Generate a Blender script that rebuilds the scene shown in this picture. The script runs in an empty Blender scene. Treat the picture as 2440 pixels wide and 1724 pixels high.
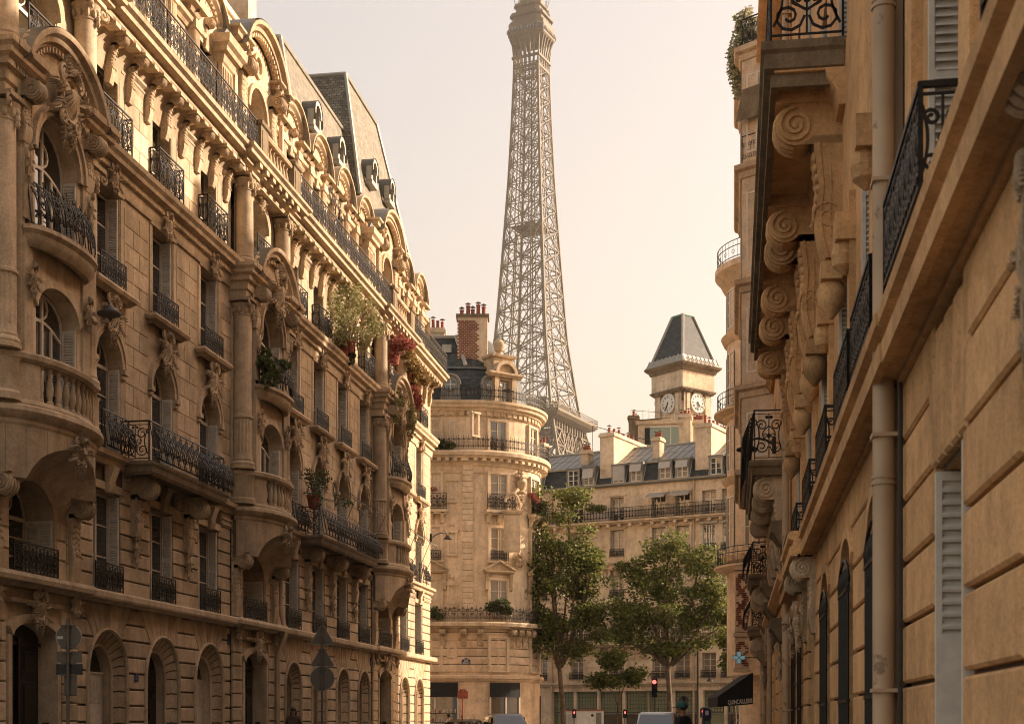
import bpy, bmesh, math, random
from mathutils import Vector, Matrix
R=math.radians; PI=math.pi; sin=math.sin; cos=math.cos
random.seed(7)
HAZE=0.00016
scene=bpy.context.scene
COL=scene.collection
# ------------------------------------------------------------------ camera
EYE=1.4; F=3033.0; TH=math.atan(480/F)
cam=bpy.data.cameras.new('camera'); camo=bpy.data.objects.new('camera',cam); COL.objects.link(camo)
cam.sensor_width=36; cam.lens=36*F/2140; cam.shift_y=(1610-862)/2140      # the frame is the picture inside its paper margin
cam.clip_start=0.1; cam.clip_end=5000
camo.location=(0,0,EYE); camo.rotation_euler=(R(90),0,TH)
cam.dof.use_dof=True; cam.dof.focus_distance=45; cam.dof.aperture_fstop=4.0
scene.camera=camo
# ------------------------------------------------------------------ sky, sun, exposure
SUN_EL=R(24); SUN_AZ=R(29)            # azimuth measured from +X towards +Y
sundir=Vector((cos(SUN_AZ)*cos(SUN_EL),sin(SUN_AZ)*cos(SUN_EL),sin(SUN_EL)))
w=bpy.data.worlds.new('World'); scene.world=w; w.use_nodes=True
nt=w.node_tree; bg=nt.nodes['Background']
sky=nt.nodes.new('ShaderNodeTexSky'); sky.sky_type='NISHITA'; sky.sun_disc=False
sky.sun_elevation=SUN_EL; sky.sun_rotation=PI/2-SUN_AZ; sky.dust_density=6; sky.air_density=1.5
hz=nt.nodes.new('ShaderNodeVectorMath'); hz.operation='MULTIPLY'; hz.inputs[1].default_value=(1.09,.87,.745)
veil=nt.nodes.new('ShaderNodeMixRGB'); veil.inputs[0].default_value=0.25; veil.inputs[2].default_value=(5.5,4.72,4.15,1)
nt.links.new(sky.outputs[0],hz.inputs[0]); nt.links.new(hz.outputs[0],veil.inputs[1]); nt.links.new(veil.outputs[0],bg.inputs[0])
bg.inputs[1].default_value=0.104
sl=bpy.data.lights.new('sun','SUN'); slo=bpy.data.objects.new('sun',sl); COL.objects.link(slo)
sl.energy=4.0; sl.angle=R(0.7); sl.color=(1,.82,.65)
slo.rotation_euler=(-sundir).to_track_quat('-Z','Y').to_euler()
vs=scene.view_settings; vs.view_transform='Standard'; vs.look='None'; vs.exposure=1.27; vs.gamma=1
scene.cycles.max_bounces=5; scene.cycles.diffuse_bounces=2; scene.cycles.glossy_bounces=2
scene.cycles.transparent_max_bounces=8; scene.cycles.use_denoising=True
scene.cycles.volume_bounces=0; scene.cycles.filter_width=1.05; scene.cycles.sample_clamp_indirect=6
# ------------------------------------------------------------------ materials
M={}
def nodes(name):
    m=bpy.data.materials.new(name); m.use_nodes=True; t=m.node_tree
    return m,t,t.nodes['Principled BSDF']
def N(t,typ,**k):
    n=t.nodes.new(typ)
    for a,b in k.items(): setattr(n,a,b)
    return n
def ramp(t,fac,stops):
    r=N(t,'ShaderNodeValToRGB'); e=r.color_ramp.elements
    while len(e)<len(stops): e.new(.5)
    for x,(p,c) in zip(e,stops): x.position=p; x.color=(*c,1) if len(c)==3 else c
    t.links.new(fac,r.inputs[0]); return r.outputs[0]
def simple(name,col,rough=.6,metal=0,emit=None,es=0,var=.0,sc=6.,bump=0.,spec=None):
    m,t,b=nodes(name); b.inputs['Base Color'].default_value=(*col,1); b.inputs['Roughness'].default_value=rough
    b.inputs['Metallic'].default_value=metal
    if spec is not None: b.inputs['Specular IOR Level'].default_value=spec
    if emit: b.inputs['Emission Color'].default_value=(*emit,1); b.inputs['Emission Strength'].default_value=es
    if var or bump:
        g=N(t,'ShaderNodeNewGeometry'); n=N(t,'ShaderNodeTexNoise'); n.inputs['Scale'].default_value=sc; n.inputs['Detail'].default_value=6
        t.links.new(g.outputs['Position'],n.inputs['Vector'])
        if var:
            lo=tuple(c*(1-var) for c in col); hi=tuple(min(1,c*(1+var)) for c in col)
            t.links.new(ramp(t,n.outputs[0],[(.3,lo),(.7,hi)]),b.inputs['Base Color'])
        if bump:
            bp=N(t,'ShaderNodeBump'); bp.inputs['Strength'].default_value=bump; bp.inputs['Distance'].default_value=.02
            t.links.new(n.outputs[0],bp.inputs['Height']); t.links.new(bp.outputs[0],b.inputs['Normal'])
    M[name]=m; return m
def stone(name,col,stain=.45,rough=.9,dirt=(.55,.5,.45),per=.16):
    """weathered limestone: large soft tone change, rain streaks, speckle, per-object tint"""
    m,t,b=nodes(name); L=t.links.new
    g=N(t,'ShaderNodeNewGeometry')
    n1=N(t,'ShaderNodeTexNoise'); n1.inputs['Scale'].default_value=.55; n1.inputs['Detail'].default_value=8; n1.inputs['Roughness'].default_value=.65
    L(g.outputs['Position'],n1.inputs['Vector'])
    mp=N(t,'ShaderNodeMapping'); mp.inputs['Scale'].default_value=(2.6,2.6,.45); L(g.outputs['Position'],mp.inputs[0])
    n2=N(t,'ShaderNodeTexNoise'); n2.inputs['Scale'].default_value=1.; n2.inputs['Detail'].default_value=7; n2.inputs['Roughness'].default_value=.7
    L(mp.outputs[0],n2.inputs['Vector'])
    n3=N(t,'ShaderNodeTexNoise'); n3.inputs['Scale'].default_value=22; n3.inputs['Detail'].default_value=6; n3.inputs['Roughness'].default_value=.75
    L(g.outputs['Position'],n3.inputs['Vector'])
    c1=ramp(t,n1.outputs[0],[(.28,tuple(c*.68 for c in col)),(.5,col),(.72,tuple(min(1,c*1.2) for c in col))])
    st=ramp(t,n2.outputs[0],[(.42,(0,0,0)),(.66,(stain,)*3)])
    mx=N(t,'ShaderNodeMixRGB'); mx.blend_type='MULTIPLY'; L(st,mx.inputs[0]); L(c1,mx.inputs[1]); mx.inputs[2].default_value=(*dirt,1)
    n4=N(t,'ShaderNodeTexNoise'); n4.inputs['Scale'].default_value=3.1; n4.inputs['Detail'].default_value=9; n4.inputs['Roughness'].default_value=.72; L(g.outputs['Position'],n4.inputs['Vector'])
    bl=ramp(t,n4.outputs[0],[(.36,(.74,.72,.70)),(.52,(1,1,1)),(.7,(1.1,1.08,1.04))])
    m4=N(t,'ShaderNodeMixRGB'); m4.blend_type='MULTIPLY'; m4.inputs[0].default_value=.75; L(mx.outputs[0],m4.inputs[1]); L(bl,m4.inputs[2]); mx=m4
    sp=ramp(t,n3.outputs[0],[(.3,(.72,.7,.66)),(.6,(1.08,1.08,1.08))])
    m2=N(t,'ShaderNodeMixRGB'); m2.blend_type='MULTIPLY'; m2.inputs[0].default_value=.85; L(mx.outputs[0],m2.inputs[1]); L(sp,m2.inputs[2])
    n5=N(t,'ShaderNodeTexNoise'); n5.inputs['Scale'].default_value=75; n5.inputs['Detail'].default_value=3; L(g.outputs['Position'],n5.inputs['Vector'])
    m5=N(t,'ShaderNodeMixRGB'); m5.blend_type='MULTIPLY'; m5.inputs[0].default_value=.7; L(m2.outputs[0],m5.inputs[1]); L(ramp(t,n5.outputs[0],[(.30,(.45,.42,.38)),(.40,(1,1,1))]),m5.inputs[2]); m2=m5
    oi=N(t,'ShaderNodeObjectInfo')
    tn=ramp(t,oi.outputs['Random'],[(0,(1-per,1-per*1.05,1-per*1.15)),(1,(1+per*.6,)*3)])
    m3=N(t,'ShaderNodeMixRGB'); m3.blend_type='MULTIPLY'; m3.inputs[0].default_value=1; L(m2.outputs[0],m3.inputs[1]); L(tn,m3.inputs[2])
    L(m3.outputs[0],b.inputs['Base Color']); b.inputs['Roughness'].default_value=rough; b.inputs['Specular IOR Level'].default_value=.25
    bp=N(t,'ShaderNodeBump'); bp.inputs['Strength'].default_value=.5; bp.inputs['Distance'].default_value=.015
    L(n3.outputs[0],bp.inputs['Height']); L(bp.outputs[0],b.inputs['Normal'])
    M[name]=m; return m
stone('stone',(.67,.52,.355),.55,per=.22)
stone('stone_carved',(.63,.485,.325),.62,per=.16)
stone('stone_warm',(.80,.485,.235),.32,per=.15)
stone('stone_pale',(.78,.62,.44),.42,per=.1)
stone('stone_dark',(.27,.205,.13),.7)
stone('stone_pink',(.78,.585,.40),.35,per=.08)
simple('joint',(.13,.09,.055),.95)  # joints and hidden masses; also the painted groove shade on backing walls
simple('iron',(.020,.015,.010),.5,.0,var=.4,sc=30,spec=.3)
simple('wood_white',(.74,.66,.54),.55,var=.12,sc=9)
simple('wood_frame',(.62,.53,.41),.5,var=.1,sc=9)
simple('shutter_cream',(.55,.43,.28),.6,var=.12,sc=9)
simple('door_dark',(.013,.010,.008),.35,var=.3,sc=12)
simple('curtain',(.55,.50,.43),.9,var=.15,sc=3)
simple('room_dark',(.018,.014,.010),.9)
simple('zinc',(.22,.21,.18),.45,.35,var=.16,sc=2.5)
simple('zinc_pale',(.38,.35,.29),.5,.2,var=.14,sc=3)
simple('lead',(.12,.115,.10),.5,.2,var=.25,sc=3)
simple('metal_grey',(.17,.15,.115),.6,.2,var=.12,sc=14)
simple('metal_dark',(.05,.047,.042),.5,.4,var=.2,sc=14)
def flaky(name,col,under):
    m,t,b=nodes(name); L=t.links.new; g=N(t,'ShaderNodeNewGeometry')
    n=N(t,'ShaderNodeTexNoise'); n.inputs['Scale'].default_value=3.2; n.inputs['Detail'].default_value=9; n.inputs['Roughness'].default_value=.7; L(g.outputs['Position'],n.inputs[0])
    n2=N(t,'ShaderNodeTexNoise'); n2.inputs['Scale'].default_value=1.1; n2.inputs['Detail'].default_value=5; L(g.outputs['Position'],n2.inputs[0])
    c=ramp(t,n2.outputs[0],[(.3,tuple(x*.75 for x in col)),(.7,tuple(min(1,x*1.12) for x in col))])
    mx=N(t,'ShaderNodeMixRGB'); L(ramp(t,n.outputs[0],[(.60,(0,0,0)),(.64,(1,1,1))]),mx.inputs[0]); L(c,mx.inputs[1]); mx.inputs[2].default_value=(*under,1)
    L(mx.outputs[0],b.inputs['Base Color']); b.inputs['Roughness'].default_value=.5
    bp=N(t,'ShaderNodeBump'); bp.inputs['Strength'].default_value=.4; bp.inputs['Distance'].default_value=.01; L(n.outputs[0],bp.inputs['Height']); L(bp.outputs[0],b.inputs['Normal']); M[name]=m
flaky('pipe_cream',(.56,.40,.245),(.27,.17,.10))
simple('terracotta',(.30,.085,.05),.85,var=.3,sc=7)
simple('brick_red',(.22,.075,.045),.9,var=.35,sc=4)
simple('tower_iron',(.115,.088,.043),.7,.0,var=.2,sc=.2)
simple('awning_black',(.012,.011,.010),.85,var=.2,sc=5)
simple('canvas',(.46,.42,.37),.9,var=.1,sc=3)
simple('letter_white',(.72,.66,.58),.7)
simple('plaque_blue',(.012,.03,.09),.4)
simple('asphalt',(.05,.048,.045),.9,var=.3,sc=1.3,bump=.4)
simple('paving',(.22,.19,.155),.9,var=.2,sc=1.1,bump=.2)
simple('kerb_stone',(.28,.25,.21),.85,var=.2,sc=2)
simple('paint_white',(.7,.68,.62),.7,var=.15,sc=4)
simple('bark',(.115,.082,.052),.95,var=.45,sc=3.5,bump=.6)
simple('soil',(.05,.035,.025),.95)
simple('rubber',(.015,.015,.015),.8)
simple('skin',(.32,.17,.10),.55,spec=.3)
simple('hair_dark',(.02,.014,.01),.6)
simple('lamp_red',(.5,.02,.02),.3,emit=(1,.10,.08),es=1.6)
simple('lamp_off',(.02,.012,.01),.2)
simple('clock_face',(.74,.68,.57),.6,var=.05,sc=8)
simple('clock_black',(.02,.018,.016),.6)
simple('copper_green',(.12,.24,.16),.5,var=.2,sc=3)
simple('cross_blue',(.22,.36,.42),.4,emit=(.3,.5,.55),es=.12)
simple('cross_green',(.03,.2,.09),.4)
def leaf(name,c1,c2,tr=.3):
    m,t,b=nodes(name); L=t.links.new
    g=N(t,'ShaderNodeNewGeometry')
    col=ramp(t,g.outputs['Random Per Island'],[(0,c1),(1,c2)])
    L(col,b.inputs['Base Color']); b.inputs['Roughness'].default_value=.5; b.inputs['Specular IOR Level'].default_value=.35
    tl=N(t,'ShaderNodeBsdfTranslucent'); L(col,tl.inputs[0])
    mx=N(t,'ShaderNodeMixShader'); mx.inputs[0].default_value=tr
    L(b.outputs[0],mx.inputs[1]); L(tl.outputs[0],mx.inputs[2]); L(mx.outputs[0],t.nodes['Material Output'].inputs[0])
    M[name]=m
leaf('leaf_plane',(.075,.095,.02),(.25,.26,.07),.45)
leaf('leaf_light',(.19,.185,.065),(.44,.385,.19),.35)
leaf('leaf_red',(.24,.055,.04),(.46,.17,.12),.35)
leaf('leaf_orange',(.22,.13,.04),(.40,.28,.10))
leaf('leaf_dark',(.045,.06,.018),(.12,.135,.045),.35)
leaf('leaf_flower',(.22,.23,.09),(.78,.70,.50))
def glass(name,tint,rough=.03,amount=.0):
    m,t,b=nodes(name); b.inputs['Base Color'].default_value=(*tint,1); b.inputs['Roughness'].default_value=rough
    b.inputs['Specular IOR Level'].default_value=.7; b.inputs['IOR'].default_value=1.9
    M[name]=m
glass('glass',(.016,.013,.010)); glass('glass_warm',(.06,.045,.028),.06); glass('glass_green',(.17,.2,.11),.2); glass('glass_curtain',(.20,.165,.12),.25)
def slate(name,c1,c2,sx=.22,sz=.14):
    m,t,b=nodes(name); L=t.links.new
    tc=N(t,'ShaderNodeUVMap'); tc.uv_map='m'
    br=N(t,'ShaderNodeTexBrick'); br.inputs['Scale'].default_value=1; br.inputs['Brick Width'].default_value=sx; br.inputs['Row Height'].default_value=sz
    br.inputs['Mortar Size'].default_value=.012; br.inputs['Color1'].default_value=(*c1,1); br.inputs['Color2'].default_value=(*c2,1); br.inputs['Mortar'].default_value=(c1[0]*.35,c1[1]*.35,c1[2]*.35,1)
    L(tc.outputs[0],br.inputs[0])
    g=N(t,'ShaderNodeNewGeometry'); n=N(t,'ShaderNodeTexNoise'); n.inputs['Scale'].default_value=2.2; n.inputs['Detail'].default_value=7; L(g.outputs['Position'],n.inputs[0])
    mx=N(t,'ShaderNodeMixRGB'); mx.blend_type='MULTIPLY'; mx.inputs[0].default_value=.8; L(br.outputs[0],mx.inputs[1]); L(ramp(t,n.outputs[0],[(.3,(.55,.55,.5)),(.7,(1.2,1.2,1.1))]),mx.inputs[2])
    L(mx.outputs[0],b.inputs['Base Color']); b.inputs['Roughness'].default_value=.6; b.inputs['Specular IOR Level'].default_value=.4
    bp=N(t,'ShaderNodeBump'); bp.inputs['Strength'].default_value=.6; bp.inputs['Distance'].default_value=.02; bp.invert=True
    L(br.outputs['Fac'],bp.inputs['Height']); L(bp.outputs[0],b.inputs['Normal']); M[name]=m
slate('slate',(.14,.12,.088),(.28,.235,.165))
slate('slate_dark',(.035,.04,.038),(.07,.072,.066),.3,.2)
# ------------------------------------------------------------------ mesh library; coordinates are (u along the front, n outwards, z up)
class MB:
    def __init__(s): s.v=[]; s.f=[]; s.g=[]
    def add(s,vs,fs):
        o=len(s.v); s.g.append((o,len(s.f))); s.v+=[tuple(p) for p in vs]; s.f+=[[i+o for i in f] for f in fs]; return s
    def box(s,u0,u1,n0,n1,z0,z1):
        return s.add([(u0,n0,z0),(u1,n0,z0),(u1,n1,z0),(u0,n1,z0),(u0,n0,z1),(u1,n0,z1),(u1,n1,z1),(u0,n1,z1)],
          [(0,1,2,3),(4,5,6,7),(0,1,5,4),(1,2,6,5),(2,3,7,6),(3,0,4,7)])
    def prism(s,poly,n0,n1,ch=0.,back=True):
        """polygon in (u,z) pushed from n0 to n1; ch chamfers the front arris"""
        k=len(poly); 
        rings=[[(u,n0,z) for u,z in poly]]
        if ch>0:
            cu=sum(p[0] for p in poly)/k; cz=sum(p[1] for p in poly)/k
            rings.append([(u,n1-ch,z) for u,z in poly])
            ins=inset(poly,ch); rings.append([(u,n1,z) for u,z in ins])
        else: rings.append([(u,n1,z) for u,z in poly])
        vs=[p for r in rings for p in r]; fs=[]
        for a in range(len(rings)-1):
            for i in range(k):
                j=(i+1)%k; fs.append((a*k+i,a*k+j,(a+1)*k+j,(a+1)*k+i))
        fs.append(tuple((len(rings)-1)*k+i for i in range(k)))
        if back: fs.append(tuple(range(k)))
        return s.add(vs,fs)
    def side(s,poly,u0,u1):
        """polygon in (n,z) pushed along u"""
        k=len(poly); vs=[(u0,n,z) for n,z in poly]+[(u1,n,z) for n,z in poly]
        fs=[(i,(i+1)%k,(i+1)%k+k,i+k) for i in range(k)]+[tuple(range(k)),tuple(range(k,2*k))]
        return s.add(vs,fs)
    def sweep(s,prof,path,cap=True,closed=False):
        """profile [(out,z)] carried along plan path [(u,n)] with mitred corners; out is to the left of travel reversed so that +n is outwards for a path running +u"""
        P=len(path); k=len(prof); vs=[]
        for i,(u,n) in enumerate(path):
            if closed: a=path[i-1]; b=path[(i+1)%P]
            else: a=path[max(0,i-1)]; b=path[min(P-1,i+1)]
            def nrm(p,q):
                dx,dy=q[0]-p[0],q[1]-p[1]; l=math.hypot(dx,dy) or 1; return (-dy/l,dx/l)
            n1=nrm(a,(u,n)) if (a!=(u,n)) else nrm((u,n),b); n2=nrm((u,n),b) if b!=(u,n) else n1
            mx,my=n1[0]+n2[0],n1[1]+n2[1]; l=mx*mx+my*my
            mx,my=(mx*2/l,my*2/l) if l>1e-6 else n1
            for o,z in prof: vs.append((u+mx*o,n+my*o,z))
        fs=[]
        rng=range(P if closed else P-1)
        for i in rng:
            j=(i+1)%P
            for q in range(k):
                r=(q+1)%k; fs.append((i*k+q,i*k+r,j*k+r,j*k+q))
        if cap and not closed: fs+= [tuple(range(k)),tuple((P-1)*k+q for q in range(k))]
        return s.add(vs,fs)
    def tube(s,pts,r,k=4,closed=False,taper=None):
        P=len(pts); pts=[Vector(p) for p in pts]; vs=[]
        prevx=None
        for i,p in enumerate(pts):
            a=pts[i-1] if (i or closed) else p; b=pts[(i+1)%P] if (i<P-1 or closed) else p
            d=(b-a); d=d.normalized() if d.length>1e-9 else Vector((0,0,1))
            if prevx is None:
                h=Vector((0,1,0)) if abs(d.y)<.9 else Vector((1,0,0)); x=d.cross(h).normalized()
            else:
                x=prevx-d*prevx.dot(d); x=x.normalized() if x.length>1e-6 else d.orthogonal().normalized()
            prevx=x; y=d.cross(x)
            rr=r if taper is None else r+(taper-r)*i/max(1,P-1)
            for q in range(k):
                t=2*PI*(q+.5)/k; vs.append(tuple(p+x*(rr*cos(t))+y*(rr*sin(t))))
        fs=[]
        for i in range(P if closed else P-1):
            j=(i+1)%P
            for q in range(k): fs.append((i*k+q,i*k+(q+1)%k,j*k+(q+1)%k,j*k+q))
        if not closed: fs+=[tuple(range(k)),tuple((P-1)*k+q for q in range(k))]
        return s.add(vs,fs)
    def lathe(s,prof,cu,cn,seg=16,a0=0.,a1=2*PI,eu=1.,en=1.,flute=0):
        full=abs(a1-a0-2*PI)<1e-6; A=seg if full else seg+1; k=len(prof); vs=[]
        for i in range(A):
            t=a0+(a1-a0)*i/seg
            for r,z in prof:
                rr=r*(1-flute*(i%2)) if flute else r
                vs.append((cu+rr*eu*cos(t),cn+rr*en*sin(t),z))
        fs=[]
        for i in range(seg):
            j=(i+1)%A
            for q in range(k-1): fs.append((i*k+q,j*k+q,j*k+q+1,i*k+q+1))
        if full:
            fs.append(tuple(i*k for i in range(A))); fs.append(tuple(i*k+k-1 for i in range(A)))
        return s.add(vs,fs)
    def ball(s,c,r,seg=8,rings=5):
        ru,rn,rz=(r,r,r) if not hasattr(r,'__len__') else r
        prof=[(max(1e-3,sin(PI*i/rings)),-cos(PI*i/rings)) for i in range(rings+1)]
        o=len(s.v); s.lathe(prof,0,0,seg)
        for i in range(o,len(s.v)):
            x,y,z=s.v[i]; s.v[i]=(c[0]+x*ru,c[1]+y*rn,c[2]+z*rz)
        return s
    def shift(s,du=0,dn=0,dz=0,frm=0):
        for i in range(frm,len(s.v)):
            a=s.v[i]; s.v[i]=(a[0]+du,a[1]+dn,a[2]+dz)
        return s
    def map(s,fn,frm=0):
        for i in range(frm,len(s.v)): s.v[i]=fn(*s.v[i])
        return s
    def mesh(s,name,mat,smooth=None,uv=None):
        me=bpy.data.meshes.new(name)
        me.from_pydata([(a,-b,c) for a,b,c in s.v],[],s.f)
        bm=bmesh.new(); bm.from_mesh(me); bmesh.ops.delete(bm,geom=[v for v in bm.verts if not v.link_faces],context='VERTS'); bmesh.ops.recalc_face_normals(bm,faces=bm.faces)
        if uv:
            ul=bm.loops.layers.uv.new('m')
            for f in bm.faces:
                nx,ny=abs(f.normal.x),abs(f.normal.y)
                for l in f.loops:
                    c=l.vert.co
                    hyp=math.sqrt(max(1e-6,1-f.normal.z**2))
                    zz=c.z/max(.25,hyp)
                    l[ul].uv=((c.x if ny>=nx else c.y),zz)
        bm.to_mesh(me); bm.free()
        me.materials.append(M[mat] if isinstance(mat,str) else mat)
        if smooth is not None:
            me.shade_smooth(); me.set_sharp_from_angle(angle=R(smooth))
        return me
    def each(s,name,mat,parent=None,smooth=None,uv=None):
        """every shape added so far becomes an object of its own"""
        g=s.g+[(len(s.v),len(s.f))]; out=[]
        for (v0,f0),(v1,f1) in zip(g,g[1:]):
            q=MB(); q.v=s.v[v0:v1]; q.f=[[i-v0 for i in f] for f in s.f[f0:f1]]; out.append(q.build(name,mat,parent,smooth=smooth,uv=uv))
        return out
    def build(s,name,mat,parent=None,loc=(0,0,0),smooth=None,uv=None,label=None):
        return put(s.mesh(name,mat,smooth,uv),name,parent,loc,label=label)
def inset(poly,d):
    """shrink a convex-ish polygon by d"""
    k=len(poly); out=[]
    ar=sum(poly[i][0]*poly[(i+1)%k][1]-poly[(i+1)%k][0]*poly[i][1] for i in range(k))
    sg=1 if ar>0 else -1
    for i in range(k):
        a,b,c=poly[i-1],poly[i],poly[(i+1)%k]
        def nn(p,q):
            dx,dy=q[0]-p[0],q[1]-p[1]; l=math.hypot(dx,dy) or 1e-9; return (-dy/l*sg,dx/l*sg)
        n1,n2=nn(a,b),nn(b,c); mx,my=n1[0]+n2[0],n1[1]+n2[1]; l=max(.35,mx*mx+my*my)
        out.append((b[0]+mx*2*d/l,b[1]+my*2*d/l))
    return out
def put(me,name,parent=None,loc=(0,0,0),rot=None,scale=None,label=None):
    o=bpy.data.objects.new(name,me); COL.objects.link(o)
    o.location=(loc[0],-loc[1],loc[2])
    if rot: o.rotation_euler=rot
    if scale: o.scale=scale
    if parent: o.parent=parent
    if label: o['label']=label
    return o
def tag(o,label,cat,group=None):
    o['label']=label; o['category']=cat
    if group: o['group']=group
    return o
def struct(o,kind='structure'): o['kind']=kind; return o
def thing(name,label,cat,loc=(0,0,0),rz=0.,group=None):
    o=bpy.data.objects.new(name,None); COL.objects.link(o); o.location=loc; o.rotation_euler=(0,0,rz)
    o.empty_display_size=.5
    return tag(o,label,cat,group)
CACHE={}
def cached(key,fn):
    if key not in CACHE: CACHE[key]=fn()
    return CACHE[key]
def rect(u0,u1,z0,z1): return [(u0,z0),(u1,z0),(u1,z1),(u0,z1)]
def arcpts(u,hw,z1,rise,k=10):
    if rise<=0: return [(u-hw,z1),(u+hw,z1)]
    return [(u+hw*cos(PI-PI*i/k),z1-rise+rise*sin(PI*i/k)) for i in range(k+1)]
def wall(mb,u0,u1,z0,z1,n,ops,depth=.3,rmb=None):
    """front plane with openings (u,hw,za,zb,rise) and their reveals"""
    def q(a,b,c,d): 
        if b-a>1e-4 and d-c>1e-4: mb.add([(a,n,c),(b,n,c),(b,n,d),(a,n,d)],[(0,1,2,3)])
    x=u0
    for (u,hw,za,zb,rise) in sorted(ops):
        q(x,u-hw,z0,z1); q(u-hw,u+hw,z0,za)
        ar=arcpts(u,hw,zb,rise)
        for (a,b) in zip(ar,ar[1:]):
            if min(z1-a[1],z1-b[1])>-1e-4 and max(z1-a[1],z1-b[1])>1e-4: mb.add([(a[0],n,a[1]),(b[0],n,b[1]),(b[0],n,z1),(a[0],n,z1)],[(0,1,2,3)])
        ring=[(u-hw,za)]+ar+[(u+hw,za)]
        if depth:
            m=len(ring)
            for i in range(m):
                a,b=ring[i],ring[(i+1)%m]
                if za<=z0+1e-4 and i==m-1: continue
                (rmb or mb).add([(a[0],n,a[1]),(b[0],n,b[1]),(b[0],n-depth,b[1]),(a[0],n-depth,a[1])],[(0,1,2,3)])
        x=u+hw
    q(x,u1,z0,z1)
def window(par,u,n,z0,hw,h,rise=0.,glassm='glass',framem='wood_frame',style='french',shut=None,depth=.3,shm='wood_white',curt=False,back=True):
    """casement at n (frame plane); child pane; folded louvred shutters against both jambs when shut is set"""
    key=('win',round(hw,2),round(h,2),round(rise,2),style,framem)
    def mk():
        f=.065; b=MB(); ar=arcpts(0,hw,h,rise); out=[(-hw,0)]+ar+[(hw,0)]; inn=inset(out,f)
        k=len(out)
        for i in range(k):
            j=(i+1)%k
            b.add([(out[i][0],0,out[i][1]),(out[j][0],0,out[j][1]),(inn[j][0],0,inn[j][1]),(inn[i][0],0,inn[i][1]),
                   (out[i][0],-.07,out[i][1]),(out[j][0],-.07,out[j][1]),(inn[j][0],-.07,inn[j][1]),(inn[i][0],-.07,inn[i][1])],[(0,1,2,3),(2,3,7,6),(4,5,6,7)])
        if style!='plain': b.box(-.045,.045,-.06,.012,f,h-(f if rise else f)) 
        if rise>.25 and style=='french':
            zs=h-rise; b.box(-hw+f,hw-f,-.06,.008,zs-.05,zs+.04)
            pts=[(hw*.42*cos(t),-.02,zs+.02+ rise*.45+rise*.42*sin(t)) for t in [2*PI*i/12 for i in range(12)]]
            b.tube(pts,.025,4,True)
        if style in('french','bars'):
            for fr in ((.36,.68) if style=='french' else (.25,.5,.75)):
                zz=(h-rise)*fr; b.box(-hw+f,hw-f,-.05,-.012,zz-.018,zz+.018)
        if style=='deco':       # curved upper light of the bow windows
            zs=h-rise
            b.tube([(-hw+.03+(2*hw-.06)*i/12,-.02,zs-.35+.30*sin(PI*i/12)) for i in range(13)],.04,4)
            b.tube([(.55*hw*cos(t)-.28*hw,-.015,zs+.28+.33*sin(t)) for t in [2*PI*i/14 for i in range(14)]],.03,4,True)
            b.box(-hw*.45-.03,-hw*.45+.03,-.05,.01,0,zs-.15); b.box(hw*.45-.03,hw*.45+.03,-.05,.01,0,zs-.15)
        g=MB(); g.add([(p[0],0,p[1]) for p in out],[tuple(range(k))])
        return b,g
    b,g=cached(key+('mb',),mk)
    fm=cached(key+('f',),lambda:b.mesh('window',framem)); gm=cached(key+('g',glassm),lambda:g.mesh('pane',glassm))
    w=put(fm,'window',par,(u,n,z0)); put(gm,'pane',w,(0,-.035,0))
    if curt:
        def ck():
            c=MB()
            for sg in(-1,1):
                for i in range(7):
                    a=sg*(hw-.08-i*.055); c.box(min(a,a-sg*.05),max(a,a-sg*.05),-.06-.02*(i%2),-.05-.02*(i%2),.05,h-rise*.6-.05)
            return c.mesh('curtain','curtain')
        put(cached(key+('c',),ck),'curtain',w,(0,.025,0))
    if shut:
        sh=h-rise-.02 if rise else h-.03
        def sk():
            m=MB(); d=depth-.03
            for n0,n1 in((0,.04),(d-.04,d)): m.box(-.04,0,n0,n1,0,sh)
            if d>.5: m.box(-.04,0,d/2-.03,d/2+.03,0,sh)
            for zz in(0,sh*.5,sh-.07): m.box(-.04,0,.04,d-.04,zz,zz+.07)
            m.box(-.012,-.004,.04,d-.04,.07,sh-.07)
            z=.1
            while z<sh-.1:
                m.add([(-.012,.045,z+.045),(-.012,d-.045,z+.045),(-.05,d-.045,z),(-.05,.045,z),(-.012,.045,z-.004),(-.012,d-.045,z-.004)],[(0,1,2,3),(2,3,5,4)]); z+=.062
            return m.mesh('shutter',shm)
        sm=cached(('shut',round(sh,2),round(depth,2),shm),sk)
        put(sm,'shutter',w,(hw-.005,.015,.01)); put(sm,'shutter',w,(-hw+.005,.015,.01),scale=(-1,1,1))
    return w
def spiral(c,r0,r1,a0,turns,k=16,n=0.):
    """points in the (u,z) plane"""
    return [(c[0]+(r0+(r1-r0)*i/k)*cos(a0+2*PI*turns*i/k),n,c[1]+(r0+(r1-r0)*i/k)*sin(a0+2*PI*turns*i/k)) for i in range(k+1)]
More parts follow.
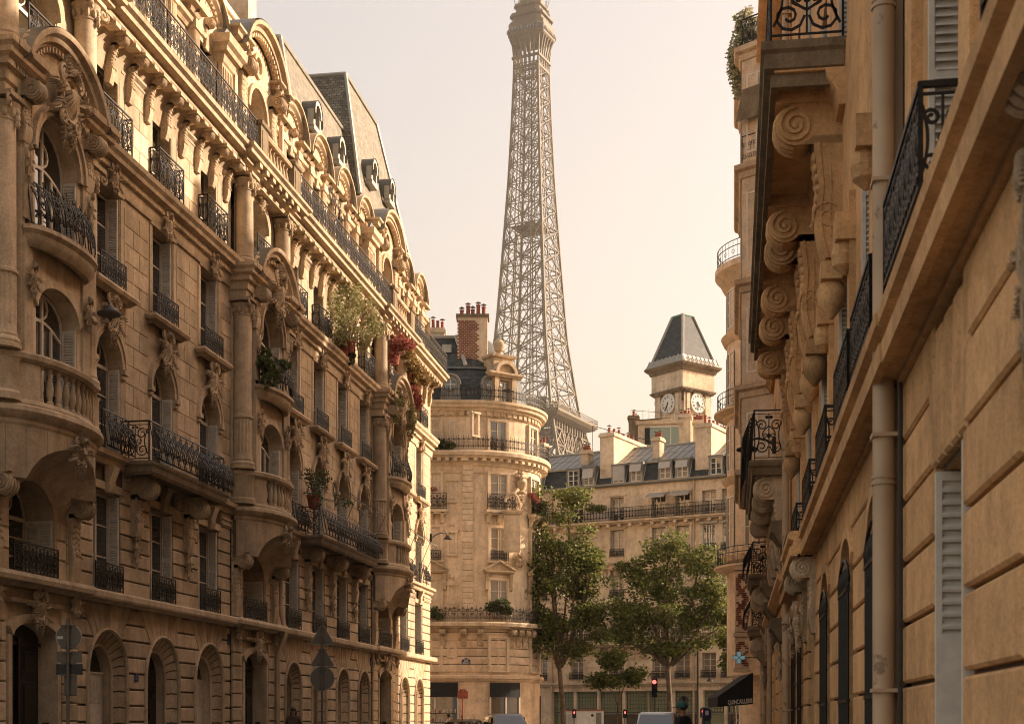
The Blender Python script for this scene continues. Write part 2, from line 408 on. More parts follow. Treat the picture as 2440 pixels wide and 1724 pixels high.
def scrollrail(W,H,mod=.5,r=.013,dens=1,ends=True,seed=0,belly=None,base=.05,topr=.022):
    """wrought-iron panel of paired scrolls, palmettes and bars, origin lower left"""
    b=MB(); rnd=random.Random(seed); k=max(1,round(W/mod)); m=W/k
    b.box(0,W,-.018,.018,H-topr*1.6,H); b.box(0,W,-.012,.012,base,base+.022); b.box(0,W,-.01,.01,H-.12*min(1,H),H-.12*min(1,H)+.014)
    zt=H-.12*min(1,H); zb=base+.02; h=zt-zb
    for i in range(k):
        c=(i+.5)*m; q=m*.25
        for sg in(-1,1):
            b.tube(spiral((c+sg*q,zb+h*.74),q*.85,q*.2,PI/2-sg*PI/2,sg*1.35,13),r)
            b.tube(spiral((c+sg*q*1.02,zb+h*.25),q*.9,q*.2,PI/2+sg*PI/2,sg*1.4,13),r)
            b.tube([(c+sg*q*(1.85-.5*sin(PI*t/8)),0,zb+h*(.12+.76*t/8)) for t in range(9)],r)
            if dens>1:
                b.tube([(c+sg*q*.9*sin(PI*t/7),0,zb+h*(.33+.4*t/7)) for t in range(8)],r*.9)
                b.tube(spiral((c+sg*q*.5,zb+h*.5),q*.42,q*.12,-PI/2,sg*1.2,9),r*.8)
                b.ball((c+sg*q*.3,0,zb+h*.93),(r*2.2,r*1.4,r*2.2),6,4)
        b.tube([(c,0,zb),(c,0,zt)],r*.9)
        b.ball((c,0,zb+h*.5),(r*2.4,r*1.8,r*3.4),6,4)
        if ends or i: b.box(i*m-.009,i*m+.009,-.009,.009,base,H-.02)
    if ends: b.box(-.014,.014,-.014,.014,0,H); b.box(W-.014,W+.014,-.014,.014,0,H)
    if belly:
        b.map(lambda u,n,z:(u,n+belly*max(0.,sin(PI*min(1.,max(0.,z/H))**.55)),z))
    return b
def console(P,H,W,rv=None,pw=2.2,xr=.2):
    """S-scroll bracket: volute under the slab at the top front, body curving back into a tail on the wall"""
    b=MB(); Rv=rv or min(P*.42,H*.22); cv=(P-Rv,H-Rv*1.12)
    fr=[(P*.98,H)]
    for i in range(15):
        t=R(80)-R(225)*i/14; fr.append((cv[0]+Rv*cos(t),cv[1]+Rv*sin(t)))
    x0,z0=fr[-1]; x0=max(x0,P*.3); fr[-1]=(x0,z0)
    xe=min(P*xr,.14) if xr==.2 else P*xr
    for i in range(1,13):
        t=i/12; fr.append((xe+(x0-xe)*(1-t)**pw+P*.10*sin(PI*min(1,max(0,(t-.45)/.55))),z0*(1-t)+.02*H))
    poly=[(-.02,H)]+fr+[(-.02,.0)]
    # side faces as quads strips from the wall to the front edge, so concave outlines stay clean
    for sg in(-1,1):
        uu=sg*W/2; vs=[]; fs=[]
        for n_,z_ in fr: vs+=[(uu,-.02,z_),(uu,n_,z_)]
        for i in range(len(fr)-1): fs.append((2*i,2*i+1,2*i+3,2*i+2))
        b.add(vs,fs)
    vs=[]; fs=[]
    for n_,z_ in poly: vs+=[(-W/2,n_,z_),(W/2,n_,z_)]
    for i in range(len(poly)-1): fs.append((2*i,2*i+1,2*i+3,2*i+2))
    b.add(vs,fs)
    for sg in(-1,1):
        uu=sg*(W/2+.004)
        pts=[(uu,cv[0]+rr*cos(t),cv[1]+rr*sin(t)) for rr,t in [(Rv*(.90-.78*i/36),PI/2-2*PI*2.1*i/36) for i in range(37)]]
        b.tube([(p[0]*1.03,p[1],p[2]) for p in pts],Rv*.13,4)
        b.ball((uu,cv[0],cv[1]),(W*.10,Rv*.22,Rv*.22),8,5)
        b.tube([(uu,n_*.82,z_) for n_,z_ in fr[16:]],Rv*.08,4)
        b.tube([(uu,n_*.45,z_) for n_,z_ in fr[18:26]],Rv*.06,4)
        e=fr[-5]; r2=min(.1*H,e[0]*.7)
        pts=[(uu,e[0]*.5+rr*cos(t),e[1]+rr*sin(t)) for rr,t in [(r2*(1-.75*i/16),2*PI*1.4*i/16) for i in range(17)]]
        b.tube(pts,Rv*.07,4)
    for i in range(6):
        n_,z_=fr[17+i]
        b.ball((0,n_,z_),(W*(.40-.03*i),P*.06,H*.05),8,5)
        for sg in(-1,1): b.ball((sg*W*.36,n_,z_-H*.02),(W*.13,P*.06,H*.03),6,4)
    for sg in(-.3,0,.3): b.tube([(sg*W,cv[0]+Rv*1.0*cos(t),cv[1]+Rv*1.0*sin(t)) for t in [R(75-20*i) for i in range(9)]],W*.09,5)
    return b
def acanthus(b,p,ang,L_,W,T,curl=.6,k=6):
    """a carved leaf spray in the (u,z) plane: stem bending by curl with paired lobes"""
    x,z=p; a=ang; st=L_/k; pts=[]
    for i in range(k+1):
        pts.append((x,T*(.35+.35*sin(PI*i/k)),z)); t=i/k; sz=W*(1-.7*t)
        for sg in(-1,1):
            d=a+sg*.95; ex,ez=x+sz*cos(d),z+sz*sin(d)
            b.tube([(x,T*.4,z),((x+ex)/2,T*.75,(z+ez)/2),(ex,T*.35,ez)],sz*.30,4,taper=sz*.08)
        x+=st*cos(a); z+=st*sin(a); a+=curl/k
    b.tube(pts,W*.16,4,taper=W*.05)
def cartouche(W,H,T,seed=0):
    """carved shell shield with curled rim and leaf sprays, centred on the origin"""
    b=MB(); rnd=random.Random(seed); m=min(W,H)
    for i in range(9):          # fluted shell
        t=R(200+140*i/8) if H<W*1.6 else R(210+120*i/8)
        b.tube([(0,T*.55,H*.16),(W*.13*cos(t)*1.2,T*.6,H*.16+H*.2*sin(t)),(W*.24*cos(t),T*.3,H*.16+H*.36*sin(t))],m*.022,4,taper=m*.045)
    b.ball((0,T*.2,-H*.02),(W*.22,T*.3,H*.27),12,8)
    b.tube([(W*.27*cos(t),T*.35,H*.33*sin(t)) for t in [2*PI*i/20 for i in range(20)]],m*.05,5,True)
    for sg in(-1,1):
        b.tube([(sg*(W*.28+rr*cos(t)),T*.45,H*.34+rr*sin(t)) for rr,t in [(W*.15*(1-.85*i/18),-PI/2+2*PI*1.5*i/18) for i in range(19)]],m*.038,5)
        b.tube([(sg*(W*.24+rr*cos(t)),T*.4,-H*.33+rr*sin(t)) for rr,t in [(W*.12*(1-.85*i/16),PI/2-2*PI*1.4*i/16) for i in range(17)]],m*.034,5)
        acanthus(b,(sg*W*.3,H*.05),PI/2-sg*1.1,m*.5,m*.14,T*.8,sg*-1.2)
        acanthus(b,(sg*W*.28,-H*.08),-PI/2+sg*.6,m*.55,m*.13,T*.7,sg*1.0)
        acanthus(b,(sg*W*.12,H*.3),PI/2-sg*.5,m*.36,m*.12,T*.9,sg*.9)
        acanthus(b,(sg*W*.16,-H*.30),-PI/2+sg*.25,m*.5,m*.10,T*.6,-sg*.8)
    for i in range(5): b.ball(((i-2)*W*.055,T*.5,H*(.42-.03*abs(i-2))),(W*.04,T*.3,H*.06),6,4)
    for i in range(5): b.ball((rnd.uniform(-.03,.03)*W,T*.3,-H*(.34+.04*i)),(W*.05*(1-.15*i),T*.25,H*.035),6,4)
    return b
def foliage(blobs,count,size,seed,flat=.5,droop=.0):
    """leaf faces scattered through ellipsoids (centre, radii, weight)"""
    rnd=random.Random(seed); b=MB(); tot=sum(x[2] for x in blobs)
    for (c,r,wt) in blobs:
        for i in range(int(count*wt/tot)):
            while 1:
                x,y,z=rnd.uniform(-1,1),rnd.uniform(-1,1),rnd.uniform(-1,1); q=x*x+y*y+z*z
                if .12<q<1: break
            p=Vector((c[0]+x*r[0],c[1]+y*r[1],c[2]+z*r[2])); sz=size*rnd.uniform(.55,1.35)
            a=Vector((rnd.gauss(0,1),rnd.gauss(0,1),rnd.gauss(0,flat)-droop)).normalized(); q2=a.orthogonal().normalized()
            q2=(q2*cos(rnd.uniform(0,6))+a.cross(q2)*sin(rnd.uniform(0,6))).normalized()
            w_=q2*sz*.38; up=a.cross(q2)*sz*.14
            b.add([p,p+a*sz*.5+w_+up,p+a*sz,p+a*sz*.5-w_+up],[(0,1,2),(0,2,3)])
    return b
BLOCKS={}
def blockset(par,blocks,keep,mat,name='stone_block',ch=.02):
    """individual dressed stones: the largest `keep` are objects of their own (shared meshes), the rest one joined part"""
    blocks=sorted(blocks,key=lambda x:-x[0])
    for (sz,poly,n0,n1,m) in blocks[:keep]:
        cu=sum(p[0] for p in poly)/len(poly); cz=sum(p[1] for p in poly)/len(poly)
        loc=[(round(p[0]-cu,2),round(p[1]-cz,2)) for p in poly]
        key=(tuple(loc),round(n0,3),round(n1,3),m or mat,ch)
        if key not in BLOCKS: BLOCKS[key]=MB().prism(loc,n0,n1,ch,False).mesh(name,m or mat)
        put(BLOCKS[key],name,par,(cu,0,cz))
    if len(blocks)>keep:
        b=MB()
        for (sz,poly,n0,n1,m) in blocks[keep:]: b.prism(poly,n0,n1,ch,False)
        struct(b.build(name,mat,par),'stuff')
# ------------------------------------------------------------------ ground
def sheet(name,x0,x1,y0,y1,z,mat,nx=1,ny=1):
    b=MB(); b.add([(x0,-y0,z),(x1,-y0,z),(x1,-y1,z),(x0,-y1,z)],[(0,1,2,3)]); return struct(b.build(name,mat))
sheet('ground',-900,900,-60,1500,-.004,'paving')
sheet('road',-13.3,-1.1,-40,78.5,.0,'asphalt')
sheet('avenue',-120,120,79,99,.004,'asphalt')
def slab(name,x0,x1,y0,y1,z0,z1,mat):
    b=MB(); b.box(x0,x1,-y1,-y0,z0,z1); return struct(b.build(name,mat))
slab('pavement',-16.5,-13.5,-40,77,-.1,.13,'paving'); slab('kerb',-13.5,-13.3,-40,77,-.1,.125,'kerb_stone')
slab('pavement',-.9,2.2,-40,76,-.1,.13,'paving'); slab('kerb',-1.1,-.9,-40,76,-.1,.125,'kerb_stone')
cr=thing('zebra_crossing','white painted zebra crossing stripes on the road before the far junction','crossing',(0,0,0))
for i in range(12): MB().box(-12.8+i*1.0,-12.3+i*1.0,-77.8,-75.2,.004,.009).build('stripe','paint_white',cr)
# ------------------------------------------------------------------ left apartment building
LB=thing('apartment_building','ornate sandstone apartment building with bow bays lining the left side','building',(-16,0,0),R(90))
WA=[35.0,38.55,42.15]; WB=[50.5,53.75,57.1,60.4]; WC=[68.0,71.2]; BAYS=[31.0,46.2,63.9]
SEG=[(33.15,44.05,WA),(48.35,61.75,WB),(66.05,73.9,WC)]
BH=2.15; U0=28.85; UE=73.9
L1,L2,L3,L4,L5=4.65,8.2,12.5,16.0,19.3
wl=MB(); wm=MB(); blocks=[]
def dist_w(u): return 1/(u*u)
def rusticated(u0,u1,z0,z1,course,obst,n0,n1,joint=.045,blk=blocks,mat=None,off=0):
    """courses of stones between obstacles; obst = list of functions z -> (ua,ub) or None"""
    k=max(1,round((z1-z0)/course)); c=(z1-z0)/k
    for i in range(k):
        za,zb=z0+i*c+joint/2,z0+(i+1)*c-joint/2
        lv=[za+(zb-za)*j/3 for j in range(4)]
        xs=[]
        for o in obst:
            iv=[o(z) for z in lv]
            if any(iv): xs.append([v if v else None for v in iv])
        xs.sort(key=lambda iv:min(v[0] for v in iv if v))
        left=[u0]*4
        for iv in xs:
            cz=[(v if v else None) for v in iv]
            good=[v for v in cz if v]
            right=[(v[0] if v else good[0][0]+ (good[0][1]-good[0][0])/2*0) for v in cz]
            if min(r-l for r,l in zip(right,left))>.06: stone_row(left,right,lv,n0,n1,blk,mat)
            left=[(v[1] if v else good[0][1]) for v in cz]
        right=[u1]*4
        if min(r-l for r,l in zip(right,left))>.06: stone_row(left,right,lv,n0,n1,blk,mat)
def stone_row(left,right,lv,n0,n1,blk,mat):
    w_=right[1]-left[1]; parts=max(1,round(w_/1.5))
    straight=max(left)-min(left)<1e-3 and max(right)-min(right)<1e-3
    for p in range(parts):
        l=[a+(b-a)*p/parts+(.012 if p else 0) for a,b in zip(left,right)]; r=[a+(b-a)*(p+1)/parts-(.012 if p<parts-1 else 0) for a,b in zip(left,right)]
        if straight: poly=[(l[0],lv[0]),(r[0],lv[0]),(r[0],lv[3]),(l[0],lv[3])]
        else: poly=[(r[j],lv[j]) for j in range(4)]+[(l[j],lv[j]) for j in (3,2,1,0)]
        u=(l[0]+r[0])/2
        blk.append(((r[1]-l[1])*(lv[3]-lv[0])*dist_w(abs(u)+2),poly,n0,n1,mat))
def arch_obst(uc,r,zs,fan=40,top=4.37):
    tf=math.tan(R(fan))
    def f(z):
        if z<zs: w_=r
        else:
            y=z-zs; w_=math.sqrt(max(0,r*r-y*y)) if y<r else 0
            if y>r*cos(R(fan)): w_=max(w_,y*tf)
        return (uc-w_-.015,uc+w_+.015) if w_>0 else None
    return f
def band(u0,u1,za,zb):
    return lambda z:(u0,u1) if za-1e-3<=z<=zb+1e-3 else None
# --- ground storey
AR=1.17; ZS=2.55
gops=[]; gob=[]
for (a,b,ws) in SEG:
    r=AR if a<40 else .95
    for u in ws:
        gops.append((u,r,0,ZS+r,r)); gob.append(arch_obst(u,r,ZS))
        # fan of voussoirs up to the string course
        k=7; lo,hi=R(90-40),R(90+40)
        for i in range(k):
            a0=lo+(hi-lo)*i/k+.008; a1=lo+(hi-lo)*(i+1)/k-.008
            def up(t): return (u+cos(t)*(4.36-ZS)/sin(t),4.36)
            poly=[(u+r*cos(a0),ZS+r*sin(a0)),up(a0),up(a1),(u+r*cos(a1),ZS+r*sin(a1))]
            blocks.append((.5*dist_w(u),poly,-.05,.0,None))
for (a,b,ws) in SEG:
    ops=[o for o in gops if a<o[0]<b]; wall(wm,a,b,0,4.5,-.05,ops,0)
    rusticated(a+.02,b-.02,.5,4.34,.425,[arch_obst(o[0],o[1],ZS) for o in ops],-.05,0.)
    rusticated(a+.02,b-.02,.02,.5,.48,[arch_obst(o[0],o[1],ZS) for o in ops],-.05,.05)
# arch splays with twisted grooves, inner rings, infill
def splay(u,r,ri,kind,par):
    b=MB(); k=13; pts_o=[(u-r,0.05)]+arcpts(u,r,ZS+r,r,k); pts_o+=[(u+r,.05)]
    pts_i=[(u-ri,0.05)]+arcpts(u,ri,ZS+ri,ri,k)+[(u+ri,.05)]
    seg=len(pts_o)-1
    rows=[0]+list(range(1,seg))+[seg]
    for i in range(seg):
        o0,o1,i0,i1=pts_o[i],pts_o[i+1],pts_i[i],pts_i[i+1]
        parts=6 if (i==0 or i==seg-1) else 1
        for q in range(parts):
            def L_(p0,p1,t): return (p0[0]+(p1[0]-p0[0])*t,p0[1]+(p1[1]-p0[1])*t)
            g=.02/ max(.1,math.hypot(o1[0]-o0[0],o1[1]-o0[1])/parts)
            t0,t1=(q+g)/parts,(q+1-g)/parts
            tw=.06 if parts==1 else 0
            a,bb=L_(o0,o1,t0),L_(o0,o1,t1); c,d=L_(i0,i1,min(1,t1)),L_(i0,i1,t0)
            m1=((a[0]+d[0])/2,(a[1]+d[1])/2+.03); m2=((bb[0]+c[0])/2,(bb[1]+c[1])/2+.03)
            b.add([(a[0],0,a[1]),(bb[0],0,bb[1]),(m2[0],-.12,m2[1]),(m1[0],-.12,m1[1]),(c[0],-.27,c[1]),(d[0],-.27,d[1])],[(0,1,2,3),(3,2,4,5)])
    b.build('arch_splay','stone',par)
    j=MB()
    for i in range(seg):
        o0,o1,i0,i1=pts_o[i],pts_o[i+1],pts_i[i],pts_i[i+1]
        j.add([(o0[0],-.03,o0[1]+.02),(o1[0],-.03,o1[1]+.02),(i1[0],-.3,i1[1]+.03),(i0[0],-.3,i0[1]+.03)],[(0,1,2,3)])
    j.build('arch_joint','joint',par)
    t=MB(); t.tube([(p[0],.015,p[1]) for p in pts_o],.06,6); t.tube([(p[0],-.25,p[1]) for p in pts_i],.05,6); t.build('arch_moulding','stone_carved',par,smooth=60)
    # vertical shaft of the reveal
    w_=MB(); ring=pts_i; m=len(ring)
    for i in range(m-1):
        a,bb=ring[i],ring[i+1]; w_.add([(a[0],-.26,a[1]),(bb[0],-.26,bb[1]),(bb[0],-.6,bb[1]),(a[0],-.6,a[1])],[(0,1,2,3)])
    w_.build('reveal','stone',par)
    if kind=='door':
        d=MB(); d.prism([(u-ri,0.02)]+arcpts(u,ri,ZS+ri,ri,k)+[(u+ri,.02)],-0.590,-0.510)
        for sg in(-1,1):
            for z0,z1 in((.3,1.1),(1.25,2.1),(2.2,2.9)): d.prism(rect(u+sg*ri*.5-.22,u+sg*ri*.5+.22,z0,z1),-0.510,-0.470,.02)
        d.box(u-.03,u+.03,-0.510,-0.450,0,2.95); o=d.build('door','door_dark',par)
        MB().ball((u+.08,-0.430,1.1),.04,8,5).build('handle','metal_grey',o)
        iron=MB(); iron.tube(spiral((u-.28,2.2),.2,.04,0,1.6,16,-0.440),.018); iron.tube(spiral((u+.28,2.2),.2,.04,PI,-1.6,16,-0.440),.018); iron.tube(spiral((u,1.5),.24,.05,PI/2,1.6,16,-0.440),.018)
        iron.build('grille','iron',o)
    else:
        g=MB(); g.prism([(u-ri,0.02)]+arcpts(u,ri,ZS+ri,ri,k)+[(u+ri,.02)],-0.590,-0.550); g.build('pane','glass',par)
        zt=ZS+.05
        s_=MB(); k2=4; ww=2*ri/k2
        for i in range(k2):
            a=u-ri+i*ww+.008; s_.box(a,a+ww-.016,-0.530,-0.490,.55,zt)
            s_.box(a+.04,a+ww-.056,-0.490,-0.482,.65,1.75)
            for q in range(15):
                z=1.85+q*(zt-2.0)/15; s_.box(a+.03,a+ww*.5-.02,-0.490,-0.475,z,z+.028); s_.box(a+ww*.5,a+ww-.046,-0.490,-0.475,z,z+.028)
        s_.box(u-ri,u+ri,-0.560,-0.460,zt,zt+.05); s_.box(u-ri,u+ri,-0.560,-.27,.35,.55)
        s_.build('shutter','wood_white',par)
for (a,b,ws) in SEG:
    for i,u in enumerate(ws):
        r=AR if a<40 else .95
        splay(u,r,r*.66,'door' if (a<40 and i==1) or (45<a<60 and i==1) else 'shutter',LB)
# --- string course, belt, cornices along the segments
def mould(name,z0,prof,mat='stone_carved',par=LB,u0=None,u1=None,smooth=None):
    b=MB()
    for (a,c,ws) in SEG if u0 is None else [(u0,u1,0)]: b.sweep([(n,z0+z) for n,z in prof],[(a,0),(c,0)])
    return b.build(name,mat,par,smooth=smooth)
for (a,c,ws) in SEG:
    mould('string_course',4.36,[(-.1,0),(.12,0),(.16,.05),(.33,.07),(.35,.12),(.35,.24),(.30,.29),(-.1,.29)],'stone',u0=a,u1=c+(.15 if c>70 else 0))
    mould('belt_course',7.88,[(-.1,0),(.1,0),(.14,.06),(.14,.14),(.28,.2),(.3,.32),(-.1,.32)],u0=a,u1=c+(.12 if c>70 else 0))
    # main cornice under the fourth floor with dentils
    mould('cornice',15.05,[(-.1,0),(.06,0),(.08,.1),(.10,.32),(.2,.36),(.2,.5),(.36,.56),(.38,.66),(.46,.74),(.48,.86),(.30,.93),(-.1,.94)],u0=a,u1=c+(.15 if c>70 else 0))
    d=MB(); u=a+.1
    while u<c-.15: d.box(u,u+.075,.1,.195,15.39,15.53); u+=.135
    struct(d.build('dentil','stone',LB),'stuff')
    # balcony slab crowning the fourth floor
    mould('balcony_slab',18.82,[(-.1,0),(.55,0),(.6,.05),(.62,.16),(.82,.2),(.84,.3),(.95,.36),(.98,.46),(.9,.5),(-.1,.5)],u0=a-.02,u1=c+(.3 if c>70 else .02))
# --- first floor
for (a,b,ws) in SEG:
    ops=[(u,.8,L1+.05,7.22,0) for u in ws]
    wall(wm,a,b,L1,7.9,-.05,ops,.30,wl)
    rusticated(a+.02,b-.02,L1+.02,7.45,.4,[band(u-.83,u+.83,L1,7.25) for u in ws],-.05,0.)
    for u in ws:
        window(LB,u,-.33,L1+.07,.78,2.5,0,shut=True,depth=.30,style='french')
        # keystone leaf over the head, lintel
        MB().prism([(u-.95,7.25),(u+.95,7.25),(u+.95,7.46),(u-.95,7.46)],-.05,.03,.015).build('lintel','stone',LB)
        MB().side([(0,7.2),(.10,7.2),(.16,7.35),(.14,7.5),(.24,7.75),(.26,7.86),(0,7.86)],u-.17,u+.17).build('keystone','stone_carved',LB,smooth=40)
        g=cached(('rail1',),lambda:scrollrail(1.64,.72,.33,.012,2,seed=1).mesh('railing','iron')); put(g,'railing',LB,(u-.82,.06,L1+.03))
    for i in range(len(ws)+1):
        p=a if i==0 else (ws[i-1]+ws[i])/2 if i<len(ws) else b
        x0=(ws[i-1]+.98) if i else a+.02; x1=(ws[i]-.98) if i<len(ws) else b-.02
        if x1-x0>.25:
            c=MB()
            for z,nn in((7.5,.05),(7.58,.03),(7.66,.07)): c.box(x0,x1,-.05,nn,z,z+.065)
            c.box(x0+.02,x1-.02,-.05,.02,7.45,7.88); c.build('capital_band','stone',LB)
# --- big central balconies of the second floor
def bigbalcony(u0,u1,n1,brk):
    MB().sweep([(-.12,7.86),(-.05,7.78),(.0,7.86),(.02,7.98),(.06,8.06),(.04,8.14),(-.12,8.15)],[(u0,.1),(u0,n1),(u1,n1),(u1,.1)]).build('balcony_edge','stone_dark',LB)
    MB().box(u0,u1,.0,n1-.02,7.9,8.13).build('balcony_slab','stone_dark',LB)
    W=u1-u0
    put(scrollrail(W,1.05,.42,.014,2,belly=.34,seed=3).mesh('railing','iron'),'railing',LB,(u0,n1-.08,8.14))
    e=scrollrail(n1-.12,1.05,n1-.12,.016,2,belly=0,seed=4).mesh('railing','iron')
    for uu in(u0,u1): put(e,'railing',LB,(uu,n1-.08,8.14),rot=(0,0,R(90)))
    cm=cached(('con',n1),lambda:console(.68,1.62,.36).mesh('console','stone_carved',50))
    for u in brk:
        put(cm,'console',LB,(u,.0,6.24))
        dm=cached(('drop',),lambda:cartouche(.34,.9,.22,5).mesh('carved_drop','stone_carved',50)); put(dm,'carved_drop',LB,(u,.02,5.9))
bigbalcony(35.75,41.25,.88,[36.62,40.3])
bigbalcony(51.1,59.3,.88,[52.1,55.4,58.75])
# --- second floor: arched windows with shell keystones
def ashlar(a,b,z0,z1,ws,hw,n=.0,course=.52):
    edges=[a]+[x for u in ws for x in(u-hw,u+hw)]+[b]
    for i in range(0,len(edges),2):
        x0,x1=edges[i]+.012,edges[i+1]-.012
        if x1-x0<.2: continue
        k=round((z1-z0)/course); c=(z1-z0)/k
        for q in range(k):
            za,zb=z0+q*c+.006,z0+(q+1)*c-.006
            cut=[x0,x1] if x1-x0<1.2 else [x0,x0+(x1-x0)*(.36 if q%2 else .62),x1]
            for l,r in zip(cut,cut[1:]): blocks.append(((r-l)*(zb-za)*dist_w(l)*.8,rect(l+.006,r-.006,za,zb),n-.02,n+.016,None))
for (a,b,ws) in SEG:
    ops=[(u,.78,L2,11.3,.78) for u in ws]
    wall(wl,a,b,7.95,12.4,0,ops,.34); ashlar(a,b,L2,12.3,ws,1.02)
    for u in ws:
        window(LB,u,-.33,L2+.03,.76,3.05,.76,shut=True,depth=.33,style='french')
        sur=MB()
        for r0,r1,nn in((.78,.92,.07),(.92,1.0,.11)):
            o=arcpts(u,r1,10.52+r1,r1,14); i_=arcpts(u,r0,10.52+r0,r0,14)
            for q in range(14): sur.prism([i_[q],o[q],o[q+1],i_[q+1]],-.01,nn)
        for sg in(-1,1):
            sur.box(min(u+sg*.78,u+sg*1.04),max(u+sg*.78,u+sg*1.04),-.01,.13,10.4,10.53); sur.box(min(u+sg*.78,u+sg*.99),max(u+sg*.78,u+sg*.99),-.01,.08,10.28,10.37)
        sur.build('arch_surround','stone_carved',LB)
        cm=cached(('cart',),lambda:cartouche(.95,1.15,.3,2).mesh('cartouche','stone_carved',50)); put(cm,'cartouche',LB,(u,.06,11.72))
        # third-floor sill on top
        MB().sweep([(-.1,12.28),(.05,12.2),(.12,12.27),(.2,12.3),(.24,12.38),(.2,12.46),(-.1,12.47)],[(u-1.0,.0),(u-1.,.12),(u+1.,.12),(u+1.,.0)]).build('sill','stone_carved',LB)
        if a>40 or True:
            pass
    for u in ws:
        if not(35.75<u<41.25 or 51.1<u<59.3):
            put(cached(('rail2',),lambda:scrollrail(1.6,1.0,.4,.014,2,belly=.25,seed=6).mesh('railing','iron')),'railing',LB,(u-.8,.22,8.2))
# --- third floor
for (a,b,ws) in SEG:
    ops=[(u,.7,L3,14.98,0) for u in ws]
    wall(wl,a,b,12.4,15.1,0,ops,.32); ashlar(a,b,L3,14.85,ws,.98)
    for u in ws:
        window(LB,u,-.31,L3+.02,.68,2.42,0,shut=True,depth=.31,style='french')
        put(cached(('rail3',),lambda:scrollrail(1.5,.72,.3,.012,2,seed=8).mesh('railing','iron')),'railing',LB,(u-.75,.17,12.47))
        put(cached(('cart3',),lambda:cartouche(.62,.72,.26,4).mesh('cartouche','stone_carved',50)),'cartouche',LB,(u,.12,15.22))
        f=MB(); f.sweep([(0,14.98),(.06,14.98),(.07,15.06),(0,15.06)],[(u-.9,0),(u+.9,0)]); f.build('lintel','stone_carved',LB)
    # pilaster strips beside the windows
    p=MB()
    for u in ws:
        for sg in(-1,1): p.box(min(u+sg*.74,u+sg*.93),max(u+sg*.74,u+sg*.93),0,.028,8.4 if False else 12.6,14.97)
    p.each('jamb_strip','stone',LB)
# --- fourth floor
cons4=lambda:console(.58,1.3,.22,.155).mesh('console','stone_carved',50)
for (a,b,ws) in SEG:
    ops=[(u,.72,L4,18.72,.5) for u in ws]
    wall(wl,a,b,15.9,18.95,0,ops,.38); ashlar(a,b,L4+.1,18.3,ws,1.0)
    for u in ws:
        window(LB,u,-.37,L4+.02,.7,2.66,.48,shut=True,depth=.37,style='french',glassm='glass_warm',shm='shutter_cream')
        put(cached(('rail4',),lambda:scrollrail(1.75,1.05,.58,.015,2,seed=9).mesh('railing','iron')),'railing',LB,(u-.87,.28,16.02))
        e=cached(('rail4e',),lambda:scrollrail(.26,1.05,.26,.014,1,seed=9).mesh('railing','iron'))
        for sg in(-1,1): put(e,'railing',LB,(u+sg*.87,.28,16.02),rot=(0,0,R(90)))
        o=MB(); ou=arcpts(u,.9,18.92,.66,12); i_=arcpts(u,.74,18.74,.5,12)
        for q in range(12): o.prism([i_[q],ou[q],ou[q+1],i_[q+1]],0,.06)
        o.build('arch_surround','stone_carved',LB)
    mids=[a+.45]+[(x+y)/2 for x,y in zip(ws,ws[1:])]+[b-.45]
    for m in mids:
        w_=1.2 if m not in(mids[0],mids[-1]) else .62
        MB().sweep([(0,18.3),(.05,18.3),(.07,18.36),(.15,18.42),(.16,18.48),(0,18.5)],[(m-w_/2,0),(m-w_/2,.02),(m+w_/2,.02),(m+w_/2,0)]).build('panel_cap','stone',LB)
    u=a+.35; i=0; k=round((b-a)/1.19)
    for i in range(k):
        uu=a+(i+.5)*(b-a)/k
        put(cached(('con4',),cons4),'console',LB,(uu,0,17.58))
        m=MB(); m.box(uu+.42,uu+.72,.05,.6,18.72,18.83); m.box(uu-.22,uu+.22,0,.62,18.76,18.84); m.each('modillion','stone',LB)
    # cove between the brackets
    c=MB(); c.sweep([(-.02,17.9),(.03,18.2),(.09,18.45),(.2,18.65),(.36,18.8),(-.02,18.82)],[(a,0),(b,0)]); c.build('cove','stone',LB,smooth=40)
    W=b-a
    k=max(1,round(W/3.6)); 
    for q in range(k):
        r_=scrollrail(W/k,1.02,.45,.0155,2,seed=11+q,topr=.025).mesh('railing','iron') if False else cached(('toprail',round(W/k,2)),lambda:scrollrail(W/k,1.02,.45,.0145,2,seed=11,topr=.025).mesh('railing','iron'))
        put(r_,'railing',LB,(a+q*W/k,.88,19.33))
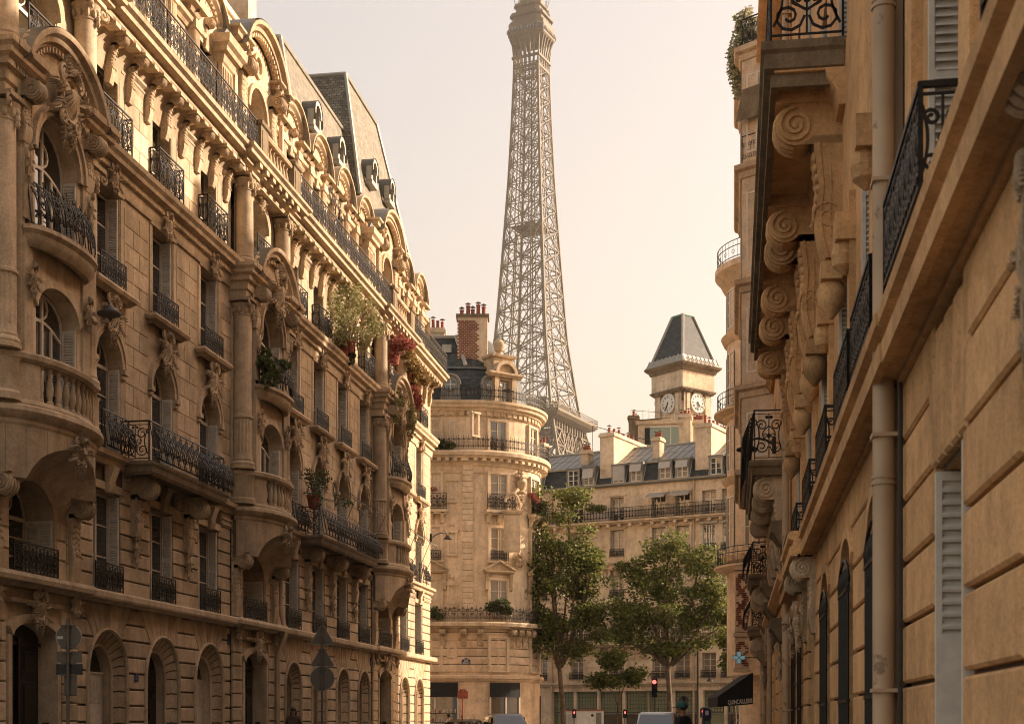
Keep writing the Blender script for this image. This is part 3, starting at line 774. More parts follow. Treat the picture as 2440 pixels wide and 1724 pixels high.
# --- attic storey with stone dormers
def dormer(par,u,n,hw=.62,z0=19.35,zh=21.9,zt=23.75):
    d=MB(); wall(d,u-hw-.48,u+hw+.48,z0,zh+.35,n,[(u,hw,z0+.1,zh,.0)],.35)
    for sg in(-1,1):
        a=u+sg*(hw+.28); d.box(a-.2,a+.2,n,n+.1,z0,zh+.25)
        d.box(a-.24,a+.24,n,n+.16,zh+.02,zh+.3)
        for q in range(5): d.box(a-.15+q*.065,a-.12+q*.065,n+.1,n+.125,zh-.5,zh-.02)
        d.box(min(u+sg*(hw+.46),u+sg*(hw+.5)),max(u+sg*(hw+.46),u+sg*(hw+.5)),n-1.2,n,z0,zh+.3)
    d.build('dormer_front','stone',par)
    p=MB(); zc=zh+.42; ww=hw+.62
    # segmental pediment built from a swept arch
    prof=[(0,0),(.07,.02),(.1,.12),(.2,.2),(.22,.3),(.34,.36),(.34,.44),(.0,.44)]
    K=16; rings=[]
    for i in range(K+1):
        t=PI*(.06+.88*i/K); rr=ww*.92; rise=zt-zc-.44
        rings.append([(u-(rr+o2*.9)*cos(t),n+o,zc+(rise+o2)*sin(t)) for o,o2 in prof])
    k=len(prof)
    p.add([q for r in rings for q in r],[(i*k+j,i*k+(j+1)%k,(i+1)*k+(j+1)%k,(i+1)*k+j) for i in range(K) for j in range(k)]+[tuple(range(k)),tuple(K*k+j for j in range(k))])
    for sg in(-1,1):
        a=u+sg*(ww-.05); p.sweep([(0,zc-.1),(.14,zc-.06),(.2,zc+.06),(.34,zc+.12),(.34,zc+.22),(0,zc+.24)],[(a-.22,n-.3),(a-.22,n),(a+.22,n),(a+.22,n-.3)])
    p.build('pediment','stone_carved',par,smooth=30)
    f=MB(); ring=[(u-ww*.9*cos(PI*i/14),zc-.1+(zt-zc-.4)*sin(PI*i/14)) for i in range(15)]; f.prism(ring,n-.1,n+.03); f.build('tympanum','stone',par)
    dm=MB()
    for i in range(13):
        t=PI*(.12+.76*i/12); cc=(u-(ww*.86)*cos(t),zc+(zt-zc-.52)*sin(t)); dm.ball((cc[0],n+.13,cc[1]),(.035,.07,.05),4,3)
    struct(dm.build('dentil','stone',par),'stuff')
    put(cached(('key_d',),lambda:console(.3,.95,.24).mesh('keystone','stone_carved',50)),'keystone',par,(u,n,zh-.15))
    r=MB(); ring2=[(u-(ww*.98)*cos(PI*i/14),zc+(zt-zc-.02)*sin(PI*i/14)) for i in range(15)]
    for a_,b_ in zip(ring2,ring2[1:]): r.add([(a_[0],n+.3,a_[1]),(b_[0],n+.3,b_[1]),(b_[0],n-1.9,b_[1]),(a_[0],n-1.9,a_[1])],[(0,1,2,3)])
    r.build('dormer_roof','lead',par,smooth=40)
    window(par,u,n-.35,z0+.12,hw-.02,zh-z0-.16,0,shut=True,depth=.35,style='french',glassm='glass_warm',shm='shutter_cream')
for (a,b,ws) in SEG:
    NW=-.25
    wall(wl,a,b,19.2,22.0,NW,[(u,1.05,19.3,21.99,0) for u in ws],0)
    mould('attic_cornice',21.9,[(NW-.1,0),(NW+.05,0),(NW+.1,.1),(NW+.2,.16),(NW+.22,.28),(NW-.1,.3)],u0=a,u1=b)
    for u in ws: dormer(LB,u,-.12)
for (a,b,ws) in SEG:
    q=MB(); q.v=wl.v; q.f=[f for f in wl.f if a-.01<=sum(wl.v[i][0] for i in f)/len(f)<=b+.01]
    q.build('wall','stone',LB)
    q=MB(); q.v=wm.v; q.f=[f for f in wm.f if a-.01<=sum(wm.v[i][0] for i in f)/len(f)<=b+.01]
    q.build('groove_shade_wall','joint',LB)  # backing coloured dark so the block grooves look shadowed
# ------------------------------------------------------------------ the projecting bow bays
def bowpath(uc,hw,n0,n1,k=16,e=1.0):
    return [(uc-hw*cos(PI*i/k),n0+(n1-n0)*sin(PI*i/k)**e) for i in range(k+1)]
def bownat(uc,hw,n0,n1,u):
    t=max(-1,min(1,(u-uc)/hw)); return n0+(n1-n0)*math.sqrt(max(0,1-t*t))
def column(par,u,n,z0,z1,r,ionic=True,ped=0,flz=None,mat='stone'):
    b=MB(); prof=[(r*1.32,z0),(r*1.32,z0+.08),(r*1.22,z0+.1),(r*1.28,z0+.16),(r*1.2,z0+.22),(r*1.06,z0+.25),(r*1.1,z0+.3),(r*1.02,z0+.34)]
    zc=z1-.55
    if flz:
        b.lathe(prof+[(r,flz[0])],u,n,20)
        b.lathe([(r*1.0,flz[0]),(r*1.0,flz[1])],u,n,32,flute=.09)
        b.lathe([(r*1.02,flz[1]),(r*1.1,flz[1]+.03),(r*1.1,flz[1]+.09),(r*.98,flz[1]+.12),(r*.95,zc),(r*1.04,zc+.02),(r*1.04,zc+.06),(r*.93,zc+.08),(r*.95,zc+.14)],u,n,20)
    else: b.lathe(prof+[(r,z0+.4),(r*.95,zc),(r*1.04,zc+.02),(r*1.04,zc+.06),(r*.93,zc+.08),(r*.95,zc+.14)],u,n,20)
    o=b.build('column',mat,par,smooth=35)
    c=MB(); zz=zc+.12
    c.lathe([(r*.95,zz),(r*1.05,zz+.1),(r*1.25,zz+.2),(r*1.3,zz+.26)],u,n,18)
    c.box(u-r*1.35,u+r*1.35,n-r*1.35,n+r*1.35,zz+.33,z1)
    for sg in(-1,1):
        for sn in(-1,1):
            q=(u+sg*r*1.15,n+sn*r*1.15)
            c.tube([(q[0]+.0*t,q[1],zz+.2) if False else (q[0]+rr*cos(t)*sg,q[1]+rr*.2*sn*cos(t),zz+.2+rr*sin(t)) for rr,t in [(.15*(1-.8*i/14),PI/2-2*PI*1.3*i/14) for i in range(15)]],.035,5)
            c.ball((q[0],q[1],zz+.2),.06,8,5)
    for i in range(10):
        t=2*PI*i/10; c.ball((u+r*1.05*cos(t),n+r*1.05*sin(t),zz+.04),(.06,.06,.12),5,4)
    for i in range(3): c.ball((u,n+r*1.15,zz+.08-.13*i),(.09-.02*i,.07,.09),6,4)
    c.build('capital','stone_carved',par,smooth=50)
def arch_ring(b,uc,z,r0,r1,n0,n1,a0=0,a1=PI,k=18):
    for i in range(k):
        t,q=a0+(a1-a0)*i/k,a0+(a1-a0)*(i+1)/k
        b.prism([(uc+r0*cos(t),z+r0*sin(t)),(uc+r1*cos(t),z+r1*sin(t)),(uc+r1*cos(q),z+r1*sin(q)),(uc+r0*cos(q),z+r0*sin(q))],n0,n1)
def baluster_mesh(h=.72,r=.085):
    return MB().lathe([(r*.95,0),(r*.95,.05),(r*.6,.08),(r*.7,.14),(r,.26),(r*.92,.36),(r*.5,.52),(r*.42,.58),(r*.62,.62),(r*.9,h-.03),(r*.9,h)],0,0,10).mesh('baluster','stone_carved',40)
def bay(uc,i,full=True):
    P=LB; a,b=uc-BH,uc+BH
    # ground: portal
    g=MB(); wall(g,a,b,0,4.4,.02,[(uc,1.08,0,3.62,.34)],.45); g.build('portal_wall','stone',P)
    rusticated(a+.01,uc-1.32,.5,4.0,.44,[],.02,.09); rusticated(uc+1.32,b-.01,.5,4.0,.44,[],.02,.09)
    s=MB(); ar=arcpts(uc,1.08,3.62,.34,12); o=[(uc+(x-uc)*1.16,z+.2) for x,z in ar]
    for p,q,r_,t in zip(ar,ar[1:],o[1:],o): s.prism([p,q,r_,t],.02,.14)
    for sg in(-1,1): s.box(min(uc+sg*1.08,uc+sg*1.24),max(uc+sg*1.08,uc+sg*1.24),.02,.1,.0,3.3)
    s.sweep([(0,4.0),(.16,4.02),(.2,4.1),(0,4.12)],[(uc-1.2,.02),(uc+1.2,.02)])
    s.build('portal_surround','stone_carved',P)
    put(cached(('pc',),lambda:cartouche(.8,.8,.3,9).mesh('cartouche','stone_carved',50)),'cartouche',P,(uc,.1,3.95))
    d=MB(); d.prism([(uc-1.08,.02)]+arcpts(uc,1.08,3.62,.34,12)+[(uc+1.08,.02)],-0.48,-0.40)
    for sg in(-1,1):
        c=uc+sg*.54
        for z0,z1 in((.25,.95),(1.1,2.3),(2.45,3.05)): d.prism(rect(c-.36,c+.36,z0,z1),-0.40,-0.35,.03); d.prism(rect(c-.26,c+.26,z0+.1,z1-.1),-0.35,-0.32,.02)
    d.box(uc-.05,uc+.05,-0.40,-0.30,0,3.3); d.box(uc-1.08,uc+1.08,-0.40,-0.33,3.12,3.2)
    o=d.build('door','door_dark',P); MB().ball((uc+.14,-0.30,1.15),.05,8,5).build('handle','metal_grey',o)
    k=MB(); k.prism(rect(uc+1.02,uc+1.079,.9,1.35),-.28,-.12); k.build('intercom','metal_dark',P)
    # first floor niche window with carved consoles
    m=MB(); m.sweep([(-.2,4.36),(.1,4.36),(.16,4.42),(.34,4.46),(.36,4.56),(.3,4.66),(-.2,4.66)],[(a,.02),(a+.02,.12),(b-.02,.12),(b,.02)]); m.build('string_course','stone',P)
    f=MB(); wall(f,a,b,4.6,8.0,.02,[(uc,1.1,4.68,7.0,.9)],.75)
    f.build('niche_wall','stone',P)
    rusticated(a+.01,uc-1.62,4.7,7.8,.42,[],.02,.08); rusticated(uc+1.62,b-.01,4.7,7.8,.42,[],.02,.08)
    for sg in(-1,1):
        rusticated(*( (uc-1.6,uc-1.14) if sg<0 else (uc+1.14,uc+1.6)),4.7,6.1,.42,[],.02,.06)
    window(P,uc,-.72,4.7,1.08,2.28,.88,shut=True,depth=.7,style='french')
    put(cached(('railn',),lambda:scrollrail(2.1,.72,.35,.013,2,seed=21).mesh('railing','iron')),'railing',P,(uc-1.05,.12,4.68))
    cm=cached(('mcon',),lambda:console(.55,2.05,.42).mesh('console','stone_carved',50)); fm=cached(('mfoot',),lambda:cartouche(.46,.62,.3,13).mesh('carved_foot','stone_carved',50))
    for sg in(-1,1): put(cm,'console',P,(uc+sg*1.88,.04,4.68)); put(fm,'carved_foot',P,(uc+sg*1.88,.1,4.2))
    # bow corbel: curved front pierced by an arch, soffit running back to the niche
    zt=7.8; hwb=BH+.02; n0,n1=.12,1.12; K=28; zs=5.95; ra=1.62
    fr=MB(); so=MB(); jo=MB()
    for q in range(K):
        ua,ub=uc-hwb*cos(PI*q/K),uc-hwb*cos(PI*(q+1)/K)
        def bot(u):
            t=abs(u-uc)
            return 6.62+.86*math.sqrt(max(0,1-(t/ra)**2)) if t<ra else 6.62
        na,nb=bownat(uc,hwb,n0,n1,ua),bownat(uc,hwb,n0,n1,ub)
        g=.008 if q%3==0 else .0; gb=.008 if q%3==2 else 0.
        fr.add([(ua+g,na,bot(ua)),(ub-gb,nb,bot(ub)),(ub-gb,nb,zt),(ua+g,na,zt)],[(0,1,2,3)])
        jo.add([(ua,na-.03,bot(ua)+.01),(ub,nb-.03,bot(ub)+.01),(ub,nb-.03,zt),(ua,na-.03,zt)],[(0,1,2,3)])
        def back(u): 
            t=max(-1.,min(1.,(u-uc)/hwb)); return (uc+t*1.12, zs-.05+math.sqrt(max(0,1-t*t))*.95)
        A,B=back(ua),back(ub)
        mid=lambda u,n_,bk:((u+bk[0])/2,(n_+.02)/2-.05,(bot(u)+bk[1])/2+.10)
        m1,m2=mid(ua,na,A),mid(ub,nb,B)
        so.add([(ua+g,na,bot(ua)),(ub-gb,nb,bot(ub)),(m2[0]-gb,m2[1],m2[2]),(m1[0]+g,m1[1],m1[2]),(B[0],.015,B[1]),(A[0],.015,A[1])],[(0,1,2,3),(3,2,4,5)])
        jo.add([(ua,na-.02,bot(ua)+.03),(ub,nb-.02,bot(ub)+.03),(m2[0],m2[1],m2[2]+.04),(m1[0],m1[1],m1[2]+.04),(B[0],.0,B[1]+.04),(A[0],.0,A[1]+.04)],[(0,1,2,3),(3,2,4,5)])
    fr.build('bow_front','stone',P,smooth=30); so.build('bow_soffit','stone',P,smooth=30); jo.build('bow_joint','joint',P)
    put(cached(('mask',),lambda:cartouche(.75,.7,.5,17).mesh('carved_mask','stone_carved',50)),'carved_mask',P,(uc,n1-.12,7.45))
    path=bowpath(uc,hwb,n0,n1,24)
    MB().sweep([(-.3,7.74),(0,7.74),(.04,7.8),(.03,7.88),(.14,7.94),(.2,8.04),(.18,8.14),(.08,8.2),(-.3,8.2)],path).build('bow_moulding','stone_carved',P,smooth=35)
    # bow parapet with balusters, cap
    MB().sweep([(-.28,8.18),(.0,8.18),(.03,8.24),(-.02,8.34),(-.28,8.36)],path).build('parapet_base','stone',P,smooth=35)
    cut=1.28; pc=MB()
    for sg in(-1,1):
        pts=[p for p in path if sg*(p[0]-uc)>cut-.12]
        if sg>0: pts=pts
        pc.sweep([(-.26,8.3),(-.04,8.3),(-.04,9.16),(-.26,9.16)],pts)
        q=[p for p in pts][1:-1]
        pc.lathe([(.40,8.25),(.40,8.4),(.36,8.45),(.36,9.1),(.4,9.16)],uc+sg*1.95,.33,18)
    pc.each('parapet_wall','stone',P,smooth=35)
    bm=cached(('bal',),baluster_mesh)
    for q in range(9):
        u=uc-1.2+2.4*q/8; put(bm,'baluster',P,(u,bownat(uc,hwb,n0,n1,u)-.14,8.35),scale=(1,1,1.13))
    MB().sweep([(-.3,9.14),(.0,9.14),(.06,9.2),(.07,9.3),(.0,9.36),(-.3,9.37)],path).build('parapet_cap','stone_carved',P,smooth=35)
    MB().add([(p[0],p[1]-.05,8.3) for p in path]+[(uc,0,8.3)],[tuple(range(len(path)))]).build('bow_floor','stone_dark',P)
    # shaft of the bay
    nb_=.6; hw=1.62
    s=MB(); wall(s,uc-hw,uc+hw,8.3,15.15,nb_,[(uc,1.02,9.3,11.2,.55)],.5) if False else None
    s=MB(); wall(s,uc-hw,uc+hw,8.3,12.0,nb_,[(uc,1.02,8.4,11.15,.62)],.36); wall(s,uc-hw,uc+hw,12.0,15.15,nb_,[(uc,1.05,12.2,14.98,1.0)],.36)
    for sg in(-1,1): s.add([(uc+sg*hw,nb_,8.3),(uc+sg*hw,-.1,8.3),(uc+sg*hw,-.1,15.15),(uc+sg*hw,nb_,15.15)],[(0,1,2,3)])
    for sg in(-1,1): s.box(min(uc+sg*hw,uc+sg*BH),max(uc+sg*hw,uc+sg*BH),-.1,.08,8.2,15.15)
    s.build('bay_wall','stone',P)
    st=MB()
    for sg in(-1,1):
        st.box(min(uc+sg*1.22,uc+sg*1.6),max(uc+sg*1.22,uc+sg*1.6),nb_,nb_+.06,9.4,11.9)
        st.box(min(uc+sg*1.22,uc+sg*1.6),max(uc+sg*1.22,uc+sg*1.6),nb_,nb_+.06,12.3,14.2)
    st.each('jamb_strip','stone',P)
    window(P,uc,nb_-.35,8.42,1.0,2.7,.6,shut=True,depth=.35,style='deco',framem='wood_white')
    window(P,uc,nb_-.35,12.22,1.03,2.74,.98,shut=True,depth=.35,style='deco',framem='wood_white')
    q=MB(); arch_ring(q,uc,13.98,1.05,1.2,nb_,nb_+.1); arch_ring(q,uc,13.98,1.2,1.3,nb_,nb_+.16)
    q.build('arch_surround','stone_carved',P)
    q=MB(); ar=arcpts(uc,1.02,11.15,.62,14); o=[(uc+(x-uc)*1.16,z+.15) for x,z in ar]
    for p0,p1,p2,p3 in zip(ar,ar[1:],o[1:],o): q.prism([p0,p1,p2,p3],nb_,nb_+.09)
    q.build('arch_surround','stone_carved',P)
    for sg in(-1,1): put(cached(('side_orn',),lambda:cartouche(.42,.8,.24,23).mesh('carved_drop','stone_carved',50)),'carved_drop',P,(uc+sg*1.36,nb_+.06,11.0))
    # small bowed balcony
    bp=bowpath(uc,1.5,nb_,nb_+.48,16,.8)
    MB().sweep([(-.3,11.78),(-.1,11.72),(.02,11.86),(.04,11.98),(.12,12.06),(.1,12.16),(-.3,12.18)],bp).build('balcony_slab','stone_carved',P,smooth=35)
    MB().add([(p[0],p[1]-.05,12.16) for p in bp],[tuple(range(len(bp)))]).build('balcony_floor','stone_dark',P)
    def br():
        r_=scrollrail(2.9,1.08,.36,.015,2,belly=.22,seed=31)
        def mp(u,n,z):
            t=u/2.9; x=-1.45*cos(PI*t) if False else (t-.5)*2.9
            return (x,n+.42*max(0,sin(PI*t))**.8+.02,z)
        return r_.map(mp).mesh('railing','iron')
    put(cached(('bayrail',),br),'railing',P,(uc,nb_,12.16))
    # columns
    for sg in(-1,1): column(P,uc+sg*1.95,.33,9.36,14.75,.30,flz=(9.85,10.95))
    # entablature and broken segmental pediment with cartouche
    ep=[(a-.1,.1),(a-.1,.55),(uc-1.55,.55),(uc-1.55,.72)]
    prof=[(-.3,14.72),(.05,14.72),(.06,14.95),(.12,15.0),(.14,15.22),(.24,15.26),(.24,15.4),(.36,15.46),(.38,15.56),(.46,15.64),(.47,15.74),(-.3,15.82)]
    e=MB(); e.sweep(prof,[(a-.06,-.1),(a-.06,.5),(uc-1.35,.5),(uc-1.35,.4)]); e.sweep(prof,[(uc+1.35,.4),(uc+1.35,.5),(b+.06,.5),(b+.06,-.1)]); e.each('entablature','stone_carved',P)
    dd=MB()
    for sg in(-1,1):
        for q in range(6): u=uc+sg*(1.45+q*.13); dd.box(u-.04,u+.04,.6,.74,15.26,15.4)
    struct(dd.build('dentil','stone',P),'stuff')
    pd=MB(); K=22; rings=[]; pr=[(0,0),(.06,0),(.1,.1),(.22,.14),(.24,.24),(.36,.3),(.38,.42),(0,.44)]
    for q in range(K+1):
        t=PI*(.13+.74*q/K); rings.append([(uc-(1.75+o2)*cos(t),nb_+.05+o,14.85+(1.62+o2)*sin(t)) for o,o2 in pr])
    k=len(pr); pd.add([x for r_ in rings for x in r_],[(x*k+j,x*k+(j+1)%k,(x+1)*k+(j+1)%k,(x+1)*k+j) for x in range(K) for j in range(k)]+[tuple(range(k)),tuple(K*k+j for j in range(k))])
    for sg in(-1,1):
        u=uc+sg*1.75; pd.sweep([(0,15.45),(.2,15.5),(.36,15.62),(.38,15.76),(0,15.82)],[(u-.3,.3),(u-.3,nb_+.02),(u+.3,nb_+.02),(u+.3,.3)])
    pd.build('pediment','stone_carved',P,smooth=30)
    dd=MB()
    for q in range(24):
        t=PI*(.16+.68*q/23); dd.box(uc-1.72*cos(t)-.035,uc-1.72*cos(t)+.035,nb_+.1,nb_+.2,14.85+1.6*sin(t)-.05,14.85+1.6*sin(t)+.06)
    struct(dd.build('dentil','stone',P),'stuff')
    ty=MB(); ty.prism([(uc-1.7*cos(PI*x/16),14.9+1.6*sin(PI*x/16)) for x in range(17)],-.1,nb_-.005) if False else None
    rr=MB()
    for x in range(16):
        t,q=PI*(.1+.8*x/16),PI*(.1+.8*(x+1)/16)
        rr.add([(uc-2.17*cos(t),nb_+.4,14.87+2.05*sin(t)),(uc-2.17*cos(q),nb_+.4,14.87+2.05*sin(q)),(uc-2.17*cos(q),-.1,14.87+2.05*sin(q)),(uc-2.17*cos(t),-.1,14.87+2.05*sin(t))],[(0,1,2,3)])
    rr.build('pediment_roof','lead',P,smooth=40)
    tw=MB()
    for x in range(16):
        t,q=PI*x/16,PI*(x+1)/16
        i0,i1=(uc-1.05*cos(t),13.98+1.0*sin(t)),(uc-1.05*cos(q),13.98+1.0*sin(q)); o0,o1=(uc-1.85*cos(t),14.85+1.7*sin(t)),(uc-1.85*cos(q),14.85+1.7*sin(q))
        tw.add([(i0[0],nb_+.02,i0[1]),(i1[0],nb_+.02,i1[1]),(o1[0],nb_+.02,o1[1]),(o0[0],nb_+.02,o0[1])],[(0,1,2,3)])
    tw.build('tympanum','stone',P)
    put(cached(('bigcart',),lambda:cartouche(1.35,1.5,.55,41).mesh('cartouche','stone_carved',50)),'cartouche',P,(uc,nb_+.12,15.45))
    for sg in(-1,1): put(cached(('vcon',),lambda:console(.5,1.35,.34).mesh('console','stone_carved',50)),'console',P,(uc+sg*1.52,nb_-.02,13.9)); put(cached(('drop2',),lambda:cartouche(.26,.9,.2,43).mesh('carved_drop','stone_carved',50)),'carved_drop',P,(uc+sg*1.52,nb_+.06,13.5))
    # fourth floor of the bay
    s=MB(); wall(s,a,b,15.7,18.95,.12,[(uc,1.0,16.0,18.55,.8)],.5); s.build('bay_wall','stone',P)
    window(P,uc,-.36,16.0,.98,2.52,.78,shut=True,depth=.48,style='french',framem='wood_white',glassm='glass_warm',shm='shutter_cream')
    q=MB(); ar=arcpts(uc,1.0,18.55,.8,14); o=[(uc+(x-uc)*1.2,z+.17) for x,z in ar]
    for p0,p1,p2,p3 in zip(ar,ar[1:],o[1:],o): q.prism([p0,p1,p2,p3],.12,.22)
    q.build('arch_surround','stone_carved',P)
    put(cached(('cart3',),lambda:None) if ('cart3',) in CACHE else cached(('cart3',),lambda:cartouche(.62,.72,.26,4).mesh('cartouche','stone_carved',50)),'cartouche',P,(uc,.25,18.5))
    put(cached(('railb4',),lambda:scrollrail(2.6,1.05,.43,.015,2,seed=51).mesh('railing','iron')),'railing',P,(uc-1.3,.6,16.05))
    for sg in(-1,1): column(P,uc+sg*1.92,.38,15.8,18.72,.28)
    # crowning entablature, pedestals and balustrade
    prof=[(-.2,18.68),(.3,18.68),(.32,18.85),(.5,18.9),(.52,19.02),(.72,19.06),(.74,19.16),(.84,19.22),(.86,19.3),(-.2,19.33)]
    MB().sweep(prof,[(a-.12,-.1),(a-.12,.26),(b+.12,.26),(b+.12,-.1)]).build('entablature','stone_carved',P)
    md=MB()
    for q in range(7): u=a+.2+(b-a-.4)*q/6; md.box(u-.13,u+.13,.5,.95,18.9,19.04)
    md.each('modillion','stone',P)
    pe=MB()
    for sg in(-1,1):
        u=uc+sg*1.72; pe.box(u-.36,u+.36,.5,.98,19.3,20.25); pe.sweep([(0,20.22),(.06,20.26),(.08,20.36),(0,20.4)],[(u-.36,.5),(u-.36,.98),(u+.36,.98),(u+.36,.5)]); pe.box(u-.36,u+.36,.5,.98,20.22,20.41); pe.prism(rect(u-.24,u+.24,19.45,20.1),.98,1.0,.008)
    pe.build('pedestal','stone_dark',P)
    for q in range(8): u=uc-1.2+2.4*q/7; put(bm,'baluster',P,(u,.74,19.42))
    MB().box(uc-1.36,uc+1.36,.58,.9,19.31,19.43).build('balustrade_base','stone',P); MB().sweep([(-.2,20.13),(.16,20.13),(.2,20.2),(.16,20.28),(-.2,20.28)],[(uc-1.36,.74),(uc+1.36,.74)]).build('balustrade_cap','stone',P)
    # attic aedicule
    na=.12
    s=MB(); wall(s,a+.1,b-.1,19.3,22.6,na,[(uc,.85,19.5,22.25,.85)],.5)
    for sg in(-1,1): s.add([(uc+sg*(BH-.1),na,19.3),(uc+sg*(BH-.1),-1.6,19.3),(uc+sg*(BH-.1),-1.6,22.6),(uc+sg*(BH-.1),na,22.6)],[(0,1,2,3)])
    ring=[(uc-1.95*cos(PI*x/18),22.55+1.25*sin(PI*x/18)) for x in range(19)]; s.prism(ring,na-.1,na+.01)
    s.build('attic_wall','stone',P)
    window(P,uc,na-.5,19.5,.83,2.73,.83,shut=True,depth=.5,style='french',glassm='glass_warm',shm='shutter_cream')
    q=MB(); arch_ring(q,uc,21.4,.85,1.02,na,na+.1); arch_ring(q,uc,23.05,.28,.42,na,na+.1,0,2*PI); q.build('arch_surround','stone_carved',P)
    cm=cached(('acon',),lambda:console(.5,2.3,.5).mesh('console','stone_carved',50))
    for sg in(-1,1): put(cm,'console',P,(uc+sg*1.5,na,20.3)); put(cached(('cart3b',),lambda:cartouche(.5,.5,.26,61).mesh('cartouche','stone_carved',50)),'cartouche',P,(uc+sg*1.5,na+.2,22.75))
    pd=MB(); rings=[]; pr=[(0,0),(.08,0),(.12,.1),(.26,.14),(.28,.26),(.42,.32),(.44,.44),(0,.46)]
    for x in range(K+1):
        t=PI*(.1+.8*x/K); rings.append([(uc-(1.8+o2)*cos(t),na+.05+o,22.4+(1.45+o2)*sin(t)) for o,o2 in pr])
    pd.add([x for r_ in rings for x in r_],[(x*k+j,x*k+(j+1)%k,(x+1)*k+(j+1)%k,(x+1)*k+j) for x in range(K) for j in range(k)]+[tuple(range(k)),tuple(K*k+j for j in range(k))])
    for sg in(-1,1):
        u=uc+sg*2.05; pd.sweep([(-.1,22.72),(.1,22.72),(.14,22.82),(.3,22.9),(.32,23.02),(.42,23.08),(.42,23.16),(-.1,23.2)],[(u-.32,-.3),(u-.32,na),(u+.32,na),(u+.32,-.3)])
    pd.build('pediment','stone_carved',P,smooth=30)
    dd=MB()
    for x in range(22):
        t=PI*(.14+.72*x/21); dd.box(uc-1.82*cos(t)-.045,uc-1.82*cos(t)+.045,na+.15,na+.28,22.4+1.46*sin(t)-.05,22.4+1.46*sin(t)+.06)
    struct(dd.build('dentil','stone',P),'stuff')
    rf=MB()
    for x in range(16):
        t,q=PI*(.06+.88*x/16),PI*(.06+.88*(x+1)/16)
        rf.add([(uc-2.27*cos(t),na+.45,22.42+1.93*sin(t)),(uc-2.27*cos(q),na+.45,22.42+1.93*sin(q)),(uc-2.27*cos(q),-2.4,22.42+1.93*sin(q)),(uc-2.27*cos(t),-2.4,22.42+1.93*sin(t))],[(0,1,2,3)])
    rf.build('pediment_roof','zinc',P,smooth=40)
    # pier on the near side of the aedicule
    u=a-.7; pr_=MB(); pr_.box(u-.45,u+.45,-.6,.15,19.3,22.0); pr_.sweep([(0,21.7),(.05,21.75),(.1,21.95),(.22,22.0),(.25,22.12),(.36,22.2),(.38,22.45),(0,22.5)],[(u-.45,-.6),(u-.45,.15),(u+.45,.15),(u+.45,-.6)]); pr_.box(u-.6,u+.6,-.6,.3,22.44,22.5)
    for q in range(6): pr_.box(u-.4+q*.145,u-.34+q*.145,.15,.19,21.0,21.6)
    pr_.build('attic_pier','stone',P); MB().prism([(u-.7,22.5),(u+.7,22.5),(u+.45,22.75),(u-.45,22.75)],-.8,.3).build('pier_cap','lead',P)
for i,uc in enumerate(BAYS): bay(uc,i)
blockset(LB,blocks,296,'stone')
# ------------------------------------------------------------------ slate roofs, lucarnes, chimneys of the left building
def mansard(par,u0,u1,zb,zt,nb,nt_,depth,h0,h1,mat='slate',dark='slate',name='roof'):
    """steep slated front with hipped ends: h0,h1 = how far the top is set in at each end"""
    A=[(u0,nb,zb),(u1,nb,zb),(u1-h1,nt_,zt),(u0+h0,nt_,zt)]; B=[(u0,-depth,zb),(u1,-depth,zb),(u1-h1,-depth,zt),(u0+h0,-depth,zt)]
    MB().add(A,[(0,1,2,3)]).build(name,mat,par,uv=True)
    MB().add([A[0],A[3],B[3],B[0]],[(0,1,2,3)]).add([A[1],A[2],B[2],B[1]],[(0,1,2,3)]).each('roof_end',dark,par,uv=True)
    MB().add([A[3],A[2],B[2],B[3]],[(0,1,2,3)]).build('roof_top','lead',par)
    r=MB(); 
    for p,q in((A[0],A[3]),(A[3],A[2]),(A[2],A[1]),(A[3],B[3])): r.tube([(x[0],x[1]+.03,x[2]+.03) for x in(p,q)],.09,6)
    r.build('ridge_flashing','zinc_pale',par)
mansard(LB,U0,73.9,22.0,24.6,-.45,-1.35,14,0,.0,'slate')
mansard(LB,33.2,47.2,23.9,27.6,-.9,-1.9,9,1.6,1.0,'slate')
mansard(LB,53.4,66.2,23.9,28.3,-.85,-2.0,9,1.7,.6,'slate')
mansard(LB,63.3,73.3,25.0,31.2,-.95,-2.1,9,1.7,2.6,'slate')
def lucarne(par,u,n,z):
    b=MB(); arch_ring(b,u,z,.34,.5,n-.02,n+.25,-.2,PI+.2,16); b.box(u-.5,u+.5,n-.1,n+.22,z-.75,z-.55)
    for sg in(-1,1): b.box(u+sg*.42-.12,u+sg*.42+.12,n-.05,n+.2,z-.6,z+.05)
    o=b.build('lucarne','zinc_pale',par,smooth=40)
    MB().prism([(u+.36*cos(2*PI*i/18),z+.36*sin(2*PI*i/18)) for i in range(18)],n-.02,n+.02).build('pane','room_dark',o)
    r=MB()
    for i in range(14):
        t,q=PI*i/14,PI*(i+1)/14; r.add([(u+.53*cos(t),n+.28,z+.53*sin(t)),(u+.53*cos(q),n+.28,z+.53*sin(q)),(u+.53*cos(q),n-.75,z+.53*sin(q)),(u+.53*cos(t),n-.75,z+.53*sin(t))],[(0,1,2,3)])
    for sg in(-1,1): r.add([(u+sg*.53,n+.28,z),(u+sg*.53,n-.75,z),(u+sg*.53,n-.75,z-.4),(u+sg*.53,n+.28,z-.4)],[(0,1,2,3)])
    r.build('hood','lead',o,smooth=50)
for u,n,z in((36.5,-1.05,25.4),(40.5,-1.05,25.4),(56.6,-1.1,25.8),(60.2,-1.1,25.8),(65.6,-1.05,26.9),(69.2,-1.1,27.3)): lucarne(LB,u,n,z)
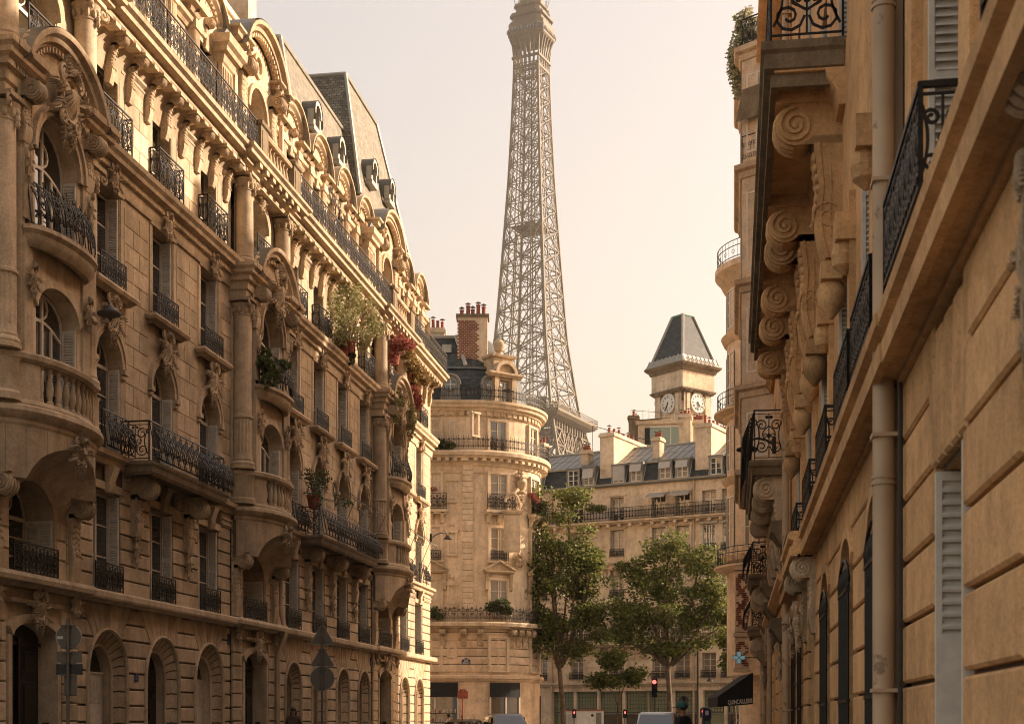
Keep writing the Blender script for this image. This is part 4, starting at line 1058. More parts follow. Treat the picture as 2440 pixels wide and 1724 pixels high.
def chimney(par,u0,u1,n0,n1,z0,z1,pots,mat='stone',potm='terracotta',axis='u',potr=.11,ph=.55,brick=False):
    c=MB(); c.box(u0,u1,n0,n1,z0,z1-.3); c.box(u0-.1,u1+.1,n0-.1,n1+.1,z1-.3,z1-.12); c.box(u0-.04,u1+.04,n0-.04,n1+.04,z1-.12,z1)
    o=c.build('chimney',mat,par)
    for i in range(pots):
        t=(i+.5)/pots; u,n=(u0+(u1-u0)*t,(n0+n1)/2) if axis=='u' else ((u0+u1)/2,n0+(n1-n0)*t)
        h=ph*(.7+.5*((i*37)%10)/10)
        p=MB(); p.lathe([(potr*1.15,z1-.02),(potr,z1+.06),(potr*.85,z1+h),(potr*1.05,z1+h+.02),(potr*1.05,z1+h+.08),(potr*.7,z1+h+.08)],u,n,10)
        q=p.build('chimney_pot',potm,o,smooth=40)
        if i%2==0: MB().lathe([(.02,z1+h+.08),(.02,z1+h+.2),(potr*1.7,z1+h+.22),(.02,z1+h+.32)],u,n,8).build('cowl','metal_grey',q)
    return o
chimney(LB,49.2,51.2,-3.2,-2.3,24,27.2,4,'stone_pale'); chimney(LB,52.0,52.9,-6,-2.2,24,29.6,5,'stone_pale',axis='n')
# body of the building behind its front
b=MB(); b.box(U0,73.85,-13,-1.25,0,22.1); b.build('building_mass','joint',LB)
e=MB(); e.add([(73.9,0,0),(73.9,-13,0),(73.9,-13,22.3),(73.9,0,22.3)],[(0,1,2,3)]); e.build('end_wall','stone',LB)
# downpipe on the second bay
p=MB(); p.tube([(48.5,.22,22),(48.5,.22,5.2),(48.42,.35,4.6),(48.3,.42,4.3),(48.3,.16,3.7),(48.3,.16,.2)],.085,8); 
for z in(6.5,9.5,12.6,15.9): p.tube([(48.5,.22,z),(48.5,.22,z+.1)],.11,8)
p.build('downpipe','pipe_cream',LB,smooth=50)
# window awning frames on the second-floor windows of the far half
for u in(57.1,60.4,68.0,71.2):
    f=MB(); 
    for sg in(-1,1): f.tube([(u+sg*.8,.75,10.2),(u+sg*.8,.06,8.6)],.018,4); f.tube([(u+sg*.8,.75,10.2),(u+sg*.8,.06,10.75)],.018,4)
    f.tube([(u-.82,.75,10.2),(u+.82,.75,10.2)],.03,6); f.build('awning_frame','metal_grey',LB)
# numbers and plates
for (u,z,n,wd,h) in((33.35,4.05,.015,.3,.3),(43.85,3.95,.015,.2,.34),(61.6,3.95,.015,.2,.34),(36.75,2.55,.02,.22,.22)): MB().prism(rect(u-wd/2,u+wd/2,z-h/2,z+h/2),n-.01,n+.02,.008).build('number_plate','plaque_blue',LB)
# ------------------------------------------------------------------ neighbour before the left building (only its edge shows)
NB=thing('neighbour_building','plain pale stone house front at the far left edge','building',(-16,0,0),R(90))
nb=MB()
for z0,z1 in((0,4.4),(4.4,8.2),(8.2,12.0),(12.0,15.6),(15.6,19.2)):
    ops=[(u,.65,z0+.6,z1-.8,0) for u in(20.2,23.2,26.2)]
    wall(nb,17,28.7,z0,z1,.12,ops,.35)
    for o in ops: window(NB,o[0],-.23,o[2]+.02,.63,o[3]-o[2]-.04,0,shut=True,depth=.35); put(cached(('rail3',),lambda:None),'railing',NB,(o[0]-.75,.16,o[2]))
nb.build('wall','stone_pale',NB)
for z in(4.3,8.1,12.0,15.5,19.1): MB().sweep([(-.1,z),(.12,z),(.2,z+.12),(.22,z+.22),(-.1,z+.25)],[(17,.12),(28.6,.12)]).build('string_course','stone_pale',NB)
MB().add([(28.7,.12,0),(28.7,-12,0),(28.7,-12,19.4),(28.7,.12,19.4)],[(0,1,2,3)]).build('side_wall','stone_pale',NB)
MB().add([(17,-.3,19.3),(28.7,-.3,19.3),(28.7,-3,23),(17,-3,23)],[(0,1,2,3)]).build('roof','slate',NB,uv=True)
MB().tube([(28.62,.24,19),(28.62,.24,.2)],.07,8).build('downpipe','pipe_cream',NB,smooth=50)
# ------------------------------------------------------------------ right side of the street, seen at a glancing angle (u = -distance)
ER=TH-math.atan(460/F); RROT=-R(90)+ER
AW=1.34
def rframe(name,label,a=AW): return thing(name,label,'building',(a*cos(ER),a*sin(ER),0),RROT)
def T(x,a): return a*F/((x-1680)*cos(TH-ER))*1.0114-.15*a     # pixel column of the photo, lateral offset -> distance along the wall
R1=rframe('corner_house','warm stone house with shuttered window and thick downpipe at right edge')
R2=rframe('balcony_house','stone house with barred windows and long scroll-bracketed upper balcony on right')
R3=rframe('oriel_house','stone house with bulging iron balconies beyond the second downpipe on right')
def rust_side(par,t0,t1,z0,z1,course,ops,n0,n1,mat,keep=999,ch=.02,joint=.05):
    blk=[]
    rusticated(-t1,-t0,z0,z1,course,[band(o[0]-o[1],o[0]+o[1],o[2],o[3]) for o in ops],n0,n1,joint,blk,mat)
    blockset(par,blk,keep,mat,ch=ch)
ZL=4.02
# --- nearest house: t 4 .. 12
t0,t1=3.0,11.7
b=MB(); opsG=[(-9.35,.62,0.9,3.05,0),(-5.65,.95,0.0,3.3,.0)]
mw=MB(); wall(mw,-t1,-t0,0,ZL+.1,-.05,opsG,.30,b); mw.build('groove_shade_wall','joint',R1)  # dark backing paints the shade inside the stone grooves
opsF=[(-9.7,.8,4.55,7.2,0),(-5.6,.8,4.55,7.2,0)]
wall(b,-t1,-t0,ZL+.05,8.0,-.02,opsF,.4)
for z0,z1 in((8.0,12.0),(12.0,16.0),(16,19.5),(19.5,23.6)): wall(b,-t1,-t0,z0,z1,-.02,[(u,.7,z0+.5,z1-1.0,0) for u in(-9.7,-5.6)],.4)
b.build('wall','stone_warm',R1)
rust_side(R1,7.0,8.7,.25,ZL+.02,.465,[],-.05,.02,'stone_warm',ch=.02,joint=.035)
rust_side(R1,9.98,11.68,.25,ZL+.02,.465,[],-.05,.02,'stone_warm',ch=.02,joint=.035)
rust_side(R1,t0,4.6,.25,ZL+.02,.465,[],-.05,.02,'stone_warm',ch=.02,joint=.035)
# flat-arch voussoirs over the shuttered window
for i in range(5):
    u0=-9.35-.72+i*.29; u1=u0+.28; k=.10*(i-2)
    MB().prism([(u0+.01,3.08),(u1-.01,3.08),(u1+k*1.0-.01,ZL-.06),(u0+k*1.0+.01,ZL-.06)],-.05,.02,.02,False).build('voussoir','stone_warm',R1)
w1=window(R1,-9.35,-.28,.92,.6,2.1,0,style='french',shut=None)
# folded shutter on the far jamb, nearest the eye
def nearshut():
    m=MB(); d=.34; H=2.12; m.box(-.05,0,0,.04,0,H); m.box(-.05,0,d-.04,d,0,H); m.box(-.05,0,.04,d-.04,0,1.05); m.box(-.05,0,.04,d-.04,H-.06,H)
    m.box(-.02,0,.04,d-.04,1.05,H-.06)
    z=1.08
    while z<H-.09:
        m.add([(-.0,.04,z+.075),(-.0,d-.04,z+.075),(-.055,d-.04,z+.02),(-.055,.04,z+.02),(-.05,.04,z),(-.05,d-.04,z)],[(0,1,2,3),(2,3,4,5)]); z+=.082
    return m.mesh('shutter','wood_white')
sm=nearshut(); put(sm,'shutter',w1,(-.6+.012,-.05,0),scale=(-1,1,1)); put(sm,'shutter',w1,(.588,-.05,0))
window(R1,-9.7,-.4,4.57,.78,2.6,0,shut=True,depth=.4); window(R1,-5.6,-.4,4.57,.78,2.6,0,shut=True,depth=.4)
for z0,z1 in((8.0,12.0),(12.0,16.0),(16,19.5),(19.5,23.6)):
    for u in(-9.7,-5.6): window(R1,u,-.4,z0+.52,.68,z1-z0-1.54,0,shut=True,depth=.4)
# door with pale jamb in the corner of the frame
MB().prism(rect(-6.6,-4.7,0.02,3.3),-.35,-.3).build('door','door_dark',R1)
d=MB(); d.box(-6.98,-6.62,-.05,.0,.0,3.6); d.box(-4.68,-4.4,-.05,.04,0,3.6); d.each('door_jamb','stone_warm',R1)
# ledge: sill, dark groove, pale fascia, deep soffit
def ledge(par,t0,t1,p,mat,z=ZL):
    b=MB(); b.sweep([(-.08,z),(.06,z),(.06,z+.05),(p*.72,z+.06),(p*.74,z+.02),(p,z+.02),(p+.01,z+.16),(p-.04,z+.19),(p-.05,z+.27),(p+.03,z+.3),(p+.04,z+.38),(p-.02,z+.42),(-.08,z+.43)],[(-t1,0),(-t0,0)])
    return b.build('ledge',mat,par,smooth=20)
ledge(R1,t0,10.98,.245,'stone_warm')
nc=cached(('nearcon',),lambda:console(.17,1.0,.34,.085).mesh('console','stone_carved',50)); put(nc,'console',R1,(-6.42,.0,3.2))
put(cartouche(.34,1.0,.14,71).mesh('carved_mask','stone_carved',50),'carved_mask',R1,(-6.42,.05,3.35))
# first-floor guard rails
def guard(par,tn,tf,n,z0,h,mat='iron',dens=2,belly=None):
    W=tf-tn; r=scrollrail(W,h,.3,.014,dens,seed=int(tn*10)).mesh('railing',mat); put(r,'railing',par,(-tf,n,z0))
    e=cached(('gend',round(n,2),round(h,2)),lambda:scrollrail(n,h,n,.013,1,seed=2).mesh('railing',mat))
    for t in(tn,tf): put(e,'railing',par,(-t,n,z0),rot=(0,0,R(90)))
guard(R1,8.75,10.75,.25,ZL+.45,.66)
guard(R1,4.7,6.6,.25,ZL+.45,.66)
# window surrounds and the recessed pier above the ledge
p=MB(); p.box(-8.6,-8.2,-.02,.06,4.5,7.6); p.box(-11.2,-10.8,-.02,.06,4.5,7.6); p.box(-7.9,-6.9,-.02,.05,4.5,7.6); p.each('pilaster_strip','stone_warm',R1)
# the thick cream downpipe on the boundary, its box joints and a thin cable pipe
def downpipe(par,t,n,r,z1,joints,name='downpipe',mat='pipe_cream'):
    b=MB(); b.tube([(-t,n,z1),(-t,n,.12)],r,14)
    for z in joints: b.tube([(-t,n,z),(-t,n,z+.03)],r*1.14,14); b.tube([(-t,n,z+.05),(-t,n,z+.08)],r*1.1,14)
    for z in range(1,int(z1),2): b.box(-t-r*1.25,-t+r*1.25,-.02,n+r*1.12,z+.62,z+.65)
    return b.build(name,mat,par,smooth=50)
downpipe(R1,11.75,.16,.085,23.5,(3.25,7.0,11.,15.))
MB().box(-12.02,-11.84,.0,.13,.1,23.4).build('pipe_casing','pipe_cream',R1)
MB().tube([(-11.5,.06,4.0),(-11.5,.06,.2)],.018,6).build('cable_pipe','metal_dark',R1)
MB().box(-t1,-t0,-9,-.42,0,23.6).build('building_mass','joint',R1)
MB().sweep([(-.1,23.4),(.3,23.4),(.5,23.7),(.55,24.0),(-.1,24.0)],[(-t1,0),(-t0,0)]).build('cornice','stone_warm',R1)
MB().add([(-t1,0,24),(-t0,0,24),(-t0,-2,25.6),(-t1,-2,25.6)],[(0,1,2,3)]).build('roof','slate',R1,uv=True)
# --- second house: t 12 .. 34
t0,t1=12.05,34.2
wins=[13.75,17.25,21.1,24.0,28.6,31.6]
b=MB(); opsG=[(-t,.72,.0,3.45,.35) for t in wins if t not in(24.0,)]
mw=MB(); wall(mw,-t1,-t0,0,ZL+.1,-.05,opsG+[(-25.3,1.0,0,3.2,0)],.35,b); mw.build('groove_shade_wall','joint',R2)  # groove shadow put into the dark colour of this backing
fw=[12.9,15.0,18.4,22.0,26.2,30.3]
opsF=[(-t,.75,4.5,7.1,0) for t in fw]
wall(b,-t1,-t0,ZL+.05,9.3,-.02,opsF,.4)
for z0,z1 in((9.3,12.8),(12.8,16.4),(16.4,20.0),(20.0,23.6)): wall(b,-t1,-t0,z0,z1,-.02,[(-t,.7,z0+.3,z1-.8,0) for t in fw],.4)
b.build('wall','stone_warm',R2)
for t in fw:
    window(R2,-t,-.4,4.52,.73,2.5,0,shut=True,depth=.4)
    for z0,z1 in((9.3,12.8),(12.8,16.4),(16.4,20.0),(20.0,23.6)): window(R2,-t,-.4,z0+.32,.68,z1-z0-1.14,0,shut=True,depth=.4)
rust_side(R2,t0+.02,t1-.02,.25,ZL+.02,.465,[(-t,.74,0,3.5,0) for t in wins if t!=24.0]+[(-25.3,1.02,0,3.2,0)],-.05,.015,'stone_warm',90,.016,.035)
for t in wins:
    if t==24.0: continue
    window(R2,-t,-.38,.9,.70,2.5,.35,style='bars')
    g=MB()
    for i in range(9): u=-t-.66+1.32*i/8; g.tube([(u,.06,.45),(u,.06,2.95)],.014,5); g.lathe([(.025,2.95),(.03,3.0),(.004,3.14)],u,.06,6)
    for z in(.5,1.6,2.85): g.box(-t-.7,-t+.7,.04,.08,z,z+.04)
    g.tube([(-t+.68*cos(PI*i/10),.06,2.9+.34*sin(PI*i/10)) for i in range(11)],.02,5)
    for sg in(-1,1): g.tube(spiral((-t+sg*.33,2.72),.14,.03,0,sg*1.4,12,.06),.013)
    g.build('window_bars','iron',R2)
    for sg in(-1,1): pass
    hd=MB(); ar=arcpts(-t,.74,3.5,.36,10); o=[(-t+(x+t)*1.16,z+.12) for x,z in ar]
    for p0,p1,p2,p3 in zip(ar,ar[1:],o[1:],o): hd.prism([p0,p1,p2,p3],-.05,.05)
    hd.build('arch_surround','stone_warm',R2)
MB().prism(rect(-26.3,-24.3,.02,3.2),-.4,-.35).build('door','door_dark',R2)
ledge(R2,11.0,t1-.4,.26,'stone_warm'); ledge(R2,23.6,27.2,.42,'stone_warm',ZL-.015)
for t in(24.0,26.6): put(cached(('r2con',),lambda:console(.38,1.25,.44).mesh('console','stone_carved',50)),'console',R2,(-t,.0,2.78)); put(cached(('r2mask',),lambda:cartouche(.45,.7,.26,73).mesh('carved_mask','stone_carved',50)),'carved_mask',R2,(-t,.2,2.95))
for a,c in((11.85,13.7),(14.1,15.95),(17.45,19.35),(21.0,23.0),(25.2,27.2),(29.3,31.3)): guard(R2,a,c,.25,ZL+.45,.64)
# console-capped pier blocks between the windows
for t in(14.05,16.7,20.2,24.1,28.2):
    c=MB(); c.box(-t-.2,-t+.2,-.02,.2,6.75,7.05); c.box(-t-.16,-t+.16,-.02,.05,4.5,7.3); c.lathe([(.02,6.4),(.13,6.5),(.15,6.62),(.12,6.75)],-t,.09,12); c.each('pier_console','stone_warm',R2)
# the long upper balcony on volute brackets
BZ=9.42; tn,tf=18.0,31.9; pj=.97
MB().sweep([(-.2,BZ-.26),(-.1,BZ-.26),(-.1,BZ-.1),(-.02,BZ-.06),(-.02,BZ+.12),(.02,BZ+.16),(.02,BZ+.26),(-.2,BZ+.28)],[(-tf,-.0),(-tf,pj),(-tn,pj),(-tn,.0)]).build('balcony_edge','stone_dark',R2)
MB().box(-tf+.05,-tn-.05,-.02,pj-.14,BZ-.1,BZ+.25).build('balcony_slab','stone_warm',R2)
MB().sweep([(-.02,BZ-.55),(.06,BZ-.55),(.1,BZ-.35),(.2,BZ-.2),(.22,BZ-.1),(-.02,BZ-.1)],[(-tf,0),(-tn,0)]).build('soffit_moulding','stone_warm',R2)
cm=console(.80,2.0,.42,.25,1.35,.24).mesh('console','stone_warm',50)
for t in(18.75,22.5,23.6,26.3,28.2,31.0):
    put(cm,'console',R2,(-t,0,BZ-.28-2.0)); MB().box(-t-.24,-t+.24,-.02,.8,BZ-.29,BZ-.1).build('bracket_cap','stone_warm',R2)
    f=MB(); f.box(-t-.22,-t+.22,-.02,.24,BZ-2.5,BZ-2.28); f.lathe([(.03,BZ-2.95),(.16,BZ-2.78),(.19,BZ-2.62),(.14,BZ-2.5)],-t,.1,14); f.build('bracket_foot','stone_warm',R2,smooth=40)
put(scrollrail(tf-tn,1.05,.55,.016,2,seed=81).mesh('railing','iron'),'railing',R2,(-tf,pj-.1,BZ+.28))
er=scrollrail(.86,1.05,.86,.02,2,seed=82).mesh('railing','iron')
for t in(tn+.03,tf-.03): put(er,'railing',R2,(-t,pj-.1,BZ+.28),rot=(0,0,R(90)))
# console of the floor above
put(cached(('r2top',),lambda:console(.5,1.6,.5).mesh('console','stone_warm',50)),'console',R2,(-17.2,0,9.95))
MB().box(-t1,-t0,-9,-.42,0,23.6).build('building_mass','joint',R2)
MB().sweep([(-.1,23.4),(.3,23.4),(.5,23.7),(.55,24.0),(-.1,24.0)],[(-t1,0),(-t0,0)]).build('cornice','stone_warm',R2)
MB().add([(-t1,0,24),(-t0,0,24),(-t0,-2,25.8),(-t1,-2,25.8)],[(0,1,2,3)]).build('roof','slate',R2,uv=True)
downpipe(R2,34.0,.12,.085,23,(2.2,5.6,9.2))
# --- third house: t 34.3 .. 62
t0,t1=34.3,63.0
b=MB()
w3=[37.5,42.0,46.5,57.0,60.5]
for z0,z1 in((0,4.6),(4.6,8.3),(8.3,12.2),(12.2,15.8),(15.8,19.4),(19.4,23.0)):
    wall(b,-t1,-t0,z0,z1,0,[(-t,.7,z0+.5,z1-.9,0) for t in w3],.35)
    for t in w3: window(R3,-t,-.35,z0+.52,.68,z1-z0-1.44,0,shut=True,depth=.35)
b.build('wall','stone_warm',R3)
rust_side(R3,t0+.05,56,.3,4.5,.46,[(-t,.75,0,4.0,0) for t in w3],0,.03,'stone_warm',60,.015,.04)
for (z,p) in((4.5,.3),(12.1,.25),(15.7,.25),(19.3,.35),(22.9,.55)): MB().sweep([(-.05,z),(.1,z),(p*.7,z+.1),(p,z+.2),(p,z+.3),(-.05,z+.33)],[(-t1,0),(-t0,0)]).build('string_course','stone_warm',R3)
def bulgebalc(tn,tf,z,pj,con,h=1.25,br=.3):
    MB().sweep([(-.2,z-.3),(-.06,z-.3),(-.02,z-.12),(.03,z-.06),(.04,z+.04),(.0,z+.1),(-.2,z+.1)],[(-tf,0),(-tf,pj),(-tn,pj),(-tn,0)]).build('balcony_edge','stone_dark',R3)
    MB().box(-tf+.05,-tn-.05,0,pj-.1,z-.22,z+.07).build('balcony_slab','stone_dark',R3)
    put(scrollrail(tf-tn,h,.5,.02,2,belly=.34,seed=int(z*7+tn)).mesh('railing','iron'),'railing',R3,(-tf,pj-.12,z+.1))
    e=scrollrail(pj-.1,h,pj-.1,.022,2,seed=5).mesh('railing','iron')
    for t in(tn+.04,tf-.04): put(e,'railing',R3,(-t,pj-.12,z+.1),rot=(0,0,R(90)))
    cm=cached(('r3con',round(pj,2)),lambda:console(pj*.86,2.3,.5,.3).mesh('console','stone_carved',50))
    for t in con: put(cm,'console',R3,(-t,0,z-.3-2.3))
bulgebalc(39.6,48.6,8.3,.86,(40.1,42.6,45.2,48.0),1.35)
bulgebalc(50.2,54.5,6.3,.75,(50.8,53.8),1.1)
bulgebalc(56.0,59.5,4.9,.7,(56.5,59.0),1.1)
for t,z in((36.3,5.6),(37.0,3.3),(44.5,4.3),(49.0,5.4),(52.5,4.4),(55.5,3.4)):
    c=MB(); c.side([(0,z),(.18,z+.05),(.34,z+.3),(.42,z+.36),(.42,z+.6),(0,z+.66)],-t-.7,-t+.7); c.build('window_hood','stone_dark',R3)
    put(cached(('r3drop',),lambda:cartouche(.5,.9,.3,91).mesh('carved_drop','stone_carved',50)),'carved_drop',R3,(-t,.05,z-.4))
# projecting oriel with cornices and a planted terrace
OT0,OT1=48.2,55.6; OP=1.02
o=MB()
lev=[9.6,12.4,15.9,19.7,23.6]
path=[(-OT1,0),(-OT1+.7,OP),(-OT0-.7,OP),(-OT0,0)]
for (p,q) in zip(path,path[1:]): o.add([(p[0],p[1],9.6),(q[0],q[1],9.6),(q[0],q[1],23.6),(p[0],p[1],23.6)],[(0,1,2,3)])
o.add([(p[0],p[1],9.6) for p in path],[(0,1,2,3)])
o.build('oriel','stone_pink',R3)
for z in lev: MB().sweep([(-.1,z-.35),(.05,z-.3),(.1,z-.12),(.22,z-.05),(.26,z+.1),(-.1,z+.14)],path).build('oriel_cornice','stone_pink',R3)
for z0,z1 in zip(lev,lev[1:]):
    nx,ny=-OP,.7; 
    w=window(R3,-OT0-.35,OP*.5+.02,z0+.5,.42,z1-z0-1.3,0,style='french',framem='wood_white'); w.rotation_euler=(0,0,R(55.5))
    for uu in(-53.4,-50.4): window(R3,uu,OP+.02,z0+.5,.6,z1-z0-1.3,0,style='french',framem='wood_white')
for z in(19.75,23.65):
    put(scrollrail(OT1-OT0-1.4,.95,.5,.016,1,seed=93).mesh('railing','iron'),'railing',R3,(-OT1+.7,OP-.02,z+.1))
    e=scrollrail(1.2,.95,.4,.016,1,seed=94).mesh('railing','iron'); put(e,'railing',R3,(-OT0-.7,OP-.02,z+.1),rot=(0,0,R(55.5)))
aw=MB(); aw.add([(-OT0-.1,.35,22.3),(-OT0-.55,1.0,22.3),(-OT0-.5,1.22,21.2),(-OT0-.02,.55,21.2)],[(0,1,2,3)]); aw.build('awning','stone_dark',R3)
MB().box(-t1,-t0,-9,-.38,0,23.0).build('building_mass','joint',R3)
MB().add([(-t1,0,23.2),(-t0,0,23.2),(-t0,-2.5,26.2),(-t1,-2.5,26.2)],[(0,1,2,3)]).build('roof','slate',R3,uv=True)
for t in(49.4,57.8,62.6): downpipe(R3,t,.1,.075,22.5,(2.4,6.,10.))
# --- rotunda house at the corner with the avenue
R4=rframe('rotunda_house','pinkish corner house with round balconied turret above black shop awning',1.34)
RC=(-73.5,-1.35); RR=2.95
b=MB(); wall(b,-73.5,-63.05,0,24.0,.02,[],0)
b.build('wall','stone_pink',R4)
lat=[(RR*1.0,3.6),(RR,9.2),(RR*1.05,9.25),(RR*1.08,9.5),(RR,9.55),(RR,13.0),(RR*1.05,13.1),(RR*1.1,13.35),(RR,13.4),(RR,16.2),(RR*1.06,16.3),(RR*1.1,16.6),(RR,16.65),(RR,20.0),(RR*1.05,20.1),(RR*1.1,20.4),(RR,20.45),(RR,22.7),(RR*1.05,22.8),(RR*1.14,23.3),(RR*1.2,23.45),(RR*1.2,23.75),(.1,23.8)]
tb=MB(); tb.lathe([(RR*.8,0),(RR*.8,3.4),(RR*.9,3.5)]+lat,RC[0],RC[1],40); tb.build('turret','stone_pink',R4,smooth=30)
for z,h in((9.55,2.6),(13.4,2.3),(16.65,2.6),(20.45,1.9)):
    for ang in(35,70,105,140,175):
        t=R(ang); w=window(R4,RC[0]+(RR+.015)*cos(t),RC[1]+(RR+.015)*sin(t),z+.3,.5,h,.0,style='french',framem='wood_white',glassm='glass_curtain'); w.rotation_euler=(0,0,R(90)-t)
for z in(8.95,16.6,23.8):
    rr=RR*1.16; g=MB()
    for zz in(.1,.62,.9): g.tube([(RC[0]+rr*cos(2*PI*i/48),RC[1]+rr*sin(2*PI*i/48),z+zz) for i in range(48)],.022,5,True)
    for i in range(64):
        t=2*PI*i/64; x,y=RC[0]+rr*cos(t),RC[1]+rr*sin(t); g.tube([(x,y,z),(x,y,z+.9)],.013,4)
        if i%2: 
            nx,ny=-sin(t)*.1,cos(t)*.1
            g.tube([(x+nx*cos(a),y+ny*cos(a),z+.36+.1*sin(a)) for a in [2*PI*k/8 for k in range(8)]],.012,4,True)
    g.build('railing','iron',R4)
    if z<23: MB().lathe([(RR*.95,z-.3),(RR*1.1,z-.2),(RR*1.22,z-.06),(RR*1.22,z+.04),(RR*.95,z+.06)],RC[0],RC[1],40).build('balcony_slab','stone_pink',R4,smooth=30)
MB().box(-75.5,-63.1,-9,-.1,0,24.0).build('building_mass','joint',R4)
MB().add([(-73.5,-.2,24.0),(-63,-.2,24.0),(-63,-2.4,26.2),(-73.5,-2.4,26.2)],[(0,1,2,3)]).build('roof','slate',R4,uv=True)
# diaper brick panels
def brickpier(par,t,n0,n1,z0,z1):
    MB().box(-t-.5,-t,n0,n1,z0,z1).build('brick_pier','stone_pink',par)
    m=cached(('diaper',),lambda:MB().prism(rect(-.075,.075,-.036,.036),0,.03,.006,False).mesh('brick','brick_red'))
    bh=.09; k=int((z1-z0-.2)/bh); nj=int((n1-n0-.12)/.085)
    for i in range(k):
        for j in range(nj):
            ph=i%16; tri=ph if ph<8 else 16-ph
            if abs(j-tri*nj/8.)<1.3 or (j+tri)%7==0: put(m,'brick',par,(-t,n0+.1+j*.085,z0+.12+i*bh),rot=(0,0,R(90)))
brickpier(R4,69.9,.55,1.2,5.6,8.5); brickpier(R4,69.9,.55,1.2,3.9,5.35)
for z in(3.7,5.38,8.55): MB().box(-70.5,-69.8,.45,1.28,z,z+.18).build('panel_frame','stone_pink',R4)
# ------------------------------------------------------------------ rounded corner building in the middle (u from the camera axis, n towards the camera)
CB=thing('rounded_building','cream stone building with rounded corner, balconies and brick chimney at street end','building',(-sin(TH)*90,cos(TH)*90,0),TH)
CU,CR=-2.8,4.6
def cpath(off=0.,k=22,u0=-16.,tail=7.):
    p=[(u0,off),(CU,off)]
    for i in range(1,k+1):
        t=R(90-151*i/k); p.append((CU+(CR+off)*cos(t),-CR+(CR+off)*sin(t)))
    a=p[-1]; p.append((a[0]-.876*tail,a[1]-.482*tail)); return p
def cpos(phi,off=0.): t=R(phi); return (CU+(CR+off)*cos(t),-CR+(CR+off)*sin(t))
def crun(name,z,prof,mat,smooth=30): return MB().sweep([(o,z+h) for o,h in prof],cpath()).build(name,mat,CB,smooth=smooth)
def cwall(z0,z1,mat,off=0.):
    p=cpath(off); b=MB()
    for a,c in zip(p,p[1:]): b.add([(a[0],a[1],z0),(c[0],c[1],z0),(c[0],c[1],z1),(a[0],a[1],z1)],[(0,1,2,3)])
    return b.build('wall',mat,CB,smooth=30)
cwall(0,4.2,'stone_pink'); cwall(4.2,7.3,'stone_pink'); cwall(7.3,17.6,'stone_pale'); cwall(17.6,21.1,'stone_pale',-.12)
COLS=[('f',-5.0),('c',65),('c',24),('c',-18),('f',-8.4),('f',-11.8)]
def cplace(col,off):
    if col[0]=='f': return (col[1],off),0.
    return cpos(col[1],off),R(90-col[1])
def cput(me,name,col,off,z,du=0):
    (u,n),r=cplace(col,off); o=put(me,name,CB,(u,n,z),rot=(0,0,r))
    return o
def cwin(col,z,hw,h,off=.0,**k):
    (u,n),r=cplace(col,off)
    w=window(CB,u,n+.0,z,hw,h,0,framem='wood_frame',**k); w.rotation_euler=(0,0,r)
    s=cached(('csur',round(hw,2),round(h,2)),lambda:MB().box(-hw-.17,-hw,-.1,.09,-.05,h+.14).box(hw,hw+.17,-.1,.09,-.05,h+.14).box(-hw,hw,-.1,.09,h,h+.14).box(-hw-.22,hw+.22,-.1,.14,-.16,-.05).mesh('window_surround','stone_pale'))
    o=put(s,'window_surround',CB,(u,n,z),rot=(0,0,r)); return w
for c in COLS:
    cwin(c,4.55,.55,1.95,.03,style='french',glassm='glass_warm'); cwin(c,8.0,.58,2.1,.03,style='french',glassm='glass_curtain'); cwin(c,11.35,.55,2.0,.03,style='french',glassm='glass_curtain'); cwin(c,14.5,.58,2.2,.03,style='bars',glassm='glass_curtain'); cwin(c,18.15,.55,1.85,-.09,style='french',glassm='glass_warm')
    cput(cached(('crail',),lambda:scrollrail(1.2,.62,.3,.016,1,seed=101).mesh('railing','iron')),'railing',c,.22,11.3).location.x-=0
    # pediment over the second-floor window
    def ped():
        b=MB(); b.prism([(-1.0,0),(1.0,0),(1.05,.1),(0,.62),(-1.05,.1)],-.05,.12); b.sweep([(0,-.12),(.18,-.1),(.26,0),(.26,.08),(0,.1)],[(-1.0,0),(1.0,0)])
        for sg in(-1,1): b.tube([(sg*1.1,.2,.08),(0,.2,.68)],.07,5); b.side([(0,-1.2),(.14,-1.1),(.12,-.6),(.24,-.12),(0,-.12)],sg*.82-.1,sg*.82+.1)
        return b.mesh('pediment','stone_carved')
    cput(cached(('cped',),ped),'pediment',c,.02,10.62)
    # small balcony of the fourth floor
    def balc():
        b=MB(); b.box(-1.0,1.0,0,.5,0,.16); b.box(-.95,.95,0,.42,-.1,0)
        for x in(-.7,0,.7): b.side([(0,-.65),(.1,-.6),(.2,-.3),(.42,-.08),(.42,0),(0,0)],x-.12,x+.12)
        return b.mesh('balcony_slab','stone_pale')
    cput(cached(('cbalc',),balc),'balcony_slab',c,.02,14.25)
    cput(cached(('cbr',),lambda:scrollrail(1.9,1.0,.4,.02,2,seed=103).shift(-.95).mesh('railing','iron')),'railing',c,.48,14.4)
for o in list(CB.children):
    if o.name.startswith('railing') and o.data==CACHE[('crail',)]:
        r=o.rotation_euler.z; o.location.x-=.6*cos(r); o.location.y-=.6*sin(r)
